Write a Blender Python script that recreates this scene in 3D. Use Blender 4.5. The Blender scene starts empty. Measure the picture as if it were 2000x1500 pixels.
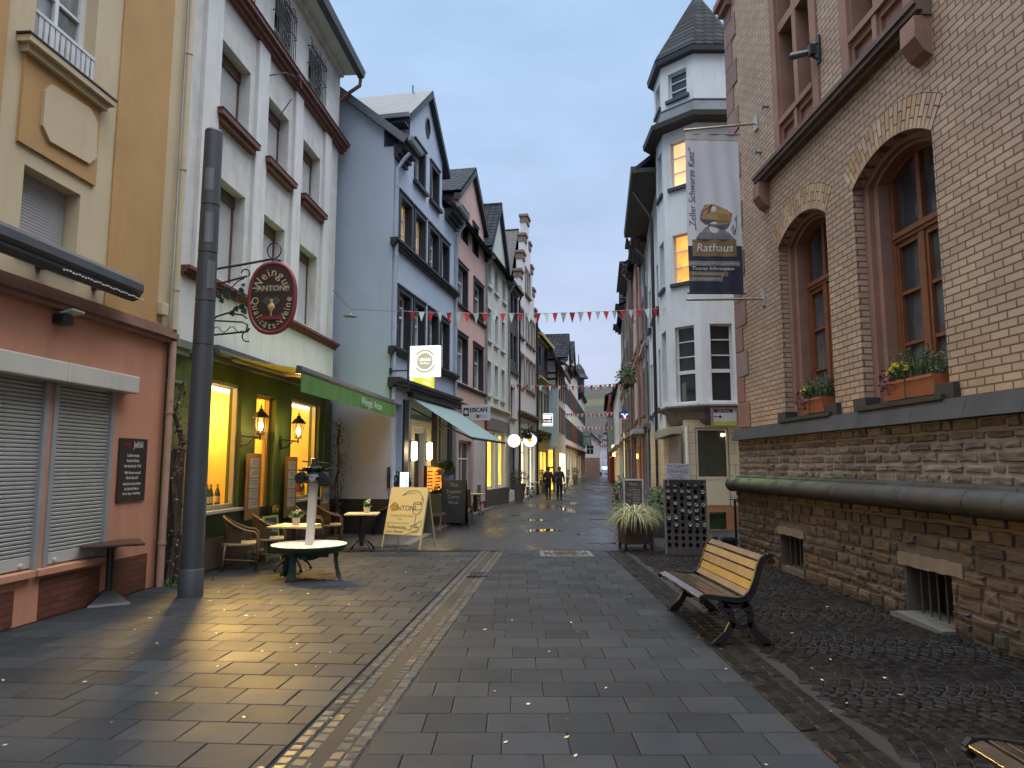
import bpy, bmesh, math, random
from mathutils import Vector, Matrix, noise
from mathutils.geometry import tessellate_polygon

random.seed(7)
R = math.radians
SC = bpy.context.scene
COL = SC.collection

# ---------------------------------------------------------------- camera
FPX, HOR, CH = 1360.0, 907.0, 1.75
PITCH = math.atan((HOR - 750) / FPX)
CP, SP = math.cos(PITCH), math.sin(PITCH)
cam = bpy.data.cameras.new("camera")
cam.sensor_fit = 'HORIZONTAL'
cam.sensor_width = 36.0
cam.lens = FPX / 2000 * 36
cam.clip_start, cam.clip_end = 0.05, 3000
camo = bpy.data.objects.new("camera", cam)
COL.objects.link(camo)
camo.location = (0, 0, CH)
camo.rotation_euler = (R(90) + PITCH, 0, 0)
SC.camera = camo

# ---------------------------------------------------------------- render / exposure
SC.render.engine = 'CYCLES'
SC.cycles.use_denoising = True
SC.cycles.max_bounces = 7
SC.cycles.diffuse_bounces = 4
SC.cycles.glossy_bounces = 3
SC.cycles.transparent_max_bounces = 8
SC.cycles.sample_clamp_indirect = 4.0
SC.cycles.caustics_reflective = False
SC.cycles.caustics_refractive = False
SC.view_settings.view_transform = 'Standard'
SC.view_settings.look = 'None'
SC.view_settings.exposure = 0.0
SC.view_settings.gamma = 1.0

# ---------------------------------------------------------------- sky: dusk, thin overcast, brighter overhead
SUN_EL, SUN_ROT = R(8), R(150)
world = bpy.data.worlds.new("World")
SC.world = world
world.use_nodes = True
wn, wl = world.node_tree.nodes, world.node_tree.links
wn.clear()
wout = wn.new('ShaderNodeOutputWorld')
wbg = wn.new('ShaderNodeBackground')
wl.new(wbg.outputs[0], wout.inputs[0])
sky = wn.new('ShaderNodeTexSky')
sky.sky_type = 'NISHITA'
sky.sun_disc = False
sky.sun_elevation, sky.sun_rotation = SUN_EL, SUN_ROT
sky.air_density, sky.dust_density, sky.ozone_density = 1.0, 1.5, 2.0
tc = wn.new('ShaderNodeTexCoord')
sep = wn.new('ShaderNodeSeparateXYZ')
wl.new(tc.outputs['Generated'], sep.inputs[0])
ramp = wn.new('ShaderNodeValToRGB')          # cloud-layer radiance by height above the horizon
wl.new(sep.outputs['Z'], ramp.inputs[0])
cr = ramp.color_ramp
SKY_STOPS = [(0.0, (6.0, 6.6, 8.4)), (0.12, (5.8, 6.4, 8.4)), (0.35, (4.7, 6.1, 8.6)),
             (0.58, (4.5, 6.5, 9.2)), (0.74, (24.0, 26.5, 30.5)), (1.0, (56.0, 58.0, 62.0))]
while len(cr.elements) < len(SKY_STOPS):
    cr.elements.new(0.5)
for e, (pos, c) in zip(cr.elements, SKY_STOPS):
    e.position = pos
    e.color = (c[0], c[1], c[2], 1)
cmap = wn.new('ShaderNodeMapping')
cmap.inputs['Scale'].default_value = (1.6, 1.0, 4.5)
cmap.inputs['Rotation'].default_value = (0, R(12), 0)
wl.new(tc.outputs['Generated'], cmap.inputs[0])
cn = wn.new('ShaderNodeTexNoise')
cn.inputs['Scale'].default_value = 2.2
cn.inputs['Detail'].default_value = 7
cn.inputs['Roughness'].default_value = 0.55
wl.new(cmap.outputs[0], cn.inputs['Vector'])
cmr = wn.new('ShaderNodeMapRange')
cmr.inputs[1].default_value, cmr.inputs[2].default_value = 0.35, 0.7
cmr.inputs[3].default_value, cmr.inputs[4].default_value = 0.93, 1.10
wl.new(cn.outputs['Fac'], cmr.inputs[0])
cmul = wn.new('ShaderNodeMix')
cmul.data_type = 'RGBA'
cmul.blend_type = 'MULTIPLY'
cmul.inputs[0].default_value = 1.0
wl.new(ramp.outputs[0], cmul.inputs[6])
wl.new(cmr.outputs[0], cmul.inputs[7])
smix = wn.new('ShaderNodeMix')
smix.data_type = 'RGBA'
smix.inputs[0].default_value = 0.9
wl.new(sky.outputs[0], smix.inputs[6])
wl.new(cmul.outputs[2], smix.inputs[7])
wl.new(smix.outputs[2], wbg.inputs[0])
wbg.inputs[1].default_value = 0.11

# one very soft "sun": the glow of the overcast above the street
sl = bpy.data.lights.new("sun", 'SUN')
sl.energy = 1.7
sl.angle = R(70)
sl.color = (1.0, 0.96, 0.9)
slo = bpy.data.objects.new("sun", sl)
COL.objects.link(slo)
slo.rotation_euler = (R(10), 0, R(50))
slo.location = (0, 0, 40)

# ---------------------------------------------------------------- geometry helpers
def ray(x, y):
    a, b = (x - 1000) / FPX, (750 - y) / FPX
    return Vector((a, CP - b * SP, SP + b * CP))
def G(x, y, z=0.0):
    r = ray(x, y)
    t = (z - CH) / r.z
    return Vector((r.x * t, r.y * t, z))
def AY(x, y, Y):
    r = ray(x, y)
    t = Y / r.y
    return Vector((r.x * t, Y, CH + r.z * t))

class Frame:
    """A wall line: local x along the wall, local y out towards the street, z up."""
    def __init__(s, O, tx, ty):
        n = math.hypot(tx, ty)
        s.O = Vector((O[0], O[1], 0))
        s.x = Vector((tx / n, ty / n, 0))
        s.y = Vector((-s.x.y, s.x.x, 0))
        s.ang = math.atan2(s.x.y, s.x.x)
    def uz(s, px, py, w=0.0):
        r = ray(px, py)
        o = s.O + s.y * w
        t = o.dot(s.y) / (r.x * s.y.x + r.y * s.y.y)
        P = Vector((r.x * t, r.y * t, 0)) - o
        return P.dot(s.x), CH + r.z * t
    def rect(s, A, B, w=0.0):
        u0, z1 = s.uz(A[0], A[1], w)
        u1, z0 = s.uz(B[0], B[1], w)
        return min(u0, u1), max(u0, u1), min(z0, z1), max(z0, z1)
    def W(s, u, w, z=0.0):
        p = s.O + s.x * u + s.y * w
        return Vector((p.x, p.y, z))
    def at(s, u, w=0.0):
        f = Frame((0, 0), s.x.x, s.x.y)
        f.O = s.W(u, w)
        return f

class MB:
    """Collects shapes and links them as ONE mesh object."""
    def __init__(s):
        s.bm = bmesh.new()
        s.rl = s.bm.loops.layers.float_color.new('rnd')
        s.rv = None
    def face(s, vs):
        try:
            f = s.bm.faces.new(vs)
        except ValueError:
            return None
        if s.rv is not None:
            for l in f.loops:
                l[s.rl] = s.rv
        return f
    def rnd(s, v=None):
        v = random.random() if v is None else v
        s.rv = (v, random.random(), random.random(), 1)
    def hexa(s, p):
        v = [s.bm.verts.new(q) for q in p]
        for i in ((3, 2, 1, 0), (4, 5, 6, 7), (0, 1, 5, 4), (1, 2, 6, 5), (2, 3, 7, 6), (3, 0, 4, 7)):
            s.face([v[k] for k in i])
        return s
    def box(s, x0, x1, y0, y1, z0, z1, M=None, bev=0.0):
        if x0 > x1: x0, x1 = x1, x0
        if y0 > y1: y0, y1 = y1, y0
        if z0 > z1: z0, z1 = z1, z0
        if bev > 0:
            b = min(bev, (x1 - x0) * .45, (y1 - y0) * .45, (z1 - z0) * .45)
            t = bmesh.new()
            bmesh.ops.create_cube(t, size=1)
            for v in t.verts:
                v.co = Vector(((x0 + x1) / 2 + v.co.x * (x1 - x0), (y0 + y1) / 2 + v.co.y * (y1 - y0), (z0 + z1) / 2 + v.co.z * (z1 - z0)))
            bmesh.ops.bevel(t, geom=t.edges[:], offset=b, segments=2, affect='EDGES', profile=.6)
            mp = {}
            for v in t.verts:
                mp[v] = s.bm.verts.new(M @ v.co if M else v.co)
            for f in t.faces:
                s.face([mp[v] for v in f.verts])
            t.free()
            return s
        p = [Vector(q) for q in ((x0, y0, z0), (x1, y0, z0), (x1, y1, z0), (x0, y1, z0), (x0, y0, z1), (x1, y0, z1), (x1, y1, z1), (x0, y1, z1))]
        return s.hexa([M @ q for q in p] if M else p)
    def cyl(s, a, b, r0, r1=None, n=12, cap=True):
        r1 = r0 if r1 is None else r1
        a, b = Vector(a), Vector(b)
        d = (b - a)
        if d.length < 1e-6: return s
        q = d.normalized().to_track_quat('Z', 'Y')
        A = [s.bm.verts.new(a + q @ Vector((r0 * math.cos(2 * math.pi * i / n), r0 * math.sin(2 * math.pi * i / n), 0))) for i in range(n)]
        B = [s.bm.verts.new(b + q @ Vector((r1 * math.cos(2 * math.pi * i / n), r1 * math.sin(2 * math.pi * i / n), 0))) for i in range(n)]
        for i in range(n):
            s.face([A[i], A[(i + 1) % n], B[(i + 1) % n], B[i]])
        if cap:
            s.face(A[::-1]); s.face(B)
        return s
    def tube(s, pts, r, n=8, cap=True):
        """swept tube; r may be a list"""
        pts = [Vector(p) for p in pts]
        rings = []
        up = None
        for i, p in enumerate(pts):
            d = (pts[min(i + 1, len(pts) - 1)] - pts[max(i - 1, 0)]).normalized()
            if up is None:
                up = Vector((0, 0, 1)) if abs(d.z) < .9 else Vector((1, 0, 0))
            sx = d.cross(up)
            if sx.length < 1e-4: sx = d.orthogonal()
            sx.normalize()
            up = sx.cross(d).normalized()
            rr = r[i] if isinstance(r, (list, tuple)) else r
            rings.append([s.bm.verts.new(p + sx * rr * math.cos(2 * math.pi * k / n) + up * rr * math.sin(2 * math.pi * k / n)) for k in range(n)])
        for A, B in zip(rings, rings[1:]):
            for k in range(n):
                s.face([A[k], A[(k + 1) % n], B[(k + 1) % n], B[k]])
        if cap:
            s.face(rings[0][::-1]); s.face(rings[-1])
        return s
    def lathe(s, prof, n=20, M=None):
        rings = []
        for r, z in prof:
            ring = []
            for i in range(n):
                v = Vector((r * math.cos(2 * math.pi * i / n), r * math.sin(2 * math.pi * i / n), z))
                ring.append(s.bm.verts.new(M @ v if M else v))
            rings.append(ring)
        for A, B in zip(rings, rings[1:]):
            for k in range(n):
                s.face([A[k], A[(k + 1) % n], B[(k + 1) % n], B[k]])
        s.face(rings[0][::-1]); s.face(rings[-1])
        return s
    def prism(s, poly, a0, a1, fn):
        """closed prism: poly of 2D points, fn(p,q,a)->Vector"""
        A = [s.bm.verts.new(fn(p[0], p[1], a0)) for p in poly]
        B = [s.bm.verts.new(fn(p[0], p[1], a1)) for p in poly]
        n = len(poly)
        for i in range(n):
            s.face([A[i], A[(i + 1) % n], B[(i + 1) % n], B[i]])
        for t in tessellate_polygon([[Vector((p[0], p[1], 0)) for p in poly]]):
            s.face([A[i] for i in t]); s.face([B[i] for i in t])
        return s
    def plate(s, outer, holes, y0, y1):
        """vertical wall plate in the x-z plane between depth y0 (back) and y1 (front), with real openings"""
        loops = [outer] + list(holes)
        flat = [p for l in loops for p in l]
        tris = tessellate_polygon([[Vector((p[0], p[1], 0)) for p in l] for l in loops])
        A = [s.bm.verts.new((p[0], y1, p[1])) for p in flat]
        B = [s.bm.verts.new((p[0], y0, p[1])) for p in flat]
        for t in tris:
            s.face([A[i] for i in t]); s.face([B[i] for i in t])
        k = 0
        for l in loops:
            n = len(l)
            for i in range(n):
                a, b = k + i, k + (i + 1) % n
                s.face([A[a], A[b], B[b], B[a]])
            k += n
        return s
    def quad(s, a, b, c, d):
        s.face([s.bm.verts.new(Vector(q)) for q in (a, b, c, d)])
        return s
    def mesh(s, me, M):
        vs = [s.bm.verts.new(M @ v.co) for v in me.vertices]
        for p in me.polygons:
            s.face([vs[i] for i in p.vertices])
        return s
    def build(s, name, mat, parent=None, smooth=False, loc=None, rot=None, recalc=True):
        if recalc:
            bmesh.ops.recalc_face_normals(s.bm, faces=s.bm.faces[:])
        me = bpy.data.meshes.new(name)
        s.bm.to_mesh(me)
        s.bm.free()
        if smooth:
            for p in me.polygons: p.use_smooth = True
            if smooth == 'auto':
                me.set_sharp_from_angle(angle=R(40))
        o = bpy.data.objects.new(name, me)
        COL.objects.link(o)
        if mat: me.materials.append(mat)
        if parent: o.parent = parent
        if loc is not None: o.location = loc
        if rot is not None: o.rotation_euler = rot
        return o

def tag(o, label=None, cat=None, group=None, kind=None):
    if label: o['label'] = label
    if cat: o['category'] = cat
    if group: o['group'] = group
    if kind: o['kind'] = kind
    return o
def thing(name, label, cat, loc=(0, 0, 0), rz=0.0, group=None):
    o = bpy.data.objects.new(name, None)
    o.empty_display_size = .2
    COL.objects.link(o)
    o.location = loc
    o.rotation_euler = (0, 0, rz)
    return tag(o, label, cat, group)
def fthing(fr, name, label, cat, u=0, w=0, z=0, group=None):
    return thing(name, label, cat, fr.W(u, w, z), fr.ang, group)
def struct(mb, name, mat, **k):
    o = mb.build(name, mat, **k)
    o['kind'] = 'structure'
    return o
def copy_tree(o, parent=None):
    c = o.copy()
    COL.objects.link(c)
    if parent: c.parent = parent
    for ch in list(o.children):
        copy_tree(ch, c)
    return c

_tc = {}
def text_me(s, size, ext=0.004, align='CENTER', shear=0.0, sx=1.0):
    cu = bpy.data.curves.new('lettering', 'FONT')
    cu.body = s
    cu.size = size
    cu.extrude = ext
    cu.align_x = align
    cu.align_y = 'CENTER'
    cu.shear = shear
    cu.resolution_u = 3
    ob = bpy.data.objects.new('lettering', cu)
    COL.objects.link(ob)
    dg = bpy.context.evaluated_depsgraph_get()
    me = bpy.data.meshes.new_from_object(ob.evaluated_get(dg))
    bpy.data.objects.remove(ob)
    bpy.data.curves.remove(cu)
    return me
RT = Matrix.Rotation(math.pi, 4, 'Z') @ Matrix.Rotation(math.pi / 2, 4, 'X')   # text onto a wall facing +y
def put_text(mb, s, x, y, z, size, rot=0.0, ext=0.003, align='CENTER', sx=1.0, shear=0.0):
    """writing on a surface facing local +y; reads along local -x"""
    me = text_me(s, size, ext, align, shear)
    M = Matrix.Translation((x, y, z)) @ RT @ Matrix.Rotation(rot, 4, 'Z') @ Matrix.Diagonal((sx, 1, 1, 1))
    mb.mesh(me, M)
    bpy.data.meshes.remove(me)
    return mb

# ---------------------------------------------------------------- materials
MATS = {}
def _nt(name):
    m = bpy.data.materials.new(name)
    m.use_nodes = True
    n, l = m.node_tree.nodes, m.node_tree.links
    b = n['Principled BSDF']
    return m, n, l, b
def _noise(n, l, vec, scale, detail=5, rough=.55):
    t = n.new('ShaderNodeTexNoise')
    t.inputs['Scale'].default_value = scale
    t.inputs['Detail'].default_value = detail
    t.inputs['Roughness'].default_value = rough
    l.new(vec, t.inputs['Vector'])
    return t
def _mix(n, l, fac, a, b, mode='MIX'):
    t = n.new('ShaderNodeMix')
    t.data_type = 'RGBA'
    t.blend_type = mode
    for sock, v in ((t.inputs[0], fac), (t.inputs[6], a), (t.inputs[7], b)):
        if hasattr(v, 'links'): l.new(v, sock)
        elif isinstance(v, (int, float)): sock.default_value = v
        else: sock.default_value = (v[0], v[1], v[2], 1)
    return t.outputs[2]
def _mapr(n, l, v, a, b, c, d):
    t = n.new('ShaderNodeMapRange')
    for i, q in enumerate((a, b, c, d)): t.inputs[i + 1].default_value = q
    l.new(v, t.inputs[0])
    return t.outputs[0]
def _map(n, l, vec, scale=(1, 1, 1), rot=(0, 0, 0)):
    t = n.new('ShaderNodeMapping')
    t.inputs['Scale'].default_value = scale
    t.inputs['Rotation'].default_value = rot
    l.new(vec, t.inputs[0])
    return t.outputs[0]
def _bump(n, l, h, strength, dist=.01, prev=None):
    t = n.new('ShaderNodeBump')
    t.inputs['Strength'].default_value = strength
    t.inputs['Distance'].default_value = dist
    l.new(h, t.inputs['Height'])
    if prev: l.new(prev, t.inputs['Normal'])
    return t.outputs[0]

def mat(name, col, rough=.6, metal=0.0, var=.10, vs=2.5, bump=0.0, bs=60, stain=0.0, stcol=None, rnd=0.0, spec=.5, rvar=0.0, coat=0.0):
    """general surface: colour variation, fine relief, streaky weathering, per-stone variation"""
    if name in MATS: return MATS[name]
    m, n, l, b = _nt(name)
    obj = n.new('ShaderNodeTexCoord').outputs['Object']
    c = [max(0, x) for x in col]
    nz = _noise(n, l, obj, vs, 6)
    f = _mapr(n, l, nz.outputs['Fac'], .3, .7, 0, 1)
    out = _mix(n, l, f, [x * (1 - var) for x in c], [min(1, x * (1 + var)) for x in c])
    if rnd > 0:
        at = n.new('ShaderNodeAttribute')
        at.attribute_name = 'rnd'
        sp = n.new('ShaderNodeSeparateColor')
        l.new(at.outputs['Color'], sp.inputs[0])
        g = _mapr(n, l, sp.outputs[0], 0, 1, 1 - rnd, 1 + rnd)
        out = _mix(n, l, 1.0, out, g, 'MULTIPLY')
        hs = n.new('ShaderNodeHueSaturation')
        l.new(out, hs.inputs['Color'])
        l.new(_mapr(n, l, sp.outputs[1], 0, 1, .49, .51), hs.inputs['Hue'])
        l.new(_mapr(n, l, sp.outputs[2], 0, 1, .75, 1.25), hs.inputs['Saturation'])
        out = hs.outputs[0]
    if stain > 0:
        sv = _map(n, l, obj, (2.2, 2.2, .35))
        s1 = _noise(n, l, sv, 1.6, 8, .65)
        sf = _mapr(n, l, s1.outputs['Fac'], .52, .78, 0, stain)
        out = _mix(n, l, sf, out, stcol or [x * .35 for x in c])
    l.new(out, b.inputs['Base Color'])
    b.inputs['Roughness'].default_value = rough
    if rvar > 0:
        l.new(_mapr(n, l, nz.outputs['Fac'], .3, .7, rough - rvar, rough + rvar), b.inputs['Roughness'])
    b.inputs['Metallic'].default_value = metal
    b.inputs['Specular IOR Level'].default_value = spec
    b.inputs['Coat Weight'].default_value = coat
    if bump > 0:
        bn = _noise(n, l, obj, bs, 6, .6)
        l.new(_bump(n, l, bn.outputs['Fac'], bump), b.inputs['Normal'])
    MATS[name] = m
    return m

def wallvec(n, l, yfac=1.0):
    obj = n.new('ShaderNodeTexCoord').outputs['Object']
    sp = n.new('ShaderNodeSeparateXYZ')
    l.new(obj, sp.inputs[0])
    ad = n.new('ShaderNodeMath')
    ad.operation = 'ADD'
    l.new(sp.outputs[0], ad.inputs[0])
    l.new(sp.outputs[1], ad.inputs[1])
    cb = n.new('ShaderNodeCombineXYZ')
    l.new(ad.outputs[0], cb.inputs[0])
    l.new(sp.outputs[2], cb.inputs[1])
    return obj, cb.outputs[0]
def brick_mat(name, c1, c2, mortar, bw, bh, ms=.01, rough=.75, bump=.5, offset=.5, var=.15, smooth=.1, bias=0.0, spec=.5, dist=.006):
    if name in MATS: return MATS[name]
    m, n, l, b = _nt(name)
    obj, v = wallvec(n, l)
    t = n.new('ShaderNodeTexBrick')
    l.new(v, t.inputs['Vector'])
    t.inputs['Color1'].default_value = (*c1, 1)
    t.inputs['Color2'].default_value = (*c2, 1)
    t.inputs['Mortar'].default_value = (*mortar, 1)
    t.inputs['Scale'].default_value = 1
    t.inputs['Mortar Size'].default_value = ms
    t.inputs['Mortar Smooth'].default_value = smooth
    t.inputs['Bias'].default_value = bias
    t.inputs['Brick Width'].default_value = bw
    t.inputs['Row Height'].default_value = bh
    t.offset = offset
    nz = _noise(n, l, obj, 1.1, 7, .6)
    f = _mapr(n, l, nz.outputs['Fac'], .3, .7, 1 - var, 1 + var)
    out = _mix(n, l, 1.0, t.outputs['Color'], f, 'MULTIPLY')
    n2 = _noise(n, l, obj, 40, 4, .6)
    out = _mix(n, l, 1.0, out, _mapr(n, l, n2.outputs['Fac'], .3, .7, .88, 1.12), 'MULTIPLY')
    l.new(out, b.inputs['Base Color'])
    b.inputs['Roughness'].default_value = rough
    b.inputs['Specular IOR Level'].default_value = spec
    inv = n.new('ShaderNodeMath')
    inv.operation = 'SUBTRACT'
    inv.inputs[0].default_value = 1
    l.new(t.outputs['Fac'], inv.inputs[1])
    bb = _bump(n, l, inv.outputs[0], bump, dist)
    l.new(_bump(n, l, n2.outputs['Fac'], .12, .004, bb), b.inputs['Normal'])
    MATS[name] = m
    return m
def emit_mat(name, col, strength, var=0.0, vs=3.0):
    if name in MATS: return MATS[name]
    m, n, l, b = _nt(name)
    b.inputs['Base Color'].default_value = (*[min(.8, x) for x in col], 1)
    if var > 0:
        obj = n.new('ShaderNodeTexCoord').outputs['Object']
        nz = _noise(n, l, obj, vs, 3)
        o = _mix(n, l, _mapr(n, l, nz.outputs['Fac'], .35, .65, 0, 1), [x * (1 - var) for x in col], [x * (1 + var) for x in col])
        l.new(o, b.inputs['Emission Color'])
    else:
        b.inputs['Emission Color'].default_value = (*col, 1)
    b.inputs['Emission Strength'].default_value = strength
    b.inputs['Roughness'].default_value = .4
    MATS[name] = m
    return m
def glass_clear(name='clear_glass'):
    if name in MATS: return MATS[name]
    m, n, l, b = _nt(name)
    n.remove(b)
    t = n.new('ShaderNodeBsdfTransparent')
    t.inputs[0].default_value = (.95, .96, .95, 1)
    g = n.new('ShaderNodeBsdfGlossy')
    g.inputs['Roughness'].default_value = .02
    lw = n.new('ShaderNodeLayerWeight')
    lw.inputs[0].default_value = .5
    fr = n.new('ShaderNodeMath')
    fr.operation = 'POWER'
    l.new(lw.outputs['Facing'], fr.inputs[0])
    fr.inputs[1].default_value = 4.5
    mx = n.new('ShaderNodeMixShader')
    l.new(fr.outputs[0], mx.inputs[0]); l.new(t.outputs[0], mx.inputs[1]); l.new(g.outputs[0], mx.inputs[2])
    l.new(mx.outputs[0], n['Material Output'].inputs[0])
    MATS[name] = m
    return m
def pane_mat(name, col=(.02, .023, .027), curtain=None, rough=.04):
    """window glass with a dim room (and maybe a curtain) behind it"""
    if name in MATS: return MATS[name]
    m, n, l, b = _nt(name)
    obj = n.new('ShaderNodeTexCoord').outputs['Object']
    nz = _noise(n, l, _map(n, l, obj, (1, 1, .4)), 1.3, 4)
    if curtain:
        wv = n.new('ShaderNodeTexNoise')
        wv.inputs['Scale'].default_value = 9
        l.new(_map(n, l, obj, (1, 1, .05)), wv.inputs['Vector'])
        cc = _mix(n, l, _mapr(n, l, wv.outputs['Fac'], .3, .7, 0, 1), [x * .6 for x in curtain], curtain)
        out = _mix(n, l, _mapr(n, l, nz.outputs['Fac'], .42, .56, 0, 1), col, cc)
    else:
        out = _mix(n, l, _mapr(n, l, nz.outputs['Fac'], .3, .7, 0, 1), [x * .6 for x in col], [x * 1.5 for x in col])
    l.new(out, b.inputs['Base Color'])
    b.inputs['Roughness'].default_value = rough
    b.inputs['Specular IOR Level'].default_value = .55
    w2 = _noise(n, l, obj, 1.2, 2)
    l.new(_bump(n, l, w2.outputs['Fac'], .06, .02), b.inputs['Normal'])
    MATS[name] = m
    return m
def foliage_mat(name, c1, c2, rough=.6):
    if name in MATS: return MATS[name]
    m, n, l, b = _nt(name)
    at = n.new('ShaderNodeAttribute')
    at.attribute_name = 'rnd'
    sp = n.new('ShaderNodeSeparateColor')
    l.new(at.outputs['Color'], sp.inputs[0])
    l.new(_mix(n, l, sp.outputs[0], c1, c2), b.inputs['Base Color'])
    b.inputs['Roughness'].default_value = rough
    b.inputs['Specular IOR Level'].default_value = .3
    MATS[name] = m
    return m

M_PANE = pane_mat('dark_window_glass')
M_PANEC = pane_mat('curtained_window_glass', (.03, .033, .036), (.32, .32, .31))
M_BLACK = mat('black_painted_metal', (.012, .012, .013), .45, var=.2, bump=.05, bs=80)
M_WHITEF = mat('white_window_paint', (.62, .63, .62), .4, var=.06)
M_SLATE = brick_mat('slate_roofing', (.010, .013, .017), (.028, .033, .040), (.003, .003, .004), .28, .19, .022, .42, 1.0, spec=.22, dist=.03)
M_SLATE2 = brick_mat('dull_slate_roofing', (.012, .016, .022), (.034, .041, .050), (.002, .002, .003), .28, .19, .024, .65, 1.0, spec=.04, dist=.03)
M_ZINC = mat('weathered_zinc', (.26, .28, .29), .5, .5, var=.18, bump=.05, stain=.4)

# ================================================================ frames of the building lines
LO = G(300, 1145)
FL = Frame((LO.x, LO.y), -.0767, -1)          # left near facades, local x runs towards the camera
UW = -7.35                                    # far end of the white winery house
_we = FL.W(UW, 0)
_bc = AY(755, 1040, _we.y + .1)
FB = Frame((_bc.x, _bc.y), -.1935, -1)        # left row from the blue house on
RO = G(1442, 1083)
FR = Frame((RO.x, RO.y), -.0255, 1)           # town hall, local x runs away from the camera, 0 = far corner

# ================================================================ ground
M_GROUND = mat('earth', (.05, .045, .038), .9, var=.3, vs=.2)
M_ASPH = None
def asphalt():
    m, n, l, b = _nt('wet_asphalt')
    obj = n.new('ShaderNodeTexCoord').outputs['Object']
    a = _noise(n, l, obj, 55, 4, .7)
    c = _noise(n, l, _map(n, l, obj, (1, .35, 1)), .55, 5, .6)
    col = _mix(n, l, _mapr(n, l, a.outputs['Fac'], .3, .7, 0, 1), (.022, .023, .025), (.042, .044, .046))
    col = _mix(n, l, _mapr(n, l, c.outputs['Fac'], .4, .62, 0, .55), col, (.018, .019, .021))
    l.new(col, b.inputs['Base Color'])
    l.new(_mapr(n, l, c.outputs['Fac'], .36, .62, .62, .2), b.inputs['Roughness'])
    l.new(_bump(n, l, a.outputs['Fac'], .25, .006), b.inputs['Normal'])
    b.inputs['Specular IOR Level'].default_value = .16
    return m
M_ASPH = asphalt()
M_SLAB = mat('concrete_slabs', (.032, .035, .038), .62, var=.18, vs=1.4, bump=.35, bs=140, rnd=.2, rvar=.1, spec=.05, stain=.5, stcol=(.018, .018, .017))
M_JOINT = mat('joint_sand', (.010, .010, .009), .9, var=.3, vs=8)
M_COBB = mat('gutter_cobbles', (.050, .047, .040), .40, var=.2, vs=9, bump=.35, bs=60, rnd=.3, rvar=.12, spec=.2)
M_COBB2 = mat('basalt_cobbles', (.014, .012, .0105), .42, var=.2, vs=9, bump=.35, bs=60, rnd=.3, rvar=.1, spec=.07)
M_KERB = mat('kerb_stone', (.085, .083, .075), .6, var=.2, vs=5, bump=.3, bs=60)
M_WATER = mat('rain_water', (.012, .014, .016), .015, var=.1, spec=.6)

def poly_sheet(name, pts, z, m, parent=None):
    mb = MB()
    vs = [mb.bm.verts.new((p[0], p[1], z)) for p in pts]
    for t in tessellate_polygon([[Vector((p[0], p[1], 0)) for p in pts]]):
        mb.face([vs[i] for i in t])
    for f in mb.bm.faces:
        f.normal_update()
        if f.normal.z < 0: f.normal_flip()
    return struct(mb, name, m, recalc=False)

poly_sheet('ground', [(-1500, -200), (1500, -200), (1500, 2500), (-1500, 2500)], -.05, M_GROUND)
poly_sheet('street', [(-9, 14.52), (12, 14.52), (16, 40), (26, 75), (70, 135), (40, 150), (4, 90), (-9, 40)], 0.0, M_ASPH)
poly_sheet('paving_bed', [(-8, -6), (9, -6), (9, 14.52), (-8, 14.52)], -.016, M_JOINT)

def paver(mb, cx, cy, hx, hy, ang, z=0.0, bev=.006, h=.03, tilt=0.0, jit=0.0):
    ca, sa = math.cos(ang), math.sin(ang)
    tx, ty = random.uniform(-tilt, tilt), random.uniform(-tilt, tilt)
    mb.rnd()
    def ring(dx, dy, zz, t):
        out = []
        for sx, sy in ((-1, -1), (1, -1), (1, 1), (-1, 1)):
            x, y = sx * (hx - dx) + random.uniform(-jit, jit), sy * (hy - dy) + random.uniform(-jit, jit)
            out.append(mb.bm.verts.new((cx + x * ca - y * sa, cy + x * sa + y * ca, zz + (x * tx + y * ty if t else 0))))
        return out
    a, b2, c = ring(0, 0, z - h, 0), ring(0, 0, z - bev, 1), ring(bev, bev, z, 1)
    for A, B in ((a, b2), (b2, c)):
        for k in range(4):
            mb.face([A[k], A[(k + 1) % 4], B[(k + 1) % 4], B[k]])
    mb.face(c)

# middle lane: concrete slabs in running bond, rows across the street
ROW, LEN = .355, .425
gA, gB = G(690, 1500), G(985, 1075)            # right edge of the cobbled gutter
def xgut(y): return gA.x + (gB.x - gA.x) * (y - gA.y) / (gB.y - gA.y)
XS = 1.905                                     # right edge of the slabs
mb = MB()
y = -3.0
k = 0
while y < 14.44:
    yc = y + ROW / 2
    x0 = xgut(yc) + .01
    x = XS
    off = (k % 2) * .5 * LEN + random.uniform(-.06, .06)
    edges = [XS]
    x = XS - LEN + off * .9
    while x > x0 + .12:
        if edges[-1] - x > .1: edges.append(x)
        x -= LEN
    edges.append(x0)
    for a, b in zip(edges, edges[1:]):
        paver(mb, (a + b) / 2, yc, (a - b) / 2 - .003, ROW / 2 - .003, 0, random.uniform(-.0015, .0015), .005, .014, .004)
    y += ROW
    k += 1
struct(mb, 'slab_pavement', M_SLAB)

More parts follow.
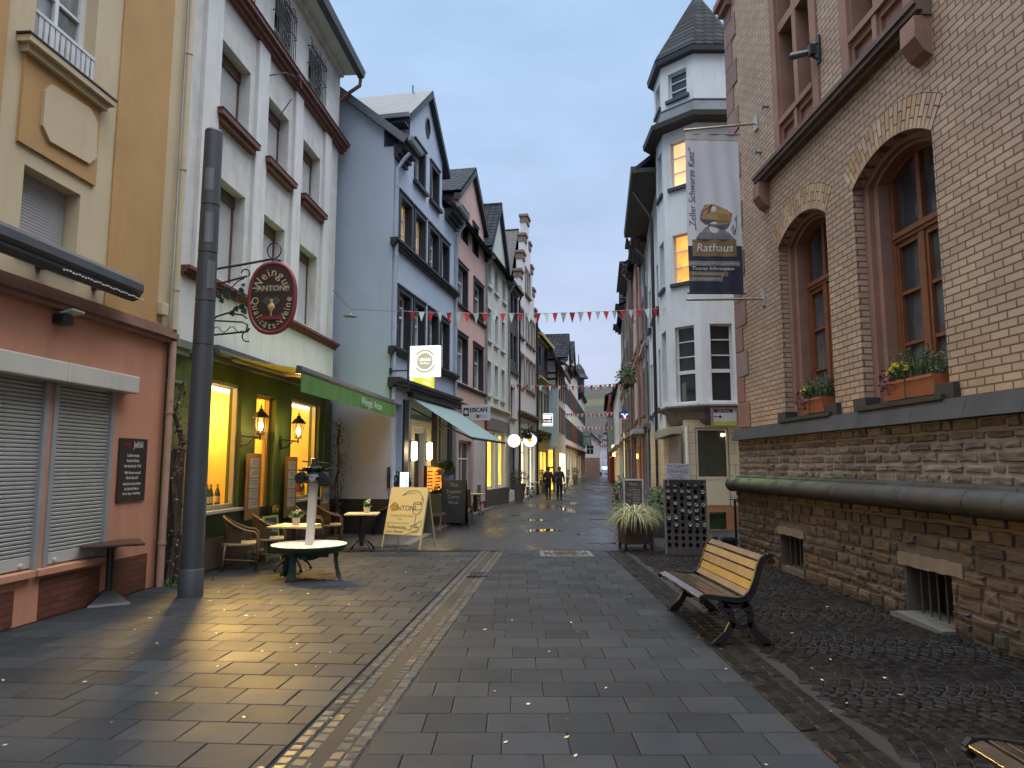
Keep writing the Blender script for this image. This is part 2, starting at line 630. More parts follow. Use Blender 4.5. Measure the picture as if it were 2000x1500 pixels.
# left pavement: the same slabs squared to the left facades
wg = (G(520, 1500) - FL.O).dot(FL.y)
wg2 = (G(940, 1075) - FL.O).dot(FL.y)
mb = MB()
u = 12.0
k = 0
while FL.W(u, 3.5).y < 14.35:
    y1 = .03
    edges = [y1]
    wend = wg + (wg2 - wg) * (5.9 - u) / 10.4
    x = y1 + LEN * (.5 + .5 * (k % 2)) + random.uniform(-.04, .04)
    while x < wend - .1:
        edges.append(x)
        x += LEN
    edges.append(wend - .006)
    for a, b in zip(edges, edges[1:]):
        p = FL.W(u, (a + b) / 2)
        if p.y < 14.33 and p.y > -3:
            paver(mb, p.x, p.y, ROW / 2 - .003, (b - a) / 2 - .003, FL.ang, random.uniform(-.0015, .0015), .005, .014, .004)
    u -= ROW
    k += 1
struct(mb, 'side_pavement', M_SLAB)

# cobbled drainage channel between the two
mb = MB()
g0 = G(520, 1500)
d = (G(940, 1075) - g0)
Lg = d.length
d.normalize()
nrm = Vector((d.y, -d.x, 0))
rows = 5
wrow = .096
for r in range(rows):
    s = -7.2
    dip = (-.004, -.012, -.020, -.012, -.004)[r]
    while s < Lg - .05:
        ln = random.uniform(.085, .15)
        c = g0 + d * (s + ln / 2) + nrm * (wrow * (r + .5) + .008)
        paver(mb, c.x, c.y, ln / 2 - .005, wrow / 2 - .004, math.atan2(d.y, d.x), dip + random.uniform(-.003, .003), .012, .02, .06, .004)
        s += ln
struct(mb, 'gutter', M_COBB)
mb = MB()
for s0, s1 in ((-2, 2.3), (2.9, 4.6), (5.4, 6.3)):
    pts = []
    N = 14
    for i in range(N + 1):
        s = s0 + (s1 - s0) * i / N
        pts.append(g0 + d * s + nrm * (wrow * 2 + .01 + .02 * random.random()))
    for i in range(N, -1, -1):
        s = s0 + (s1 - s0) * i / N
        pts.append(g0 + d * s + nrm * (wrow * 3 + .0 + .03 * random.random()))
    vs = [mb.bm.verts.new((p.x, p.y, -.0165)) for p in pts]
    for t in tessellate_polygon([pts]): mb.face([vs[i] for i in t])
for f in mb.bm.faces:
    f.normal_update()
    if f.normal.z < 0: f.normal_flip()
struct(mb, 'gutter_water', M_WATER, recalc=False)

# right: basalt cobbles in segmental arches, with two straight border rows
mb = MB()
for r in range(3):
    y = -3.0
    while y < 14.5:
        ln = random.uniform(.12, .19)
        paver(mb, XS + .012 + .062 + .124 * r, y + ln / 2, .056, ln / 2 - .006, 0, random.uniform(-.003, .003), .014, .024, .06, .005)
        y += ln
    if r == 2: break
xb = XS + .40
RA, HALF, ST = .98, .74, .108
def wallx(y): return FR.W(y - FR.O.y, 0).x
yc = -2.6
while yc < 15.6:
    x0 = xb - RA - .6
    while x0 < 4.7:
        nst = int(2 * math.asin(HALF / RA) * RA / ST)
        for i in range(nst + 1):
            th = -math.asin(HALF / RA) + (i + .5) * 2 * math.asin(HALF / RA) / (nst + 1)
            px, py = x0 + RA * math.cos(th), yc + RA * math.sin(th)
            if px < xb + .05 or px > wallx(py) - .02 or py > 15.3: continue
            rad = ST * math.cos(th)
            paver(mb, px, py, rad / 2 - .005, ST / 2 - .004, th, random.uniform(-.004, .004), .014, .024, .07, .006)
        x0 += ST
    yc += HALF * 2
struct(mb, 'cobbled_pavement', M_COBB2)

# kerb strips and side pavements further down the street
M_SIDE = mat('side_pavement_stone', (.040, .039, .037), .5, var=.25, vs=3, bump=.35, bs=30)
ks = [G(790, 1066), G(840, 1040), G(920, 1005), G(1010, 970), G(1070, 951), G(1140, 935)]
poly_sheet('footpath', [(p.x, p.y) for p in ks] + [(7.2, 86), (0, 60), (-4.5, 30), (-4.4, 17.4), (-4.3, 14.6)], .004, M_SIDE)
mb = MB()
for a, b in zip(ks, ks[1:]):
    dd = (b - a)
    n = max(1, int(dd.length / .5))
    for i in range(n):
        c = a + dd * ((i + .5) / n)
        paver(mb, c.x, c.y, dd.length / n / 2 - .008, .10, math.atan2(dd.y, dd.x), .012, .008, .03, .01)
struct(mb, 'kerb', M_KERB)
kr = [Vector((3.62, 17.6, 0)), Vector((4.0, 22, 0)), Vector((6.9, 42, 0)), Vector((11.5, 74, 0)), Vector((15, 92, 0))]
mb = MB()
for a, b in zip(kr, kr[1:]):
    dd = (b - a)
    n = max(1, int(dd.length / .6))
    for i in range(n):
        c = a + dd * ((i + .5) / n)
        paver(mb, c.x, c.y, dd.length / n / 2 - .008, .10, math.atan2(dd.y, dd.x), .012, .008, .03, .01)
struct(mb, 'kerb', M_KERB)

# puddles
def puddle(px, py, rx, ry):
    c = G(px, py)
    mb = MB()
    N = 36
    ph = random.uniform(0, 6)
    pts = []
    for i in range(N):
        a = 2 * math.pi * i / N
        f = 1 + .28 * math.sin(2 * a + ph) + .16 * math.sin(5 * a + ph * 2) + .1 * random.uniform(-1, 1)
        pts.append(Vector((c.x + rx * f * math.cos(a), c.y + ry * f * math.sin(a), 0)))
    poly_sheet('puddle', pts, .0045, M_WATER)
for q in ((1060, 1036, .40, .45), (1112, 997, .30, 1.1), (1122, 983, .20, 1.0), (1046, 1016, .32, .25), (1180, 1061, .30, .24), (1145, 1044, .22, .22),
          (1168, 1015, .25, .2), (1150, 957, .35, 1.6), (1165, 946, .3, 2.0)):
    puddle(*q)

# manhole in its square stone surround, drain in the gutter
c = G(1105, 1081)
mh = thing('manhole_cover', 'round rusty manhole cover in a square granite surround at the edge of the asphalt', 'manhole', (c.x, c.y, 0))
mb = MB()
N = 10
for i in range(N):
    for j in range(N):
        x, yy = -.52 + 1.04 * (i + .5) / N, -.42 + .84 * (j + .5) / N
        if (x / .40) ** 2 + (yy / .34) ** 2 > 1.0:
            paver(mb, x, yy, .046, .036, 0, .006, .008, .02, .05)
mb.build('surround', M_KERB, mh)
mb = MB()
mb.lathe([(.33, .0), (.33, .008), (.30, .010), (.0, .010)], 28)
for i in range(-4, 5):
    mb.box(-.26 + abs(i) * .02, .26 - abs(i) * .02, i * .06 - .012, i * .06 + .012, .009, .015)
mb.build('lid', mat('rusty_iron', (.10, .065, .04), .6, .3, var=.35, vs=12, bump=.3, bs=50), mh)
c = G(937, 1122)
dr = thing('drain_grate', 'small dark drain grate set in the cobbled gutter', 'drain', (c.x, c.y, 0), math.atan2(d.y, d.x))
mb = MB()
for i in range(7):
    mb.box(-.2, .2, -.17 + i * .05, -.14 + i * .05, -.004, .006)
mb.box(-.22, -.2, -.19, .19, -.006, .007); mb.box(.2, .22, -.19, .19, -.006, .007)
mb.build('bars', M_BLACK, dr)

# scraps of leaves on the paving
mb = MB()
for i in range(110):
    if i < 60: x, y = random.uniform(-4.6, -1.2), random.uniform(3.2, 12)
    else: x, y = random.uniform(-.3, 4.0), random.uniform(3.3, 13)
    s = random.uniform(.008, .022)
    a = random.uniform(0, 6.3)
    mb.rnd()
    v = [mb.bm.verts.new((x + s * math.cos(a + t) * q, y + s * math.sin(a + t) * q, .004 + random.uniform(0, .008))) for t, q in ((0, 1.4), (1.4, .6), (3.1, 1.2), (4.6, .7))]
    mb.face(v)
o = mb.build('fallen_leaves', foliage_mat('dry_leaf', (.38, .27, .12), (.5, .46, .40)), recalc=False)
tag(o, 'pale scraps of fallen leaves scattered over the paving', 'leaves', kind='stuff')
# ================================================================ building helpers
def window(root, r, frame, pane, y=-.14, mull=1, trans=(), fw=.06, mw=.05, surround=None, sill=None, name='window', bars=None, pz=None):
    """frame mesh with sub-parts pane, surround, sill; r=(u0,u1,z0,z1)"""
    u0, u1, z0, z1 = r
    m = MB()
    t = .05
    m.box(u0, u0 + fw, y - t, y, z0, z1); m.box(u1 - fw, u1, y - t, y, z0, z1)
    m.box(u0 + fw, u1 - fw, y - t, y, z0, z0 + fw); m.box(u0 + fw, u1 - fw, y - t, y, z1 - fw, z1)
    for i in range(1, mull + 1):
        c = u0 + (u1 - u0) * i / (mull + 1)
        m.box(c - mw / 2, c + mw / 2, y - t, y + .004, z0 + fw, z1 - fw)
    for q in trans:
        q2, wdt = (q if isinstance(q, tuple) else (q, mw))
        c = z0 + (z1 - z0) * q2
        m.box(u0 + fw, u1 - fw, y - t, y + .002, c - wdt / 2, c + wdt / 2)
    f = m.build(name, frame, root)
    m = MB()
    m.box(u0 + fw * .5, u1 - fw * .5, y - t - .03, y - t + .012, z0 + fw * .5, z1 - fw * .5)
    m.build('pane', pane, f)
    if surround:
        sm, sw, sp = surround
        m = MB()
        m.box(u0 - sw, u0 - .002, -.02, sp, z0 - .0, z1 + sw); m.box(u1 + .002, u1 + sw, -.02, sp, z0, z1 + sw)
        m.box(u0 - .002, u1 + .002, -.02, sp, z1 + .002, z1 + sw)
        m.build('surround', sm, f)
    if sill:
        sm, sh, sp, so = sill
        m = MB()
        m.box(u0 - so, u1 + so, -.08, sp, z0 - sh, z0 - .003, bev=.012)
        m.build('sill', sm, f)
    return f
def rpoly(r): return [(r[0], r[2]), (r[1], r[2]), (r[1], r[3]), (r[0], r[3])]
def wall_part(root, outer, holes, m, t=.3, depth=8.0, y1=0.0, name='wall', body=True):
    mb = MB()
    mb.plate(outer, [rpoly(h) if len(h) == 4 and not isinstance(h[0], tuple) else h for h in holes], y1 - t, y1)
    if body:
        us = [p[0] for p in outer]
        mb.plate(outer, [], -depth, y1 - t - .003)
    return mb.build(name, m, root)
def slab(mb, a, b, c, d, th):
    """roof slope a-b-c-d (corners, outside face) with thickness below"""
    a, b, c, d = map(Vector, (a, b, c, d))
    n = (b - a).cross(d - a).normalized()
    if n.z < 0: n = -n
    return mb.hexa([a - n * th, b - n * th, c - n * th, d - n * th, a, b, c, d])
def downpipe(root, u, w, z0, z1, r, m, elbow=None, name='downpipe'):
    mb = MB()
    pts = [(u, w, z0), (u, w, z1)]
    if elbow: pts += [(u, w + elbow * .5, z1 + .22), (u, w + elbow, z1 + .4)]
    mb.tube(pts, r, 10)
    z = z0 + .6
    while z < z1:
        mb.cyl((u, w, z), (u, w, z + .035), r * 1.25, n=10)
        z += 1.9
    return mb.build(name, m, root, smooth='auto')

# ================================================================ yellow house on the left
M_CREAM = mat('cream_render', (.50, .41, .26), .85, var=.07, vs=1.2, bump=.25, bs=90, stain=.5, stcol=(.34, .26, .15))
M_OCHRE = mat('ochre_render', (.42, .25, .095), .85, var=.1, vs=1.2, bump=.25, bs=90, stain=.5, stcol=(.3, .18, .07))
M_SALMON = mat('salmon_render', (.48, .225, .14), .8, var=.10, vs=1.3, bump=.2, bs=80, stain=.45, stcol=(.25, .13, .085))
M_SHUT = mat('cream_roller_shutter', (.42, .42, .39), .5, var=.06, vs=2, stain=.3)
M_REDBR = brick_mat('dark_red_clinker', (.11, .035, .022), (.16, .05, .03), (.06, .035, .028), .26, .075, .008, .55, .4)
M_GREYM = mat('grey_awning_metal', (.075, .08, .088), .42, .3, var=.12, bump=.04)

yh = fthing(FL, 'yellow_house', 'ochre and cream plastered house with a salmon pink shuttered ground floor, nearest on the left', 'house')
ZC = 3.56
uwA = (1.98, 2.97, 6.52, 9.0)
uwB = (2.05, 2.95, 4.02, 5.06)
up = [(0.0, ZC + .2), (9.5, ZC + .2), (9.5, 12.5), (0.0, 12.5)]
wl3 = wall_part(yh, up, [uwA, uwB, (4.9, 5.9, 6.52, 9.0), (4.95, 5.85, 4.02, 5.06)], M_CREAM, .32, 8)
gl = [(0.0, 0.0), (9.5, 0.0), (9.5, ZC), (0.0, ZC)]
shR = (1.16, 2.22, .58, 2.72)
shL = (2.34, 4.6, .58, 2.72)
wall_part(yh, gl, [shR, shL], M_SALMON, .3, 8, name='ground_floor_wall')
mb = MB()                                       # string course
for a, b, c, dd in ((-.02, .10, 3.555, 3.62), (-.02, .15, 3.62, 3.70), (-.02, .11, 3.70, 3.765)):
    mb.box(-.05, 9.5, a, b, c, dd)
mb.build('cornice', mat('brown_salmon_stone', (.24, .13, .095), .8, var=.2, bump=.2, stain=.5), yh)  # browner and darker than the salmon wall
ua, ub = FL.uz(337, 50)[0], FL.uz(239, 50)[0]
mb = MB()
mb.box(ua, ub, -.01, .022, ZC + .21, 12.5)
mb.box(3.35, 4.55, -.01, .022, ZC + .21, 12.5)
mb.build('ochre_panel', M_OCHRE, yh)
mb = MB()
mb.box(1.84, 3.1, -.05, .035, 5.26, 6.3)
mb.build('spandrel', M_OCHRE, yh)
mb = MB()
pl = [FL.uz(*q) for q in ((78, 178), (92, 165), (168, 213), (181, 240), (179, 308), (165, 320), (87, 276), (73, 245))]
mb.prism(pl, .02, .07, lambda p, q, a: Vector((p, a, q)))
mb.build('octagon_plaque', M_CREAM, yh)
mb = MB()
mb.box(1.74, 3.2, -.1, .16, 6.36, 6.44, bev=.01); mb.box(1.8, 3.14, -.1, .1, 6.28, 6.36)
mb.build('ledge', M_CREAM, yh)
mb = MB()
mb.box(1.72, 3.22, -.1, .17, 6.441, 6.462)
mb.build('ledge_cover', M_BLACK, yh)
f = window(yh, uwA, M_WHITEF, M_PANEC, -.16, 1, ((.33, .035), (.66, .035)), .10, .06)
# perforated white balustrade in front of the french window
mb = MB()
u = 2.0
while u < 2.96:
    mb.plate([(u - .034, 6.47), (u + .034, 6.47), (u + .022, 6.66), (u + .034, 6.86), (u - .034, 6.86), (u - .022, 6.66)], [], -.02, .0)
    u += .088
mb.box(1.98, 2.97, -.03, .008, 6.86, 6.90); mb.box(1.98, 2.97, -.03, .008, 6.465, 6.49)
mb.build('balustrade', mat('chalky_white_metal', (.55, .56, .57), .6, var=.15, stain=.4), yh)
mb = MB()                                       # lower window: closed roller shutter
z = 4.05
while z < 5.04:
    mb.box(2.06, 2.94, -.2, -.185, z, z + .034, bev=.008)
    z += .038
mb.box(2.06, 2.94, -.25, -.2, 4.02, 5.06)
mb.build('roller_shutter', mat('greyish_shutter', (.36, .355, .36), .55, var=.08), yh)
mb = MB()
for i in range(7):
    c = 2.06 + .9 * (i + .5) / 7
    pts = [(c + .075 * math.cos(a), .03, 4.12 + .085 * math.sin(a)) for a in [2 * math.pi * k / 18 for k in range(19)]]
    mb.tube(pts, .009, 5)
mb.tube([(2.02, .03, 4.22), (2.98, .03, 4.22)], .011, 6)
mb.tube([(2.02, .03, 4.03), (2.98, .03, 4.03)], .011, 6)
mb.build('window_railing', mat('white_railing', (.6, .6, .6), .5), yh)
for q in ((4.9, 5.9, 6.52, 9.0), (4.95, 5.85, 4.02, 5.06)):
    window(yh, q, M_WHITEF, M_PANEC, -.16, 1, (.5,))
# roller shutters of the shop front
def shutter_leaf(r, nm='roller_shutter'):
    mb = MB()
    z = r[2] + .16
    while z < r[3] - .01:
        mb.plate([(0, 0), (.036, .012), (.036, .03), (0, .042)], [], r[0] + .05, r[1] - .05) if False else None
        mb.prism([(-.05, z), (-.022, z + .008), (-.018, z + .03), (-.05, z + .044)], r[0] + .05, r[1] - .05, lambda p, q, a: Vector((a, p, q)))
        z += .046
    mb.box(r[0] + .05, r[1] - .05, -.06, -.02, r[2] + .02, r[2] + .155, bev=.006)
    mb.box(r[0] + .05, r[1] - .05, -.12, -.051, r[2], r[3])
    o = mb.build(nm, M_SHUT, yh)
    mb = MB()
    mb.box(r[0] - .02, r[0] + .05, -.1, .02, r[2], r[3]); mb.box(r[1] - .05, r[1] + .02, -.1, .02, r[2], r[3])
    mb.build('guide_rail', mat('shutter_rail_grey', (.25, .26, .26), .5), o)
    mb = MB()
    for uu in (r[0] + .2, r[1] - .2): mb.lathe([(.028, 0), (.028, .02), (.016, .03), (.0, .03)], 12, Matrix.Translation((uu, -.02, r[2] + .06)) @ Matrix.Rotation(-math.pi / 2, 4, 'X'))
    mb.build('lock', M_SHUT, o)
shutter_leaf(shR); shutter_leaf(shL)
mb = MB()
mb.box(.93, 2.3, .0, .2, 2.70, 2.93, bev=.015); mb.box(2.304, 5.0, .0, .2, 2.70, 2.93, bev=.015)
mb.build('shutter_box', mat('cream_shutter_box', (.5, .485, .42), .5, var=.05, stain=.3), yh)
mb = MB()
mb.box(1.0, 2.36, -.02, .07, .50, .578, bev=.008); mb.box(2.4, 5.0, -.02, .07, .50, .578, bev=.008)
mb.build('shop_sill', M_SALMON, yh)
mb = MB()
for a, b, t in ((.22, .98, .50), (1.22, 2.25, .46), (2.62, 4.6, .40)):
    mb.box(a, b, -.02, .012, .02, t)
mb.build('clinker_panel', M_REDBR, yh)
downpipe(yh, .02, .10, ZC + .2, 12.3, .045, mat('cream_pipe', (.5, .42, .28), .5, var=.08, stain=.3), name='upper_downpipe')
downpipe(yh, .02, .10, .0, ZC + .02, .05, mat('salmon_pipe', (.40, .25, .18), .5, var=.1, stain=.3), name='lower_downpipe')
mb = MB()
mb.box(.16, .34, .0, .09, 3.93, 4.12, bev=.02); mb.tube([(.25, .03, 3.95), (.22, .03, 3.85), (.2, .03, 3.76)], .012, 6)
mb.build('junction_box', M_CREAM, yh)

# rolled-up awning cassette above the shutters
u_n, z_n = FL.uz(263, 600, .34)
aw = fthing(FL, 'rolled_awning', 'grey rolled-up awning cassette above the salmon shop front', 'awning')
mb = MB()
prof = [(.22, 3.97), (.30, 3.92), (.40, 3.93), (.455, 4.0), (.45, 4.09), (.39, 4.15), (.30, 4.16), (.23, 4.12)]
mb.prism(prof, u_n, 6.2, lambda p, q, a: Vector((a, p, q)))
mb.build('cassette', M_GREYM, aw, smooth='auto')
mb = MB()
mb.prism([(.21, 3.90), (.34, 3.86), (.44, 3.90), (.44, 3.93), (.21, 3.97)], u_n + .04, 6.1, lambda p, q, a: Vector((a, p, q)))
for uu in (u_n + .3, 2.6, 4.6): mb.box(uu, uu + .08, .0, .24, 3.95, 4.1)
mb.build('folded_arms', M_BLACK, aw)
fl = fthing(FL, 'fairy_lights', 'unlit white string of fairy lights hooked under the grey awning cassette', 'light string')
mb = MB()
for i in range(30):
    u = 1.35 + i * .05
    mb.box(u, u + .025, .445, .455, 3.885 + .006 * math.sin(i * 1.9), 3.90 + .006 * math.sin(i * 1.9))
mb.build('bulbs', mat('white_plastic', (.6, .6, .6), .4), fl)
# flood light
u, z = FL.uz(112, 624)
fd = fthing(FL, 'floodlight', 'small black floodlight on the salmon wall under the awning', 'lamp', u, 0, z)
mb = MB()
mb.box(-.09, .09, .0, .14, -.06, .05, bev=.012)
mb.build('body', M_BLACK, fd)
mb = MB()
mb.box(-.13, .08, .10, .26, .03, .055, Matrix.Rotation(R(14), 4, 'X'), bev=.006)
mb.build('lens', mat('pale_lens', (.5, .5, .48), .3), fd)
# notice board
r = FL.rect((232, 855), (279, 977))
nb = fthing(FL, 'notice_board', 'black notice board with white German writing on the salmon wall', 'sign', (r[0] + r[1]) / 2, 0, r[2])
bw, bh = r[1] - r[0], r[3] - r[2]
mb = MB()
mb.box(-bw / 2, bw / 2, .004, .022, 0, bh, bev=.003)
mb.build('board', mat('black_board', (.016, .011, .011), .45), nb)
mb = MB()
lines = [("Lecker essen,", .73, .062), ("frische Küche,", .645, .062), ("hier kocht der Chef.", .56, .058), ("Wir freuen uns auf", .455, .058), ("Ihren Besuch!", .375, .06),
         ("HERZLICH WILLKOMMEN", .275, .043), ("bei Uschi & Martin", .2, .052), ("Unsere Tapas - Empfehlung", .125, .044)]
for s, zz, sz in lines: put_text(mb, s, 0, .024, zz * bh, sz, ext=.001, sx=.8)
put_text(mb, "Jeföhl", -.10, .024, .90 * bh, .125, ext=.001, sx=.75)
mb.build('lettering', mat('chalk_white', (.62, .61, .58), .7), nb)
mb = MB()
put_text(mb, "met", .13, .024, .90 * bh, .11, ext=.001, sx=.8)
mb.build('red_lettering', mat('sign_red', (.25, .012, .012), .6), nb)

# ================================================================ white winery house
M_ROUGH = mat('rough_white_render', (.56, .55, .52), .9, var=.10, vs=3, bump=.9, bs=22, stain=.6, stcol=(.30, .29, .27))
M_SMOOTHW = mat('smooth_white_render', (.60, .60, .59), .8, var=.06, vs=2, bump=.15, bs=70, stain=.8, stcol=(.36, .36, .34))
M_OXBL = mat('oxblood_stone', (.135, .045, .035), .6, var=.15, vs=4, bump=.2, stain=.3)
M_BRWN = mat('brown_window_wood', (.11, .06, .04), .6, var=.2)
M_OLIVE = mat('olive_green_paint', (.055, .10, .022), .55, var=.12, vs=2, stain=.35)
M_DKGREEN = mat('dark_green_paint', (.022, .045, .018), .5, var=.12)
M_GREYSH = mat('grey_roller_slats', (.50, .50, .50), .6, var=.05)
wh = fthing(FL, 'white_house', 'white rough-cast winery house with oxblood cornice and a green shop front', 'house')
ZL, ZCO, ZE = 4.68, 10.02, 12.2
top_r = [FL.rect((435, 73), (484, 283)), FL.rect((525, 186), (560, 360)), FL.rect((593, 272), (622, 422))]
ws = []
for i, (a, b) in enumerate(((-2.42, -1.17), (-4.12, -2.98), (-5.98, -4.92))):
    ws.append((top_r[i][0], top_r[i][1], 7.82, 9.2))
    ws.append((top_r[i][0], top_r[i][1], 4.95, 6.72))
gr = []
for A, B in (((531, 86), (567, 138)), ((598, 184), (627, 224))):
    a, b = FL.uz(*A)[0], FL.uz(*B)[0]
    gr.append((min(a, b), max(a, b), 10.52, 11.62))
gr.append((gr[0][0] + 2.0, gr[0][1] + 2.0, 10.52, 11.62))
holes = ws + [(g[0] + .08, g[1] - .08, g[2] + .05, g[3] - .08) for g in gr]
wall_part(wh, [(UW, 3.62), (-.03, 3.62), (-.03, ZE), (UW, ZE)], holes, M_ROUGH, .34, 8)
mb = MB()                                       # smooth band below the ledge
mb.box(UW - .004, -.02, -.01, .03, 3.62, ZL)
mb.build('fascia_wall', M_SMOOTHW, wh)
mb = MB()                                       # pilasters
for A, B in (((390, 200), (422, 200)), ((495, 250), (517, 250)), ((573, 215), (588, 215)), ((631, 290), (643, 290))):
    a, b = FL.uz(*A)[0], FL.uz(*B)[0]
    mb.box(a, b, -.01, .07, ZL + .17, ZCO - .01, bev=.008)
mb.build('pilaster', M_SMOOTHW, wh)
def moulding(mb, u0, u1, z, prof):
    for w, h0, h1 in prof: mb.box(u0, u1, -.02, w, z + h0, z + h1)
mb = MB()
moulding(mb, UW - .12, -.2, ZL, ((.07, 0, .05), (.12, .05, .1), (.17, .1, .155)))
mb.build('ledge', M_OXBL, wh)
mb = MB()
moulding(mb, UW - .22, -.05, ZCO, ((.10, 0, .07), (.17, .07, .16), (.24, .16, .245)))
mb.build('cornice', M_OXBL, wh)
mb = MB()
mb.box(UW - .23, -.05, -.02, .26, ZCO + .246, ZCO + .262)
mb.build('cornice_cover', M_BLACK, wh)
for i, w in enumerate(ws):
    m = MB()
    z = w[2] + .02
    while z < w[3] - .24:
        m.box(w[0] + .05, w[1] - .05, -.255, -.235, z, z + .04, bev=.01)
        z += .044
    m.box(w[0] + .05, w[1] - .05, -.30, -.25, w[2], w[3] - .2)
    f = m.build('window', M_GREYSH, wh)
    m = MB()
    m.box(w[0], w[1], -.31, -.2, w[3] - .22, w[3]); m.box(w[0], w[0] + .05, -.31, -.22, w[2], w[3] - .22); m.box(w[1] - .05, w[1], -.31, -.22, w[2], w[3] - .22)
    m.build('shutter_casing', M_BRWN, f)
    if i % 2 == 0:
        m = MB()
        m.box(w[0] - .18, w[1] + .18, -.1, .17, w[2] - .1, w[2] - .004); m.box(w[0] - .12, w[1] + .12, -.1, .11, w[2] - .2, w[2] - .1)
        m.build('sill', M_OXBL, f)
        m = MB()
        m.box(w[0] - .19, w[1] + .19, -.1, .18, w[2] - .003, w[2] + .014)
        m.build('sill_cover', M_BLACK, f)
for g in gr:
    f = window(wh, (g[0] + .08, g[1] - .08, g[2] + .05, g[3] - .08), M_WHITEF, M_PANE, -.2, 1, (.5,))
    m = MB()
    n = 11
    for i in range(n):
        u = g[0] + (g[1] - g[0]) * i / (n - 1)
        bow = .10
        top = g[3] + (.10 if i % 3 == 1 else 0)
        m.tube([(u, .02, g[2] - .3), (u, bow, g[2] - .24), (u, bow, top - .05), (u, bow - .05, top + .02)], .011, 5)
    for zz in (g[2] - .12, (g[2] + g[3]) / 2, g[3] - .12): m.tube([(g[0] - .06, .02, zz), (g[0] - .04, .1, zz), (g[1] + .04, .1, zz), (g[1] + .06, .02, zz)], .014, 5)
    for j in range(5):
        zz = g[2] + .15 + j * .2
        c = (g[0] + g[1]) / 2
        m.tube([(c + .16 * math.cos(a), .1, zz + .09 * math.sin(a)) for a in [2 * math.pi * k / 12 for k in range(13)]], .009, 4)
    m.build('grille', M_BLACK, wh)
# eaves, gutter and roof
mb = MB()
mb.box(UW - .1, -.02, -.3, .42, ZE, ZE + .09); mb.box(UW, -.02, -.02, .1, ZE - .12, ZE)
mb.build('soffit', M_SMOOTHW, wh)
mb = MB()
mb.prism([(.42, ZE - .02), (.58, ZE - .02), (.62, ZE + .16), (.40, ZE + .16)], UW - .25, 0, lambda p, q, a: Vector((a, p, q)))
mb.build('gutter', mat('dark_gutter_zinc', (.10, .105, .11), .5, .4, stain=.4), wh, smooth='auto')
mb = MB()
slab(mb, (UW - .2, .5, ZE + .2), (-.02, .5, ZE + .2), (-.02, -4, ZE + 4.2), (UW - .2, -4, ZE + 4.2), .12)
slab(mb, (UW - .2, -8, ZE + .2), (-.02, -8, ZE + .2), (-.02, -4, ZE + 4.2), (UW - .2, -4, ZE + 4.2), .12)
mb.build('roof', M_SLATE, wh)
mb = MB()
mb.tube([(UW - .2, .5, ZE + .0), (UW - .2, .48, ZE - .25), (UW - .12, .2, ZE - .5), (UW - .1, .0, ZE - .75)], .05, 8)
mb.build('downpipe', M_OXBL, wh, smooth='auto')
# wall-mounted bracket arms above the windows
mb = MB()
uu, zz = FL.uz(580, 150, .3)
mb.tube([(uu - .5, .02, zz + .2), (uu - .15, .34, zz), (uu + .1, .35, zz - .02)], .02, 6)
mb.tube([(uu - .1, .3, zz + .16), (uu - .1, .36, zz - .2)], .02, 6)
mb.tube([(uu + .9, .02, zz - .5), (uu + .5, .25, zz - .2), (uu - .1, .34, zz)], .014, 6)
mb.tube([(uu + .15, .02, zz - .95), (uu + .0, .2, zz - .5)], .014, 6)
mb.build('wire_bracket', mat('rusty_steel', (.08, .045, .04), .7, .3), wh)

# ---- shop front of the winery
ZS = 3.55
w1 = (-2.50, -.98, .98, 3.19)
dr1 = (-4.02, -3.11, .16, 3.11)
w2 = (-6.57, -4.86, .98, 3.18)
wall_part(wh, [(UW, 0), (-.03, 0), (-.03, ZS), (UW, ZS)], [w1, dr1, w2], M_OLIVE, .25, 8, name='shop_wall', body=False)
mb = MB()                                       # corner pier, slightly set back and dirty
mb.box(-.32, -.03, -.02, .05, .55, ZS - .35, bev=.01)
mb.box(UW, UW + .5, -.02, .05, .55, ZS - .25, bev=.01)
mb.build('corner_pier', M_OLIVE, wh)
mb = MB()
mb.box(UW + .02, -.03, -.02, .08, .02, .52)
mb.build('plinth', mat('brown_plinth_stone', (.09, .065, .045), .7, var=.25, vs=3, bump=.3), wh)
mb = MB()
mb.box(UW + .02, -.33, -.02, .035, .525, .93)
mb.build('dado', M_DKGREEN, wh)
mb = MB()
mb.box(-.45, .0, -.02, .16, 3.52, 3.64); mb.box(-.42, -.02, -.02, .12, 3.42, 3.52); mb.box(UW, -.452, -.02, .09, 3.5, 3.64)
mb.box(-.42, -.02, -.02, .09, 2.98, 3.02)
mb.build('shop_cornice', mat('grey_green_stone', (.16, .18, .14), .7, var=.15, stain=.4), wh)
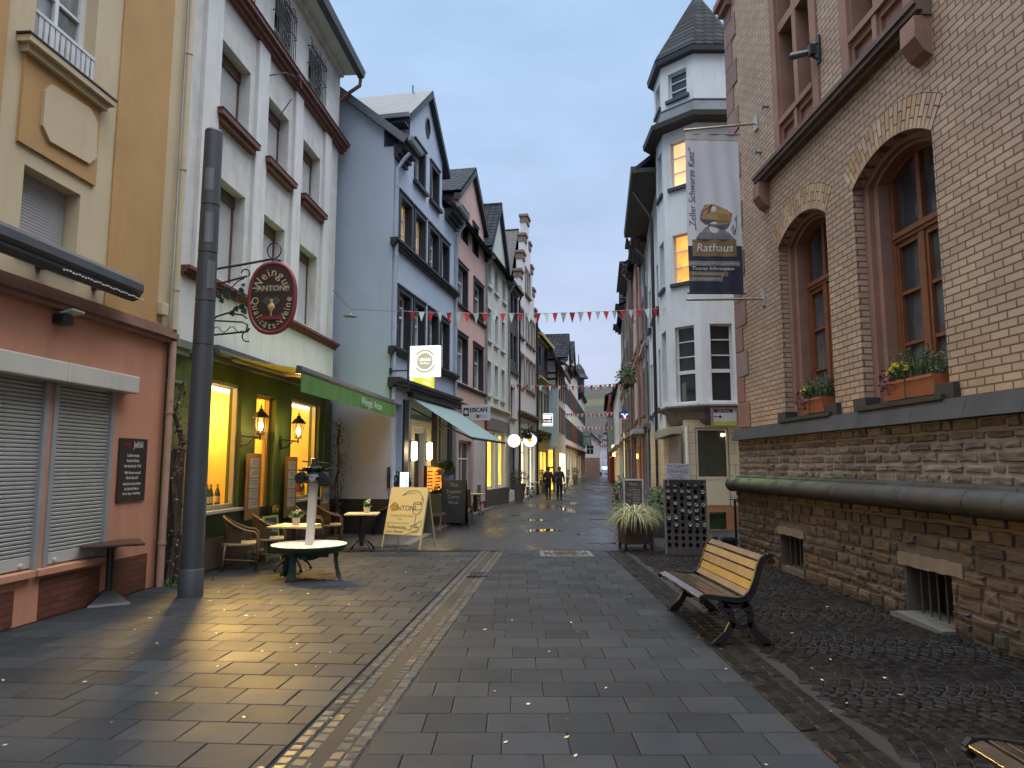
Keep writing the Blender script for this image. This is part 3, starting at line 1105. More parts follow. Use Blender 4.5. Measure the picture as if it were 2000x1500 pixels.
# interior room
M_INT = mat('warm_shop_plaster', (.80, .66, .34), .8, var=.05)
mb = MB()
zi0, zi1, yi = .12, 3.46, -2.6
for q in (((UW + .3, yi - .1, zi0), (-.3, yi, zi1)), ((UW + .2, yi, zi0), (UW + .3, -.26, zi1)), ((-.3, yi, zi0), (-.2, -.26, zi1)),
          ((UW + .3, yi, zi1), (-.3, -.26, zi1 + .1)), ((UW + .3, yi, zi0 - .1), (-.3, -.26, zi0))):
    a, b = q
    mb.box(a[0], b[0], a[1], b[1], a[2], b[2])
mb.box(-2.95, -2.85, yi, -.9, zi0, zi1); mb.box(-4.35, -4.25, yi, -.9, zi0, zi1)
mb.build('shop_interior', M_INT, wh)
M_GL = glass_clear()
M_ALU = mat('pale_window_aluminium', (.45, .45, .42), .4, .4)
for w in (w1, w2):
    m = MB()
    m.box(w[0], w[0] + .05, -.16, -.08, w[2], w[3]); m.box(w[1] - .05, w[1], -.16, -.08, w[2], w[3])
    m.box(w[0] + .05, w[1] - .05, -.16, -.08, w[2], w[2] + .07); m.box(w[0] + .05, w[1] - .05, -.16, -.08, w[3] - .05, w[3])
    f = m.build('shop_window', M_ALU, wh)
    m = MB()
    m.quad((w[0] + .03, -.12, w[2] + .05), (w[1] - .03, -.12, w[2] + .05), (w[1] - .03, -.12, w[3] - .03), (w[0] + .03, -.12, w[3] - .03))
    m.build('pane', M_GL, f)
    m = MB()
    m.box(w[0] - .05, w[1] + .05, -.1, .1, w[2] - .06, w[2] - .003, bev=.01)
    m.build('sill', mat('pale_stone_sill', (.45, .43, .38), .6), f)
    m = MB()                                    # display shelf behind the glass
    m.box(w[0], w[1], -.75, -.2, w[2] - .02, w[2] + .02)
    m.build('display_shelf', mat('display_wood', (.45, .30, .12), .6), f)
m = MB()                                        # door
a, b, c, dd = dr1
m.box(a, a + .06, -.2, -.12, c, dd); m.box(b - .06, b, -.2, -.12, c, dd); m.box(a + .06, b - .06, -.2, -.12, dd - .06, dd)
m.box(a + .06, b - .06, -.2, -.12, 2.35, 2.42)
m.box(a + .06, a + .16, -.2, -.13, c + .02, 2.35); m.box(b - .16, b - .06, -.2, -.13, c + .02, 2.35); m.box(a + .16, b - .16, -.2, -.13, c + .02, c + .25); m.box(a + .16, b - .16, -.2, -.13, 2.25, 2.35)
do = m.build('door', mat('honey_door_wood', (.40, .25, .08), .5, var=.15), wh)
m = MB()
m.quad((a + .1, -.165, c + .1), (b - .1, -.165, c + .1), (b - .1, -.165, dd - .05), (a + .1, -.165, dd - .05))
m.build('pane', M_GL, do)
m = MB()
m.tube([(b - .11, -.12, 1.1), (b - .11, -.07, 1.12), (b - .11, -.07, 1.4), (b - .11, -.12, 1.42)], .012, 6)
m.build('handle', M_ALU, do)
mb = MB()
mb.box(-4.3, -2.8, -.02, .42, .0, .14, bev=.015)
mb.build('doorstep', mat('doorstep_stone', (.17, .15, .12), .6, var=.2, bump=.3), wh)
# fluorescent tubes in the windows and real light from them
M_TUBE = emit_mat('fluorescent_tube', (1.0, .93, .70), 9)
for (ua, ub) in ((-3.0, -2.15), (-6.95, -5.95)):
    tb = fthing(FL, 'tube_light', 'glowing fluorescent tube high in the ' + ('left' if ua > -3 else 'right') + ' window of the green winery shop', 'lamp', 0, 0, 0, 'fluorescent tubes in the winery windows')
    m = MB()
    m.cyl((ua, -.42, 3.12), (ub, -.42, 3.12), .028, n=10)
    m.build('tube', M_TUBE, tb)
    m = MB()
    m.box(ua - .05, ub + .05, -.5, -.36, 3.155, 3.2)
    m.build('holder', M_WHITEF, tb)
def area(name, loc, target, size, sy, power, col, spread=180):
    li = bpy.data.lights.new(name, 'AREA')
    li.shape = 'RECTANGLE'
    li.size, li.size_y = size, sy
    li.energy = power
    li.color = col
    li.spread = R(spread)
    o = bpy.data.objects.new(name, li)
    COL.objects.link(o)
    o.location = loc
    dv = Vector(target) - Vector(loc)
    o.rotation_euler = dv.to_track_quat('-Z', 'Y').to_euler()
    return o
def point(name, loc, power, col, r=.05):
    li = bpy.data.lights.new(name, 'POINT')
    li.energy, li.color, li.shadow_soft_size = power, col, r
    o = bpy.data.objects.new(name, li)
    COL.objects.link(o)
    o.location = loc
    return o
WARM = (1.0, .60, .16)
area('shop_tube', FL.W(-2.2, -.40, 2.95), Vector((-2.5, 7.2, 0)), .5, .12, 200, (1, .60, .16), 76)
area('shop_tube', FL.W(-5.5, -.40, 2.95), Vector((-2.0, 10.5, 0)), 1.0, .12, 120, (1, .64, .19), 80)
for u in (-1.7, -3.55, -5.6): point('shop_fill', FL.W(u, -1.5, 2.9), 165, (1.0, .53, .085), .15)  # unseen fill lights added to brighten the shop room

# ================================================================ things in front of the winery
def perp(fr, u, w):
    """frame of a sign hanging square to the wall and facing the camera"""
    f = Frame((0, 0), fr.x.y, -fr.x.x) if fr.x.y < 0 else Frame((0, 0), -fr.x.y, fr.x.x)
    f.O = fr.W(u, w)
    return f
M_AWNG = mat('lamplit_awning_cloth', (.42, .50, .05), .8, var=.08, bump=.1, bs=150)  # lamp glow on the underside put into the cloth colour
M_VAL = mat('green_valance_cloth', (.085, .20, .04), .8, var=.12, vs=4, bump=.1, bs=150)
un, zn = -1.12, 3.27
uf = -7.42
aw = fthing(FL, 'green_awning', 'extended green awning with a lettered valance over the winery shop front', 'awning')
mb = MB()
N = 24
for i in range(N):                              # slightly sagging cloth
    u0, u1 = un + (uf - un) * i / N, un + (uf - un) * (i + 1) / N
    def pz(t, u): return 3.60 + (zn + .05 - 3.60) * t - .035 * math.sin(math.pi * t) - .012 * math.sin(u * 7) * math.sin(math.pi * t)
    for j in range(8):
        t0, t1 = j / 8, (j + 1) / 8
        w0, w1_ = .22 + 1.36 * t0, .22 + 1.36 * t1
        mb.hexa([Vector((u1, w0, pz(t0, u1))), Vector((u0, w0, pz(t0, u0))), Vector((u0, w1_, pz(t1, u0))), Vector((u1, w1_, pz(t1, u1))),
                 Vector((u1, w0, pz(t0, u1) + .004)), Vector((u0, w0, pz(t0, u0) + .004)), Vector((u0, w1_, pz(t1, u0) + .004)), Vector((u1, w1_, pz(t1, u1) + .004))])
mb.build('cloth', M_AWNG, aw, smooth='auto')
mb = MB()
mb.prism([(1.54, zn - .03), (1.62, zn - .04), (1.66, zn + .02), (1.64, zn + .09), (1.56, zn + .1)], un, uf, lambda p, q, a: Vector((a, p, q)))
mb.build('front_bar', M_GREYM, aw, smooth='auto')
mb = MB()
N = 60
for i in range(N):
    u0, u1 = un - .02 + (uf - un) * i / N, un - .02 + (uf - un) * (i + 1) / N
    d0, d1 = .012 * math.sin(i * 1.3), .012 * math.sin((i + 1) * 1.3)
    mb.hexa([Vector((u1, 1.635 + d1, zn - .34)), Vector((u0, 1.635 + d0, zn - .34)), Vector((u0, 1.645 + d0, zn - .34)), Vector((u1, 1.645 + d1, zn - .34)),
             Vector((u1, 1.635, zn - .03)), Vector((u0, 1.635, zn - .03)), Vector((u0, 1.645, zn - .03)), Vector((u1, 1.645, zn - .03))])
mb.build('valance', M_VAL, aw)
mb = MB()
put_text(mb, "Weingut  Antoni", -5.3, 1.664, zn - .19, .26, ext=.001, sx=.95)
mb.build('lettering', mat('pale_print', (.55, .6, .5), .7), aw)
mb = MB()
mb.box(uf, un, .0, .22, 3.645, 3.73, bev=.01); mb.cyl((un, .2, 3.61), (uf, .2, 3.61), .05, n=10)
mb.build('wall_cassette', M_GREYM, aw, smooth='auto')
mb = MB()
for u in (un - .5, uf + .5):
    s = -1 if u > -4 else 1
    mb.tube([(u, .2, 3.56), (u + s * .75, .85, 3.38), (u, 1.56, 3.26)], .032, 8)
mb.build('folding_arm', mat('cream_awning_arm', (.5, .46, .36), .4), aw)

# lanterns
M_LAMPGL = emit_mat('lantern_glow', (1.0, .72, .26), 26)
M_LANGL = glass_clear('lantern_glass')
def lantern(px, py, label):
    u, z = FL.uz(px, py, .40)
    t = fthing(FL, 'wall_lantern', label, 'lantern', u, 0, z, 'lanterns beside the winery door')
    mb = MB()                                   # bracket
    mb.box(-.035, .035, .035, .05, -.42, -.12)
    mb.tube([(0, .05, -.38), (0, .16, -.36), (0, .28, -.24), (0, .40, -.23)], .014, 6)
    mb.tube([(0, .05, -.20), (0, .2, -.215), (0, .40, -.23)], .014, 6)
    mb.tube([(0, .40, -.28), (0, .40, -.17)], .016, 6)
    mb.build('bracket', M_BLACK, t)
    mb = MB()
    k = 6
    for i in range(k):
        a = 2 * math.pi * i / k
        mb.tube([(.065 * math.cos(a), .40 + .065 * math.sin(a), -.16), (.115 * math.cos(a), .40 + .115 * math.sin(a), .14)], .008, 5)
    M0 = Matrix.Translation((0, .40, 0))
    mb.lathe([(.07, -.175), (.075, -.155), (.0, -.15)], 6, M0)
    mb.lathe([(.15, .13), (.15, .145), (.085, .23), (.05, .25), (.035, .30), (.0, .31)], 6, M0)
    mb.lathe([(.006, .30), (.02, .33), (.006, .36), (.0, .42)], 8, M0)
    mb.build('cage', M_BLACK, t)
    mb = MB()
    mb.lathe([(.0, -.09), (.03, -.07), (.045, .0), (.03, .07), (.0, .09)], 14, Matrix.Translation((0, .40, -.02)))
    mb.build('bulb', M_LAMPGL, t, smooth=True)
    p = FL.W(u, .40, z - .02)
    point('lantern_light', (p.x, p.y, p.z), 75, (1.0, .60, .16), .06)
    return t
lantern(509, 830, 'lit black wall lantern on the left post of the winery door')
lantern(583, 840, 'lit black wall lantern on the right post of the winery door')

# display boards with sheets of paper
M_BOARD = mat('oak_board', (.34, .19, .06), .55, var=.15, vs=6)
M_PAPER = mat('printed_paper', (.55, .52, .44), .7, var=.12, vs=14)
def info_board(A, B, label, n=5):
    r = FL.rect(A, B, .05)
    wdt, h = max(.2, r[1] - r[0]), r[3] - r[2]
    t = fthing(FL, 'info_board', label, 'notice board', (r[0] + r[1]) / 2, .085, r[2], 'tall brown notice boards on the winery front')
    mb = MB()
    mb.box(-wdt / 2, wdt / 2, 0, .025, 0, h, bev=.004)
    mb.box(-wdt / 2 - .02, -wdt / 2, -.01, .03, 0, h); mb.box(wdt / 2, wdt / 2 + .02, -.01, .03, 0, h)
    mb.build('board', M_BOARD, t)
    mb = MB()
    for i in range(n):
        z = h * (.94 - .155 * i)
        mb.box(-wdt * .36, wdt * .36, .026, .0285, z - .19, z - .02)
    mb.build('paper', M_PAPER, t)
    mb = MB()
    for i in range(n):
        z = h * (.94 - .155 * i)
        for j in range(3): mb.box(-wdt * .3, wdt * random.uniform(.0, .3), .0287, .0292, z - .06 - .035 * j, z - .052 - .035 * j)
    mb.build('print', mat('print_ink', (.05, .05, .05), .7), t)
info_board((480, 885), (499, 1012), 'brown notice board left of the winery door under the left lantern')
info_board((556, 892), (571, 1008), 'brown notice board right of the winery door under the right lantern')
info_board((624, 950), (638, 997), 'brown notice board at the far right corner of the winery', 3)
info_board((354, 880), (369, 1040), 'brown notice board half hidden behind the grey pole', 4)

# bottles and odds and ends in the windows
M_BOT = mat('green_bottle_glass', (.02, .07, .02), .12, var=.1, coat=.5)
M_LAB = mat('bottle_label', (.6, .55, .42), .6)
def bottle(u, w, z, label, m=M_BOT, group='wine bottles in the winery window', s=1.0):
    t = fthing(FL, 'wine_bottle', label, 'bottle', u, w, z, group)
    t.scale = (s, s, s)
    mb = MB()
    mb.lathe([(.036, 0), (.04, .01), (.04, .17), (.03, .22), (.014, .26), (.014, .31), (.0, .31)], 14)
    mb.build('glass_body', m, t, smooth='auto')
    mb = MB()
    mb.lathe([(.0405, .05), (.0405, .14)], 14)
    mb.build('label', M_LAB, t)
    mb = MB()
    mb.lathe([(.0155, .26), (.0155, .315), (.0, .316)], 12)
    mb.build('capsule', mat('gold_foil', (.5, .35, .1), .35, .8), t)
zb = 1.002
for (px, py), lb in (((403, 992), 'green wine bottle in the left winery window, half behind the grey pole'), ((410, 990), 'green wine bottle with a pale label beside the pole, middle one in the left window'),
                     ((423, 992), 'green wine bottle standing alone to the right in the left winery window')):
    u = FL.uz(px, py, -.4)[0]
    bottle(u, -.40, zb, lb, s=1.25)
u = FL.uz(591, 968, -.4)[0]
bottle(u, -.40, zb, 'dark wine bottle standing in the right winery window', s=1.1)
t = fthing(FL, 'copper_still', 'small copper still with a domed lid in the right winery window', 'still', FL.uz(578, 970, -.5)[0], -.5, zb)
mb = MB()
mb.lathe([(.10, 0), (.12, .05), (.12, .22), (.10, .25), (.11, .27), (.07, .36), (.02, .40), (.0, .41)], 20)
mb.build('kettle', mat('copper', (.42, .14, .06), .35, .8), t, smooth='auto')
t = fthing(FL, 'bottle_crate', 'small wooden crate in the right winery window', 'crate', FL.uz(584, 975, -.35)[0], -.36, zb)
mb = MB()
for x0, x1, y0, y1 in ((-.14, .14, -.09, -.08), (-.14, .14, .08, .09), (-.14, -.13, -.08, .08), (.13, .14, -.08, .08)):
    mb.box(x0, x1, y0, y1, .0, .045); mb.box(x0, x1, y0, y1, .055, .10)
mb.box(-.13, .13, -.08, .08, .0, .01)
mb.build('slats', mat('crate_wood', (.4, .25, .1), .7), t)
t = fthing(FL, 'framed_picture', 'small framed picture on the back wall behind the left winery window', 'picture', FL.uz(453, 906, -1.2)[0], -2.6, 1.7)
mb = MB()
mb.box(-.16, .16, .0, .03, 0, .42)
mb.build('frame', mat('gilt_frame', (.3, .18, .05), .5), t)
mb = MB()
mb.box(-.12, .12, .03, .034, .05, .37)
mb.build('print', mat('sepia_print', (.35, .24, .1), .6, var=.4, vs=8), t)

# oval hanging sign
us, zs = FL.uz(532, 582, 1.12)
fs = perp(FL, us, 1.12)
sg = thing('hanging_sign', 'dark red oval hanging sign reading Weingut Antoni on a wrought iron bracket', 'sign', (fs.O.x, fs.O.y, zs), fs.ang)
AX, BX = .405, .60
def sup(t, a, b, e=2.35):
    c, s = math.cos(t), math.sin(t)
    return a * abs(c) ** (2 / e) * (1 if c >= 0 else -1), b * abs(s) ** (2 / e) * (1 if s >= 0 else -1)
ts = [2 * math.pi * i / 56 for i in range(56)]
mb = MB()
mb.prism([sup(t, AX - .03, BX - .03) for t in ts], -.02, .02, lambda p, q, a: Vector((p, a, q)))
mb.build('panel', mat('dark_maroon_paint', (.035, .012, .011), .5, var=.1), sg)
mb = MB()
pts = [sup(t, AX - .015, BX - .015) for t in ts]
pts = [(p[0], 0, p[1]) for p in pts] + [(pts[0][0], 0, pts[0][1])]
mb.tube(pts, .038, 8, cap=False)
mb.build('rim', mat('crimson_rim', (.19, .028, .03), .45, var=.12), sg, smooth=True)
mb = MB()
def arc_text(mb, s, t0, t1, a, b, size):
    P = [(a * math.cos(t0 + (t1 - t0) * i / 200), b * math.sin(t0 + (t1 - t0) * i / 200)) for i in range(201)]
    cum = [0]
    for p, q in zip(P, P[1:]): cum.append(cum[-1] + math.dist(p, q))
    wd = [{'W': 1.45, 'Q': 1.3, 'i': .5, 'l': .5, 't': .62, '-': .6, 's': .85}.get(ch_, 1) for ch_ in s]
    acc = 0
    for ch_, w in zip(s, wd):
        d = (acc + w / 2) / sum(wd) * cum[-1]
        acc += w
        i = min(199, max(1, next(k for k in range(201) if cum[k] >= d)))
        ang = math.atan2(P[i + 1][1] - P[i - 1][1], P[i + 1][0] - P[i - 1][0])
        put_text(mb, ch_, -P[i][0], .021, P[i][1], size, rot=ang, ext=.006)
arc_text(mb, "Weingut", R(162), R(18), .275, .43, .20)
arc_text(mb, "Qualitäts-Weine", R(178), R(362), .29, .475, .165)
put_text(mb, "ANTONI", 0, .026, .155, .125, ext=.006, sx=1.05)
mb.build('lettering', mat('ivory_letters', (.48, .40, .25), .5), sg)
mb = MB()
mb.prism([(-.31, .09), (-.28, .15), (-.31, .235), (-.2, .215), (.2, .215), (.31, .235), (.28, .15), (.31, .09), (.2, .10), (-.2, .10)], .019, .024, lambda p, q, a: Vector((p, a, q)))
for sx in (-1, 1):
    for k in range(3):
        mb.prism([(sx * .07 + .055 * math.cos(a + k), -.055 + .03 * (k - 1) + .04 * math.sin(a + k)) for a in [2 * math.pi * i / 7 for i in range(7)]], .02, .028 + .002 * k, lambda p, q, a: Vector((p + sx * .03 * (k == 1), a, q)))
mb.build('emblem_leaves', mat('muted_green_paint', (.05, .075, .05), .55), sg)
mb = MB()
mb.lathe([(.02, -.36), (.018, -.24), (.06, -.19), (.065, -.15), (.04, -.11), (.02, -.09), (.035, -.04), (.0, -.02)], 14, Matrix.Translation((0, .03, 0)) @ Matrix.Diagonal((1, .5, 1, 1)))
mb.build('emblem_press', mat('gold_paint', (.42, .28, .10), .45), sg, smooth='auto')
mb = MB()
mb.box(-.2, .2, .019, .04, -.37, -.31)
mb.build('emblem_base', mat('crimson_bar', (.16, .02, .022), .5), sg)
mb = MB()                                       # wrought iron: local +x points to the wall
wx = 1.10
mb.tube([(wx, 0, .50), (.55, 0, .58), (0, 0, BX + .07), (-.12, 0, BX + .03)], .02, 6)
mb.tube([(wx, 0, .22), (.45, 0, .38)], .017, 6)
for sx, zt in ((-1, BX + .1), (1, BX + .1)):
    mb.tube([(sx * (.02 + .10 * math.sin(a)), 0, zt + .08 - .10 * math.cos(a) + .02 * a) for a in [i * .35 for i in range(12)]], .012, 5)
mb.tube([(.48 + .07 * math.cos(a), 0, .43 + .07 * math.sin(a)) for a in [i * .4 for i in range(11)]], .012, 5)
mb.tube([(wx, 0, -.62), (.4, 0, -.56), (.37, 0, -.50)], .017, 6)
mb.tube([(wx, 0, -.36), (.5, 0, -.40), (.41, 0, -.44), (.42, 0, -.56)], .015, 6)
mb.tube([(.40 + .09 * math.cos(a), 0, -.64 - .09 * math.sin(a)) for a in [-1.6 + i * .4 for i in range(10)]], .012, 5)
mb.tube([(wx, 0, -.45), (.95, 0, -.30), (.75, 0, -.24), (.5, 0, -.28), (.42, 0, -.34)], .016, 6)
mb.tube([(1.0 - .05 * i, 0, -.52 + .05 * math.sin(i * 1.2)) for i in range(11)], .009, 5)
mb.tube([(.95 - .05 * i, 0, .05 + .033 * i + .02 * math.sin(i * 1.1)) for i in range(10)], .01, 5)
mb.box(wx, wx + .02, -.03, .03, -.7, .6)
mb.build('wrought_bracket', M_BLACK, sg)
mb = MB()
for i in range(22):                             # iron vine leaves
    x, z = random.uniform(.46, 1.0), random.uniform(-.25, .30)
    if z > .1 + .3 * (1.0 - x): z -= .2
    r = random.uniform(.03, .055)
    mb.prism([(x + r * (1 + .3 * math.cos(3 * a)) * math.cos(a), z + r * (1 + .3 * math.cos(3 * a)) * math.sin(a)) for a in [2 * math.pi * k / 10 for k in range(10)]], random.uniform(-.02, 0), .012, lambda p, q, a: Vector((p, a, q)))
mb.build('iron_leaves', mat('dark_green_iron', (.018, .03, .02), .55), sg)

# tall grey light column
c = G(371.5, 1163)
pt = AY(419, 256, c.y)
H = pt.z
pole = thing('light_column', 'tall grey cylindrical light column standing on the left pavement', 'lamp post', (c.x, c.y, 0))
MP = mat('grey_column_paint', (.062, .067, .073), .45, .2, var=.10, vs=1.5, bump=.05, bs=60, stain=.2)
mb = MB()
rb, rt = .150, .123
def pr(z): return rb + (rt - rb) * z / H
zseg = [0.0, .42, 3.9, 4.55, 5.0, 5.45, H]
mb.lathe([(pr(0) + .012, 0.0), (pr(.2) + .010, .34), (pr(.35), .36)], 32)
mb.lathe([(pr(.36), .36), (pr(3.4), 3.4)], 32)
zz = [3.4, 4.02, 4.72, 5.42, H - .03]
for a, b in zip(zz, zz[1:]):
    mb.lathe([(pr(a) - .008, a), (pr(a) - .008, a + .012), (pr(a), a + .014), (pr(b), b - .012), (pr(b) - .008, b - .01), (pr(b) - .008, b)], 32)
mb.lathe([(pr(H), H - .03), (pr(H) - .01, H), (.0, H + .004)], 32)
mb.build('shaft', MP, pole, smooth='auto')
mb = MB()
for a0, a1, z0, z1 in ((-1.9, -.9, 5.62, 5.95), (-1.6, -.7, 4.86, 5.3), (-1.1, -.3, 4.2, 4.6)):
    for i in range(6):
        q0, q1 = a0 + (a1 - a0) * i / 6, a0 + (a1 - a0) * (i + 1) / 6
        rr = pr(z0) + .004
        mb.hexa([Vector((rr * math.cos(q) * f_, rr * math.sin(q) * f_, z)) for z in (z0, z1) for q, f_ in ((q0, .97), (q1, .97), (q1, 1), (q0, 1))])
mb.build('access_flap', mat('column_flap', (.15, .16, .17), .3, .3), pole, smooth='auto')

# black bistro table by the shutters
M_DKWOOD = mat('dark_table_top', (.045, .022, .016), .3, var=.3, vs=6)
def pedestal_table(name, label, loc, rz, top, ts_, h, star=True, group=None):
    t = thing(name, label, 'table', loc, rz, group)
    mb = MB()
    mb.box(-ts_ / 2, ts_ / 2, -ts_ / 2, ts_ / 2, h - .032, h, bev=.008)
    mb.build('table_top', top, t)
    mb = MB()
    if star:
        mb.cyl((0, 0, .12), (0, 0, h - .04), .03, n=12)
        mb.cyl((0, 0, h - .05), (0, 0, h - .033), .16, n=12)
        for dx, dy in ((.05, .05), (-.05, .05), (.05, -.05), (-.05, -.05)): mb.cyl((dx, dy, .18), (dx, dy, h - .06), .011, n=6)
    else:
        mb.cyl((0, 0, .15), (0, 0, h - .04), .042, n=14)
        mb.box(-.2, .2, -.03, .03, h - .06, h - .033); mb.box(-.03, .03, -.2, .2, h - .06, h - .034)
    mb.build('column', M_BLACK, t)
    mb = MB()
    if star:
        for k in range(4):
            a = k * math.pi / 2 + math.pi / 4
            ca, sa = math.cos(a), math.sin(a)
            mb.tube([(.02 * ca, .02 * sa, .2), (.14 * ca, .14 * sa, .19), (.26 * ca, .26 * sa, .10), (.31 * ca, .31 * sa, .035)], [.024, .022, .019, .016], 8)
            mb.cyl((.31 * ca, .31 * sa, 0), (.31 * ca, .31 * sa, .04), .026, n=8)
        mb.cyl((0, 0, .1), (0, 0, .22), .045, n=12)
    else:
        mb.hexa([Vector((sx * .24, sy * .24, 0)) for sx, sy in ((-1, -1), (1, -1), (1, 1), (-1, 1))] + [Vector((sx * .22, sy * .22, .03)) for sx, sy in ((-1, -1), (1, -1), (1, 1), (-1, 1))])
        mb.hexa([Vector((sx * .21, sy * .21, .03)) for sx, sy in ((-1, -1), (1, -1), (1, 1), (-1, 1))] + [Vector((sx * .05, sy * .05, .16)) for sx, sy in ((-1, -1), (1, -1), (1, 1), (-1, 1))])
    mb.build('base', M_BLACK, t)
    return t
c = G(207, 1178)
pedestal_table('bistro_table', 'square dark table on a black pedestal in front of the closed shutters', (c.x + .02, c.y, 0), FL.ang + R(38), M_DKWOOD, .70, .76, False)
M_LTOP = mat('light_wood_top', (.50, .40, .20), .45, var=.12, vs=5)
c = G(567, 1116)
T1 = pedestal_table('cafe_table', 'light wood cafe table with a flower pot between the wicker chairs', (c.x, c.y + .15, 0), FL.ang, M_LTOP, .68, .74)
T1loc = Vector((c.x, c.y + .15, .74))
c = G(706, 1076)
T2 = pedestal_table('cafe_table', 'light wood cafe table on an iron base next to the yellow sandwich board', (c.x, c.y, 0), FL.ang + R(10), M_LTOP, .66, .76)
T2loc = Vector((c.x, c.y, .76))

def pot_plant(loc, label, s=1.0):
    t = thing('flower_pot', label, 'plant pot', loc, 0, 'white flower pots on the winery tables')
    t.scale = (s, s, s)
    mb = MB()
    mb.lathe([(.045, 0), (.06, .10), (.062, .11), (.05, .11), (.048, .09), (.0, .09)], 18)
    mb.build('pot', mat('white_ceramic', (.6, .56, .48), .4), t, smooth='auto')
    mb = MB()
    for i in range(60):
        a, b = random.uniform(0, 6.28), random.uniform(.2, 1.3)
        L = random.uniform(.06, .14)
        d = Vector((math.cos(a) * math.cos(b), math.sin(a) * math.cos(b), math.sin(b)))
        o = Vector((0, 0, .09))
        sd = d.orthogonal().normalized() * .018
        mb.rnd()
        mb.quad(o, o + d * L * .6 + sd, o + d * L, o + d * L * .6 - sd)
    mb.build('leaves', foliage_mat('pot_leaves', (.05, .12, .02), (.14, .24, .05)), t, recalc=False)
    mb = MB()
    for i in range(9):
        a = random.uniform(0, 6.28)
        r = random.uniform(.0, .06)
        z = random.uniform(.16, .23)
        mb.lathe([(.0, -.02), (.016, -.01), (.018, .005), (.0, .018)], 7, Matrix.Translation((r * math.cos(a), r * math.sin(a), z)))
    mb.build('blossoms', mat('white_petals', (.62, .6, .45), .6), t)
pot_plant(T1loc + Vector((.02, .0, 0)), 'small white pot with white flowers on the cafe table between the wicker chairs', 1.15)
pot_plant(T2loc + Vector((.08, .05, 0)), 'small white pot with white flowers on the cafe table by the yellow sandwich board', 1.15)

# wicker armchairs
M_WICK = brick_mat('brown_wicker', (.10, .055, .025), (.16, .095, .045), (.02, .012, .007), .03, .014, .003, .6, .8, var=.2)
M_CANE = mat('bent_cane', (.15, .085, .035), .45, var=.2, vs=12)
M_SEAT = mat('seat_cushion', (.38, .30, .15), .8, var=.15, vs=8)
def wicker_chair(label):
    t = thing('wicker_chair', label, 'chair', (0, 0, 0), 0, 'wicker armchairs in front of the winery')
    mb = MB()
    pts = []
    n = 22
    def hoop(a): return Vector((.29 * math.cos(a), .20 - .50 * math.sin(a), .64 + .24 * max(0, math.sin(a)) ** 1.8))
    hp = [hoop(math.pi * i / n) for i in range(n + 1)]
    pts = [Vector((.27, .25, 0)), Vector((.275, .26, .4)), Vector((.285, .25, .58))] + hp + [Vector((-.285, .25, .58)), Vector((-.275, .26, .4)), Vector((-.27, .25, 0))]
    mb.tube(pts, .019, 8)
    for sx in (-1, 1): mb.tube([(sx * .22, -.24, .44), (sx * .24, -.28, .0)], .018, 8)
    mb.tube([(.26, .24, .42), (.26, -.2, .42), (.15, -.29, .42), (-.15, -.29, .42), (-.26, -.2, .42), (-.26, .24, .42), (.26, .24, .42)], .016, 6)
    mb.tube([(.27, .25, .16), (.24, -.27, .2), (-.24, -.27, .2), (-.27, .25, .16)], .011, 6)
    mb.build('cane_frame', M_CANE, t, smooth=True)
    mb = MB()
    k = 16
    for i in range(k):
        a0, a1 = math.pi * (.12 + .76 * i / k), math.pi * (.12 + .76 * (i + 1) / k)
        def low(a): return Vector((.26 * math.cos(a), .16 - .45 * math.sin(a), .45))
        A, B, Cc, D = low(a0), low(a1), hoop(a1), hoop(a0)
        for j in range(4):
            f0, f1 = j / 4, (j + 1) / 4
            q = [A.lerp(D, f0), B.lerp(Cc, f0), B.lerp(Cc, f1), A.lerp(D, f1)]
            ins = [Vector((p.x * .96, p.y * .96 + .006, p.z)) for p in q]
            mb.hexa([q[0], q[1], ins[1], ins[0], q[3], q[2], ins[2], ins[3]])
    mb.build('woven_back', M_WICK, t)
    mb = MB()
    mb.prism([(.25, .25), (.26, .0), (.23, -.2), (.12, -.28), (-.12, -.28), (-.23, -.2), (-.26, 0), (-.25, .25)], .415, .45, lambda p, q, a: Vector((p, q, a)))
    mb.build('seat', M_SEAT, t)
    return t
def yaw(dx, dy): return math.atan2(dy, dx) - math.pi / 2       # local +y points to (dx,dy)
ch0 = wicker_chair('brown wicker armchair nearest the grey pole, in front of the left shop window')
spots = [((470, 1112), (.93, .30), None), ((524, 1100), (.93, .34), 'brown wicker armchair leaning over the small chalkboard, second from the grey pole'),
         ((604, 1072), (.95, .25), 'brown wicker armchair behind the white press post'), ((642, 1064), (.93, .3), 'brown wicker armchair at the far corner of the winery by the vine')]
for i, (px, dv, lb) in enumerate(spots):
    o = ch0 if i == 0 else copy_tree(ch0)
    g = G(*px)
    o.location = (g.x, g.y, 0)
    o.rotation_euler.z = yaw(*dv)
    if lb: o['label'] = lb

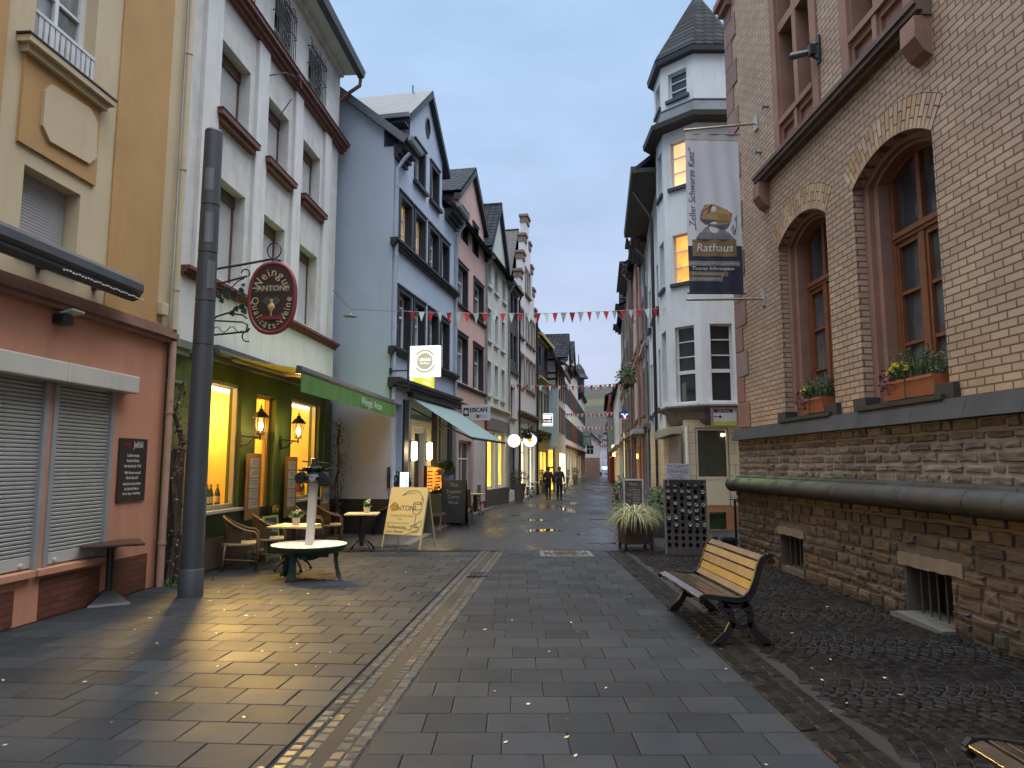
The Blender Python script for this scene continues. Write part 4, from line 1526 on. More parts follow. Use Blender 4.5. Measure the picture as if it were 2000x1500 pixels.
# small chalkboard leaning at the door, folding chair on the step
p = FL.W(-2.72, .62)
cb_ = thing('chalkboard', 'small chalkboard in a yellow green frame beside the winery door', 'chalkboard', p, FL.ang + R(-14))
mb = MB()
tilt = Matrix.Rotation(R(8), 4, 'X')
for q in ((-.21, -.17, 0, .82), (.17, .21, 0, .82)): mb.box(q[0], q[1], -.015, .015, q[2], q[3], tilt)
mb.box(-.17, .17, -.015, .015, .78, .82, tilt); mb.box(-.17, .17, -.015, .015, .06, .10, tilt)
mb.build('frame', mat('lime_frame_paint', (.30, .32, .04), .5), cb_)
mb = MB()
mb.box(-.17, .17, -.008, .006, .10, .78, tilt)
mb.build('slate_panel', mat('chalkboard_black', (.03, .034, .03), .7, var=.3, vs=5), cb_)
mb = MB()
for s, z in (("Wein", .66), ("vom Fass", .54), ("Antoni", .42)):
    me = text_me(s, .09, .001)
    mb.mesh(me, tilt @ Matrix.Translation((0, .008, z)) @ RT)
    bpy.data.meshes.remove(me)
mb.build('chalk_writing', mat('chalk', (.45, .45, .4), .8), cb_)
p = FL.W(-3.75, .30)
fc = thing('folding_chair', 'dark wooden folding chair with a yellow leaf wreath on the winery doorstep', 'chair', (p.x, p.y, .14), FL.ang)
mb = MB()
for x in (-.17, .17):
    mb.tube([(x, -.05, 0), (x, -.16, .8)], .014, 6); mb.tube([(x, .2, 0), (x, -.1, .45)], .014, 6)
mb.build('frame', M_DKWOOD, fc)
mb = MB()
mb.box(-.18, .18, -.12, .2, .40, .425)
mb.build('seat', M_DKWOOD, fc)
mb = MB()
mb.box(-.17, .17, -.155, -.135, .5, .82, bev=.02)
mb.build('backrest', M_DKWOOD, fc)
wr = thing('leaf_wreath', 'bunch of yellow autumn leaves tied to the folding chair back', 'wreath', (p.x, p.y, .14 + .72), FL.ang)
mb = MB()
for i in range(40):
    a = random.uniform(0, 6.28); x, z = random.uniform(-.12, .14), random.uniform(-.05, .07)
    r = random.uniform(.02, .04)
    mb.rnd()
    mb.quad((x + r * math.cos(a), -.12 + random.uniform(0, .03), z + r * math.sin(a)), (x - r * math.sin(a), -.11, z + r * math.cos(a)), (x - r * math.cos(a), -.12, z - r * math.sin(a)), (x + r * math.sin(a), -.10, z - r * math.cos(a)))
mb.build('leaves', foliage_mat('yellow_leaves', (.5, .28, .03), (.6, .4, .08)), wr, recalc=False)

# old wine press with a white basin
c = G(602, 1128)
ps = thing('wine_press', 'old wine press with white round basin, leaning white post and dark green gear head', 'wine press', (c.x, c.y, 0))
M_PGREEN = mat('bottle_green_iron', (.018, .04, .036), .42, var=.2, vs=5, bump=.15, bs=40)
M_PWHITE = mat('white_press_paint', (.60, .55, .47), .5, var=.08, vs=4, stain=.3, stcol=(.42, .34, .22))
mb = MB()
mb.lathe([(.0, .455), (.46, .455), (.52, .47), (.55, .515), (.575, .515), (.575, .505), (.555, .50)], 48)
mb.build('basin', M_PWHITE, ps, smooth='auto')
mb = MB()
mb.lathe([(.56, .498), (.575, .504), (.57, .47), (.50, .40), (.34, .37), (.0, .36)], 48)
mb.lathe([(.0, .36), (.16, .36), (.15, .30), (.08, .27), (.0, .26)], 20)
mb.box(-.30, .30, -.05, .05, .31, .37); mb.box(-.05, .05, -.30, .30, .311, .371)
mb.build('pan_support', M_PGREEN, ps, smooth='auto')
for a in (R(-108), R(22), R(158)):
    ca, sa = math.cos(a), math.sin(a)
    mb = MB()
    def lp(r, z, hw, th):
        b = Vector((ca * r, sa * r, z)); tx = Vector((-sa, ca, 0)) * hw; ra = Vector((ca, sa, 0)) * th
        return [b - tx - ra, b + tx - ra, b + tx + ra, b - tx + ra]
    L = [lp(.46, 0, .075, .03), lp(.46, .03, .07, .03), lp(.43, .12, .05, .026), lp(.41, .28, .042, .028), lp(.42, .44, .055, .035)]
    vs = [[mb.bm.verts.new(q) for q in ring] for ring in L]
    for A, B in zip(vs, vs[1:]):
        for k in range(4): mb.face([A[k], A[(k + 1) % 4], B[(k + 1) % 4], B[k]])
    mb.face(vs[0][::-1]); mb.face(vs[-1])
    mb.build('leg', M_PGREEN, ps)
top = AY(616, 945, c.y + .02)
dx = top.x - c.x - .02
mb = MB()
mb.hexa([Vector((sx * .052 + .0, sy * .052, .45)) for sx, sy in ((-1, -1), (1, -1), (1, 1), (-1, 1))] + [Vector((dx + sx * .058, sy * .058, 1.50)) for sx, sy in ((-1, -1), (1, -1), (1, 1), (-1, 1))])
mb.build('screw_post', M_PWHITE, ps)
mb = MB()
M0 = Matrix.Translation((dx, 0, 0))
mb.box(-.27, .27, -.03, .03, 1.455, 1.475, M0)
mb.lathe([(.17, 1.475), (.20, 1.50), (.205, 1.56), (.17, 1.60), (.12, 1.62), (.10, 1.66), (.14, 1.67), (.14, 1.70), (.07, 1.72), (.055, 1.80), (.05, 1.84), (.0, 1.845)], 22, M0)
for sx in (-1, 1):
    mb.lathe([(.0, -.06), (.09, -.055), (.10, 0), (.09, .055), (.0, .06)], 16, Matrix.Translation((dx + sx * .17, -.10, 1.54)) @ Matrix.Rotation(math.pi / 2, 4, 'X'))
    mb.box(dx + sx * .20 - .02, dx + sx * .20 + .02, -.06, .06, 1.48, 1.64)
for i in range(18):
    a = 2 * math.pi * i / 18
    mb.box(.15, .185, -.014, .014, 1.665, 1.70, M0 @ Matrix.Rotation(a, 4, 'Z'))
mb.tube([(dx - .25, .0, 1.66), (dx + .1, -.05, 1.64), (dx + .3, -.02, 1.70)], .016, 6)
mb.tube([(dx + .1, .05, 1.78), (dx + .22, .03, 1.76)], .014, 6); mb.tube([(dx - .2, .03, 1.80), (dx + .18, .0, 1.77)], .012, 6)
mb.tube([(dx + .2, -.1, 1.5), (dx + .26, -.1, 1.46), (dx + .28, -.08, 1.42)], .012, 6)
mb.build('gear_head', mat('black_green_iron', (.006, .010, .009), .42, var=.25, vs=8, bump=.2, bs=40), ps, smooth='auto')
mb = MB()
mb.lathe([(.0, 0), (.055, 0), (.055, .012), (.0, .012)], 20, Matrix.Translation((dx + .03, -.19, 1.545)) @ Matrix.Rotation(math.pi / 2, 4, 'X'))
mb.build('badge', mat('badge_silver', (.35, .36, .36), .4, .5), ps)

# yellow sandwich board
c = G(781, 1071)
ab = thing('sandwich_board', 'yellow sandwich board reading Antoni with a wine glass drawing', 'sandwich board', (c.x, c.y, 0), math.atan2(.42, -.9))
MT = Matrix.Rotation(R(15), 4, 'X')             # panel leans back (local -y)
M_YB = mat('yellow_board', (.74, .60, .25), .5, var=.05, vs=3)
wb, z0, z1 = .47, .28, 1.29
mb = MB()
mb.box(-wb, wb, -.012, .0, z0, z1, MT, bev=.004)
mb.build('front_panel', M_YB, ab)
MT2 = Matrix.Translation((0, -.66, 0)) @ Matrix.Rotation(R(-14), 4, 'X')
mb = MB()
mb.box(-wb, wb, -.012, .0, z0, z1, MT2, bev=.004)
mb.build('rear_panel', mat('grey_board_back', (.2, .19, .17), .6), ab)
mb = MB()
for x in (-wb - .012, wb - .016):
    mb.box(x, x + .028, -.03, -.012, 0, z1 + .02, MT)
    mb.box(x, x + .028, .0, .016, 0, z1 + .02, MT2)
mb.box(-wb - .01, wb + .01, -.03, -.012, z1 - .0, z1 + .02, MT)
mb.tube([MT @ Vector((wb, -.03, .55)), MT2 @ Vector((wb, 0, .55))], .005, 5)
mb.build('frame', mat('pale_ash_frame', (.5, .4, .22), .5), ab)
def on(mb, s, x, z, size, ext=.001, align='CENTER', shear=0, sx=1):
    me = text_me(s, size, ext, align, shear)
    mb.mesh(me, MT @ Matrix.Translation((x, .003, z)) @ RT @ Matrix.Diagonal((sx, 1, 1, 1)))
    bpy.data.meshes.remove(me)
mb = MB()
on(mb, "NTONI", .00, .845, .155, sx=.95)
mb.build('name_lettering', mat('umber_print', (.13, .09, .04), .6), ab)
mb = MB()
on(mb, "Weingut & Vinothek", .10, .69, .072); on(mb, "Zell", .12, .61, .06); on(mb, "täglich Weinprobe im Ausschank", .16, .53, .042)
mb.build('faded_lettering', mat('faded_print', (.42, .33, .13), .6), ab)
mb = MB()
on(mb, "Fachberatung", .17, .44, .085); on(mb, "vom Winzer", .20, .345, .085)
mb.build('bold_lettering', mat('black_print', (.05, .045, .03), .6), ab)
def stroke(mb, pts, r=.006):
    mb.tube([MT @ Vector((-p[0], .004, p[1])) for p in pts], r, 4)
mb = MB()                                       # drawing: glass, hand, bird feather strokes (x to the right)
gx, gz = .27, .84
stroke(mb, [(gx - .10 + .0, gz + .12), (gx - .12, gz + .02), (gx - .09, gz - .08), (gx, gz - .13), (gx + .09, gz - .08), (gx + .12, gz + .02), (gx + .10, gz + .12)])
stroke(mb, [(gx + .10 * math.cos(a), gz + .12 + .025 * math.sin(a)) for a in [i * .45 for i in range(15)]], .005)
stroke(mb, [(gx, gz - .13), (gx - .005, gz - .36)], .007); stroke(mb, [(gx + .09 * math.cos(a) - .01, gz - .37 + .02 * math.sin(a)) for a in [i * .45 for i in range(15)]], .005)
stroke(mb, [(gx - .1, gz + .0), (gx - .03, gz - .02), (gx + .05, gz - .01), (gx + .11, gz + .0)], .004)
stroke(mb, [(gx - .42, gz + .28), (gx - .30, gz + .37), (gx - .15, gz + .40), (gx + .0, gz + .37), (gx + .08, gz + .28), (gx + .13, gz + .22), (gx + .06, gz + .20)], .005)
stroke(mb, [(gx - .42, gz + .28), (gx - .28, gz + .32), (gx - .12, gz + .34)], .003)
stroke(mb, [(gx + .08, gz + .28), (gx + .14, gz + .16), (gx + .05, gz + .14), (gx + .12, gz + .10)], .005)
stroke(mb, [(gx - .03, gz - .36), (gx + .06, gz - .30), (gx + .15, gz - .24), (gx + .18, gz - .32), (gx + .10, gz - .42), (gx + .02, gz - .47), (gx - .1, gz - .52), (gx - .2, gz - .55)], .006)
stroke(mb, [(gx + .02, gz - .40), (gx + .1, gz - .38), (gx + .14, gz - .44), (gx + .04, gz - .50), (gx - .06, gz - .46)], .005)
stroke(mb, [(gx - .2, gz - .42), (gx - .12, gz - .46), (gx - .06, gz - .41)], .005)
mb.build('drawing', mat('grey_print', (.12, .12, .11), .6), ab)
mb = MB()
for i in range(30):
    a = random.uniform(0, 6.28)
    x, z = -.345 + random.uniform(-.035, .11) , .86 + random.uniform(-.06, .06)
    r = .026
    mb.prism([(x + r * math.cos(q), z + r * math.sin(q)) for q in [2 * math.pi * k / 8 for k in range(8)]], .0015 + i * .0001, .004 + i * .0001, lambda p, q, a_: MT @ Vector((-p, a_, q)))
mb.build('grape_drawing', mat('ochre_print', (.45, .27, .05), .6), ab)
mb = MB()
stroke(mb, [(-.42, .85), (-.38, .92), (-.32, .97), (-.27, .95), (-.25, .90)], .007); stroke(mb, [(-.27, .95), (-.22, .90), (-.20, .80)], .007)
mb.build('letter_drawing', mat('umber_print2', (.14, .09, .04), .6), ab)

# dark plank gate and dry vines at the corners of the winery
pg = fthing(FL, 'plank_gate', 'narrow dark plank screen between the salmon and the green shop fronts', 'screen')
mb = MB()
for i in range(4): mb.box(-.42 + i * .10, -.33 + i * .10, .10, .13, .05, 1.98 - .03 * (i % 2), bev=.004)
mb.box(-.43, -.03, .08, .10, 1.7, 1.78); mb.box(-.43, -.03, .08, .10, .4, .48)
mb.build('planks', mat('black_tarred_wood', (.02, .018, .014), .8, var=.3, vs=8, bump=.5, bs=30), pg)
def vine(name, label, base, pts, nleaf, spread, c1, c2, seed):
    rr = random.Random(seed)
    t = thing(name, label, 'vine', base)
    mb = MB()
    for k in range(3):
        mb.tube([Vector(p) + Vector((rr.uniform(-.04, .04), rr.uniform(-.04, .04), 0)) for p in pts], [.022 - .015 * i / len(pts) for i in range(len(pts))], 6)
    mb.build('stems', mat('vine_bark', (.06, .042, .03), .9, var=.3, bump=.4), t)
    mb = MB()
    for i in range(nleaf):
        k = rr.random() * (len(pts) - 1.001)
        j = int(k)
        o = Vector(pts[j]).lerp(Vector(pts[j + 1]), k - j) + Vector((rr.gauss(0, spread), rr.gauss(0, spread), rr.gauss(0, spread)))
        d = Vector((rr.gauss(0, 1), rr.gauss(0, 1), rr.gauss(-.4, .6))).normalized()
        s = d.orthogonal().normalized() * rr.uniform(.012, .03)
        L = rr.uniform(.03, .08)
        mb.rv = (rr.random(), 0, 0, 1)
        mb.quad(o, o + d * L * .5 + s, o + d * L, o + d * L * .5 - s)
    mb.build('leaves', foliage_mat(name + '_leaves', c1, c2), t, recalc=False)
    return t
p = FL.W(-.1, .16)
vine('dry_vine', 'dry brown vine climbing the corner post left of the grey pole', p, [(0, 0, 0), (.03, .05, .8), (-.02, 0, 1.5), (.04, .1, 2.1), (-.03, .0, 2.5), (.02, .05, 3.0)], 260, .06, (.05, .03, .018), (.13, .085, .05), 3)
p = FL.W(-7.2, .25)
vine('autumn_vine', 'rust brown vine climbing the far corner of the winery beside the blue wall', p, [(0, 0, 0), (.05, 0, .6), (0, .05, 1.2), (.08, -.02, 1.8), (.0, .0, 2.3), (.05, 0, 2.75)], 320, .09, (.05, .03, .012), (.20, .085, .03), 5)
wd = thing('weeds', 'tuft of green weeds at the foot of the plank screen', 'weeds', FL.W(-.15, .35))
mb = MB()
for i in range(90):
    a = random.uniform(0, 6.28); b = random.uniform(.2, 1.2); L = random.uniform(.06, .2)
    o = Vector((random.gauss(0, .12), random.gauss(0, .22), 0)); d_ = Vector((math.cos(a) * math.cos(b), math.sin(a) * math.cos(b), math.sin(b)))
    s = d_.orthogonal().normalized() * .014
    mb.rnd()
    mb.quad(o, o + d_ * L * .6 + s, o + d_ * L, o + d_ * L * .6 - s)
mb.build('blades', foliage_mat('weed_leaves', (.03, .06, .015), (.09, .13, .035)), wd, recalc=False)

# ================================================================ pale blue house
M_BLUE = mat('pale_blue_render', (.37, .43, .53), .85, var=.06, vs=1.0, bump=.15, bs=80, stain=.3, stcol=(.3, .34, .42))
M_ANTH = mat('anthracite_trim', (.018, .021, .026), .5, var=.15, vs=4, bump=.05)
M_BLUEP = mat('blue_painted_pipe', (.36, .42, .52), .45, var=.08)
bh = fthing(FB, 'blue_house', 'pale blue gabled house with black window surrounds and a bare side wall', 'house')
WB, ZEB = -6.1, 10.2
def inner(r, t=.13): return (r[0] + t, r[1] - t, r[2] + .02, r[3] - t)
rows = [((-1.52, -.40), 7.68, 9.14), ((-2.76, -1.64), 7.68, 9.14), ((-4.13, -3.0), 7.68, 9.14), ((-5.3, -4.27), 7.68, 9.14),
        ((-1.54, -.40), 4.80, 6.5), ((-2.80, -1.68), 4.80, 6.5), ((-4.15, -3.07), 4.80, 6.5), ((-5.4, -4.32), 4.80, 6.5)]
bw_ = [(a[0], a[1], z0, z1) for a, z0, z1 in rows]
gw_ = [(-2.62, -1.6, 9.92, 11.18), (-4.05, -3.1, 9.92, 11.18)]
ov = [(-2.8 + .2 * math.cos(a), 12.1 + .30 * math.sin(a)) for a in [2 * math.pi * i / 20 for i in range(20)]]
GL, GR, GC = -1.2, -4.4, -2.8
outer = [(WB, 3.7), (0, 3.7), (0, ZEB), (GL, ZEB), (GL, 11.75), (GC, 13.06), (GR, 11.75), (GR, ZEB), (WB, ZEB)]
wall_part(bh, outer, bw_ + gw_ + [ov], M_BLUE, .3, 8, body=False)
mb = MB()
mb.prism([(-.302, 0), (-.302, 10.74), (-4.3, 14.02), (-8.3, 10.74), (-8.3, 0)], WB, 0, lambda p, q, a: Vector((a, p, q)))
mb.build('side_wall', M_BLUE, bh)
mb = MB()
mb.plate([(GR + .02, 9.5), (GL - .02, 9.5), (GL - .02, 11.74), (GC, 13.0), (GR + .02, 11.74)], [], -3.4, -.302)
mb.build('gable_body', M_BLUE, bh)
mb = MB()
mb.box(0, .015, -2.6, .0, 0, .88); mb.box(-.28, .012, -.1, .015, 0, .88)
mb.build('plinth', mat('black_plinth', (.012, .012, .013), .6, var=.3), bh)
gl0 = [(WB, 0), (0, 0), (0, 3.698), (WB, 3.698)]
wL, eD, wR = (-.98, -.22, 1.44, 3.35), (-3.0, -1.9, .0, 2.66), (-5.3, -3.98, 1.78, 3.4)
wall_part(bh, gl0, [wL, eD, wR], M_BLUE, .3, 8, name='ground_floor_wall', body=False)
def dark_window(root, r, frame=M_WHITEF, pane=M_PANEC, trans=(.62,), mull=1, t=.13, sm=M_ANTH, proud=.035):
    q = inner(r, t)
    f = window(root, q, frame, pane, -.17, mull, trans, .07, .06)
    m = MB()
    m.box(r[0], r[0] + t - .002, -.25, proud, r[2], r[3]); m.box(r[1] - t + .002, r[1], -.25, proud, r[2], r[3]); m.box(r[0] + t, r[1] - t, -.25, proud, r[3] - t + .002, r[3])
    m.box(r[0] - .04, r[1] + .04, -.02, proud + .03, r[3], r[3] + .05)
    m.build('surround', sm, f)
    return f
M_PWARM = emit_mat('lamp_lit_room', (.62, .33, .12), .55, .5, 1.5)
for i, r in enumerate(bw_): dark_window(bh, r, pane=M_PWARM if i in (0, 1) else (M_PANEC if i % 2 else M_PANE), trans=(.35, .68) if i < 4 else (.62, .8))
for r in gw_:
    f = dark_window(bh, r, pane=M_PANE)
    m = MB(); m.box(r[0] - .08, r[1] + .08, -.05, .12, r[2] - .1, r[2] - .003)
    m.build('sill', M_ANTH, f)
m = MB()
m.prism([(p[0], p[1]) for p in ov], -.2, -.18, lambda p, q, a: Vector((p, a, q)))
f = m.build('oval_window', M_PANE, bh)
m = MB()
m.tube([(p[0], .0, p[1]) for p in ov] + [(ov[0][0], 0, ov[0][1])], .035, 6, cap=False)
m.build('surround', M_ANTH, f)
for nm, z, prof, u1 in (('upper_sill_course', 7.46, ((.10, 0, .06), (.15, .06, .13), (.2, .13, .2)), .12), ('lower_sill_course', 4.58, ((.10, 0, .06), (.15, .06, .13), (.2, .13, .2)), .12),
                        ('shop_cornice', 3.72, ((.14, 0, .08), (.24, .08, .17), (.32, .17, .25)), .10)):
    mb = MB()
    moulding(mb, WB - .0, u1, z, prof)
    mb.build(nm, M_ANTH, bh)
mb = MB()
for a, b in ((GL + .35, .0), (WB, GR - .35)): moulding(mb, a, b, 9.88, ((.10, 0, .12), (.2, .12, .24), (.34, .24, .38)))
mb.build('eaves_cornice', M_ANTH, bh)
mb = MB()
for a, b in ((GL + .3, .12), (WB, GR - .3)): mb.prism([(.40, 10.27), (.5, 10.28), (.53, 10.40), (.38, 10.40)], a, b, lambda p, q, a_: Vector((a_, p, q)))
mb.build('gutter', M_ZINC, bh)
mb = MB()
slab(mb, (.14, .42, 10.32), (GL + .25, .42, 10.32), (GL + .25, -4.3, 14.2), (.14, -4.3, 14.2), .14)
slab(mb, (GR - .25, .42, 10.32), (WB, .42, 10.32), (WB, -4.3, 14.2), (GR - .25, -4.3, 14.2), .14)
slab(mb, (.14, -8.6, 10.32), (WB, -8.6, 10.32), (WB, -4.3, 14.2), (.14, -4.3, 14.2), .14)
rf = mb.build('roof', M_SLATE, bh)
mb = MB()
pk = (GC, 13.28)
slab(mb, (GL + .42, .16, 11.52), (GC, .16, 13.32), (GC, -3.6, 13.32), (GL + .42, -3.6, 11.52), .13)
slab(mb, (GR - .42, .16, 11.52), (GC, .16, 13.32), (GC, -3.6, 13.32), (GR - .42, -3.6, 11.52), .13)
cgr = mb.build('gable_roof', M_SLATE, bh)
mb = MB()
for e in (GL + .42, GR - .42):
    mb.hexa([Vector(p) for p in ((e, -.3, 11.28), (GC, -.3, 13.06), (GC, .165, 13.06), (e, .165, 11.28), (e, -.3, 11.40), (GC, -.3, 13.18), (GC, .165, 13.18), (e, .165, 11.40))])
mb.box(GL, GL + .40, -3.4, -.02, 11.28, 11.36)
mb.build('bargeboard', M_ANTH, bh)
mb = MB()
mb.prism([(GL + .40, 11.40), (GL + .5, 11.40), (GL + .52, 11.52), (GL + .40, 11.52)], -3.3, .14, lambda p, q, a: Vector((p, a, q)))
mb.build('gable_gutter', M_ZINC, bh)
mb = MB()
slab(mb, (.0, .44, 10.36), (.17, .44, 10.36), (.17, -4.3, 14.24), (.0, -4.3, 14.24), .2)
mb.build('verge_board', mat('grey_verge', (.10, .115, .135), .5, .1, var=.15), bh)
mb = MB()
for u, y in ((GC, -2.6), (GC, -.5)): mb.tube([(u, y, 13.3), (u, y, 13.55)], .02, 5)
mb.build('snow_hook', M_BLACK, bh)
downpipe(bh, -.06, .09, .9, 9.6, .05, M_BLUEP, .32)
mb = MB()
mb.tube([(-.06, .09, .92), (.0, .1, .7), (.10, -.25, .55), (.12, -.3, .0)], .05, 8)
mb.build('drain_bend', M_BLACK, bh, smooth=True)
downpipe(bh, WB + .1, .08, .3, 9.7, .05, M_BLUEP, .3)
# ground floor pieces
window(bh, wL, M_WHITEF, M_PANE, -.16, 0, (.7,), .07, .05)
window(bh, wR, M_WHITEF, M_PANEC, -.16, 2, (.7,), .07, .05)
M_CRM = mat('cream_door_surround', (.55, .50, .38), .6, var=.08)
mb = MB()
mb.box(eD[0] - .42, eD[0] - .01, -.02, .05, 0, 2.8); mb.box(eD[1] + .01, eD[1] + .30, -.02, .05, 0, 2.8); mb.box(eD[0] - .42, eD[1] + .30, -.02, .06, 2.805, 3.0)
mb.build('door_surround', M_CRM, bh)
m = MB()
m.box(eD[0], eD[1], -.28, -.2, .02, 2.65)
do = m.build('door', mat('dark_brown_door', (.03, .016, .01), .4, var=.3, vs=6), bh)
m = MB()
m.box(eD[0] + .15, eD[1] - .15, -.2, -.19, 1.2, 2.4)
m.build('pane', M_PANE, do)
for a, b in ((-1.36, -1.02), (-3.96, -3.6), (-5.72, -5.32)):
    m = MB(); m.box(a, b, -.02, .06, 1.4, 3.5, bev=.01)
    m.build('dark_shutter', M_ANTH, bh)
mb = MB()
mb.box(-5.5, -3.8, -.02, .14, 1.66, 1.75)
mb.build('shop_sill', M_ANTH, bh)
# wall sconces
M_SCON = emit_mat('frosted_sconce', (1.0, .82, .5), 7)
for px, lb in ((805, 'tall glowing wall sconce left of the blue house entrance'), (835, 'tall glowing wall sconce right of the blue house entrance')):
    u, z = FB.uz(px, 881, .1)
    t = fthing(FB, 'wall_sconce', lb, 'wall lamp', u, .05, z, 'sconces beside the blue house entrance')
    m = MB()
    m.lathe([(.0, -.27), (.07, -.25), (.085, -.2), (.085, .2), (.07, .25), (.0, .27)], 14, Matrix.Translation((0, .11, 0)))
    m.build('shade', M_SCON, t, smooth='auto')
    m = MB(); m.box(-.04, .04, .0, .04, -.28, .28); m.box(-.05, .05, .02, .12, .265, .29)
    m.build('bracket', M_BLACK, t)
    p = FB.W(u, .35, z)
    point('sconce_light', (p.x, p.y, p.z), 16, (1, .74, .36), .1)
# teal striped awning
def teal_cloth():
    m, n, l, b = _nt('teal_striped_cloth')
    obj = n.new('ShaderNodeTexCoord').outputs['Object']
    w = n.new('ShaderNodeTexWave')
    w.wave_type, w.bands_direction = 'BANDS', 'X'
    w.inputs['Scale'].default_value = 3.2
    l.new(obj, w.inputs['Vector'])
    w2 = n.new('ShaderNodeTexWave'); w2.bands_direction = 'X'; w2.inputs['Scale'].default_value = 1.07
    l.new(obj, w2.inputs['Vector'])
    c = _mix(n, l, _mapr(n, l, w.outputs['Fac'], .35, .65, 0, 1), (.035, .085, .09), (.16, .26, .26))
    c = _mix(n, l, _mapr(n, l, w2.outputs['Fac'], .8, .9, 0, .7), c, (.42, .48, .46))
    l.new(c, b.inputs['Base Color']); b.inputs['Roughness'].default_value = .8
    return m
M_TEAL = teal_cloth()
ta = fthing(FB, 'teal_awning', 'teal striped awning sloping out over the blue house restaurant entrance', 'awning')
def tz(w, u): return 3.64 + (2.46 - 3.64) * w / 1.85
ua, ub = -2.05, -5.68
mb = MB()
N = 16
for i in range(N):
    a, b = -1.36 + (ub + 1.36) * i / N, -1.36 + (ub + 1.36) * (i + 1) / N
    for j in range(6):
        w0, w1_ = .12 + 1.73 * j / 6, .12 + 1.73 * (j + 1) / 6
        mb.hexa([Vector(p) for p in ((b, w0, tz(w0, b)), (a, w0, tz(w0, a)), (a, w1_, tz(w1_, a)), (b, w1_, tz(w1_, b)), (b, w0, tz(w0, b) + .006), (a, w0, tz(w0, a) + .006), (a, w1_, tz(w1_, a) + .006), (b, w1_, tz(w1_, b) + .006))])
mb.build('cloth', M_TEAL, ta)
mb = MB()
mb.cyl((-1.34, 1.86, 2.45), (ub - .02, 1.86, 2.45), .035, n=8)
mb.build('front_bar', M_BLACK, ta)
for u in (-1.6, -5.4):
    mb = MB(); mb.tube([(u, .05, 3.3), (u, 1.0, 2.8), (u, 1.84, 2.43)], .025, 6)
    mb.build('arm', M_BLACK, ta)
mb = MB(); mb.box(ub, -1.34, .02, .2, 3.60, 3.70)
mb.build('wall_cassette', M_ANTH, ta)
# illuminated projecting sign
uS, zS = FB.uz(831, 706, .95)
f1 = perp(FB, uS, .95)
M_LBOX = emit_mat('white_lightbox', (1.0, .97, .85), 1.25)
ls = thing('lit_sign', 'square white illuminated sign with a round grey restaurant emblem on the blue house', 'sign', (f1.O.x, f1.O.y, zS), f1.ang)
hs = .40
mb = MB(); mb.box(-hs, hs, -.06, .06, -hs, hs, bev=.02)
mb.build('lightbox', M_LBOX, ls)
M_GRYP = emit_mat('backlit_grey_print', (.42, .40, .30), .8)
mb = MB()
def ring(mb, r0, r1, y0, y1, n=40, cx=0, cz=0):
    for i in range(n):
        a, b = 2 * math.pi * i / n, 2 * math.pi * (i + 1) / n
        mb.hexa([Vector((cx + r * math.cos(t), y, cz + r * math.sin(t))) for y in (y0, y1) for r, t in ((r0, a), (r1, a), (r1, b), (r0, b))])
ring(mb, .315, .33, .06, .063); ring(mb, .25, .30, .06, .063)
mb.prism([(.215 * math.cos(a), .215 * math.sin(a)) for a in [2 * math.pi * i / 36 for i in range(36)]], .06, .063, lambda p, q, a: Vector((p, a, q)))
mb.build('emblem_rings', M_GRYP, ls)
mb = MB()
put_text(mb, "I BAAN", 0, .064, .035, .115, ext=.001, sx=.9); put_text(mb, "Thai Bistro", 0, .064, -.055, .06, ext=.001)
for i in range(18):
    a = R(150) + R(100) * i / 18 if i < 9 else R(-30) + R(70) * (i - 9) / 9
    mb.prism([(.262 * math.cos(a) + .028 * math.cos(q), .262 * math.sin(a) + .028 * math.sin(q)) for q in [2 * math.pi * k / 6 for k in range(6)]], .0632, .066, lambda p, q, a_: Vector((p, a_, q)))
mb.build('lettering', M_LBOX, ls)
mb = MB()
mb.tube([(.46, 0, .45), (.46, 0, -.75)], .025, 6); mb.tube([(.46, 0, -.22), (.92, 0, -.22)], .022, 6); mb.tube([(.46, 0, -.62), (.92, 0, -.62)], .022, 6)
mb.tube([(.46, 0, .2), (.38, 0, .2)], .018, 6); mb.box(.92, .95, -.06, .06, -.3, -.14); mb.box(.92, .95, -.06, .06, -.7, -.55)
mb.build('bracket', M_BLACK, ls)
# flat lit name board on the wall
r = FB.rect((801, 742), (848, 752), .08)
nbd = fthing(FB, 'name_board', 'glowing yellow green restaurant name board on the wall behind the square lit sign', 'sign', 0, 0, 0)
mb = MB(); mb.box(-3.5, -1.6, .05, .10, 4.03, 4.52)
mb.build('board', emit_mat('yellow_green_board', (.62, .60, .05), .9), nbd)
mb = MB(); mb.box(-3.55, -1.55, .02, .05, 3.99, 4.56)
mb.build('backlight', emit_mat('pale_backlight', (1, .95, .55), 2.0), nbd)
mb = MB(); put_text(mb, "I BAAN", -2.7, .101, 4.33, .30, ext=.001); put_text(mb, "THAI BISTRO", -2.75, .101, 4.13, .12, ext=.001)
mb.build('lettering', emit_mat('pale_yellow_letters', (1, .95, .5), 1.6), nbd)
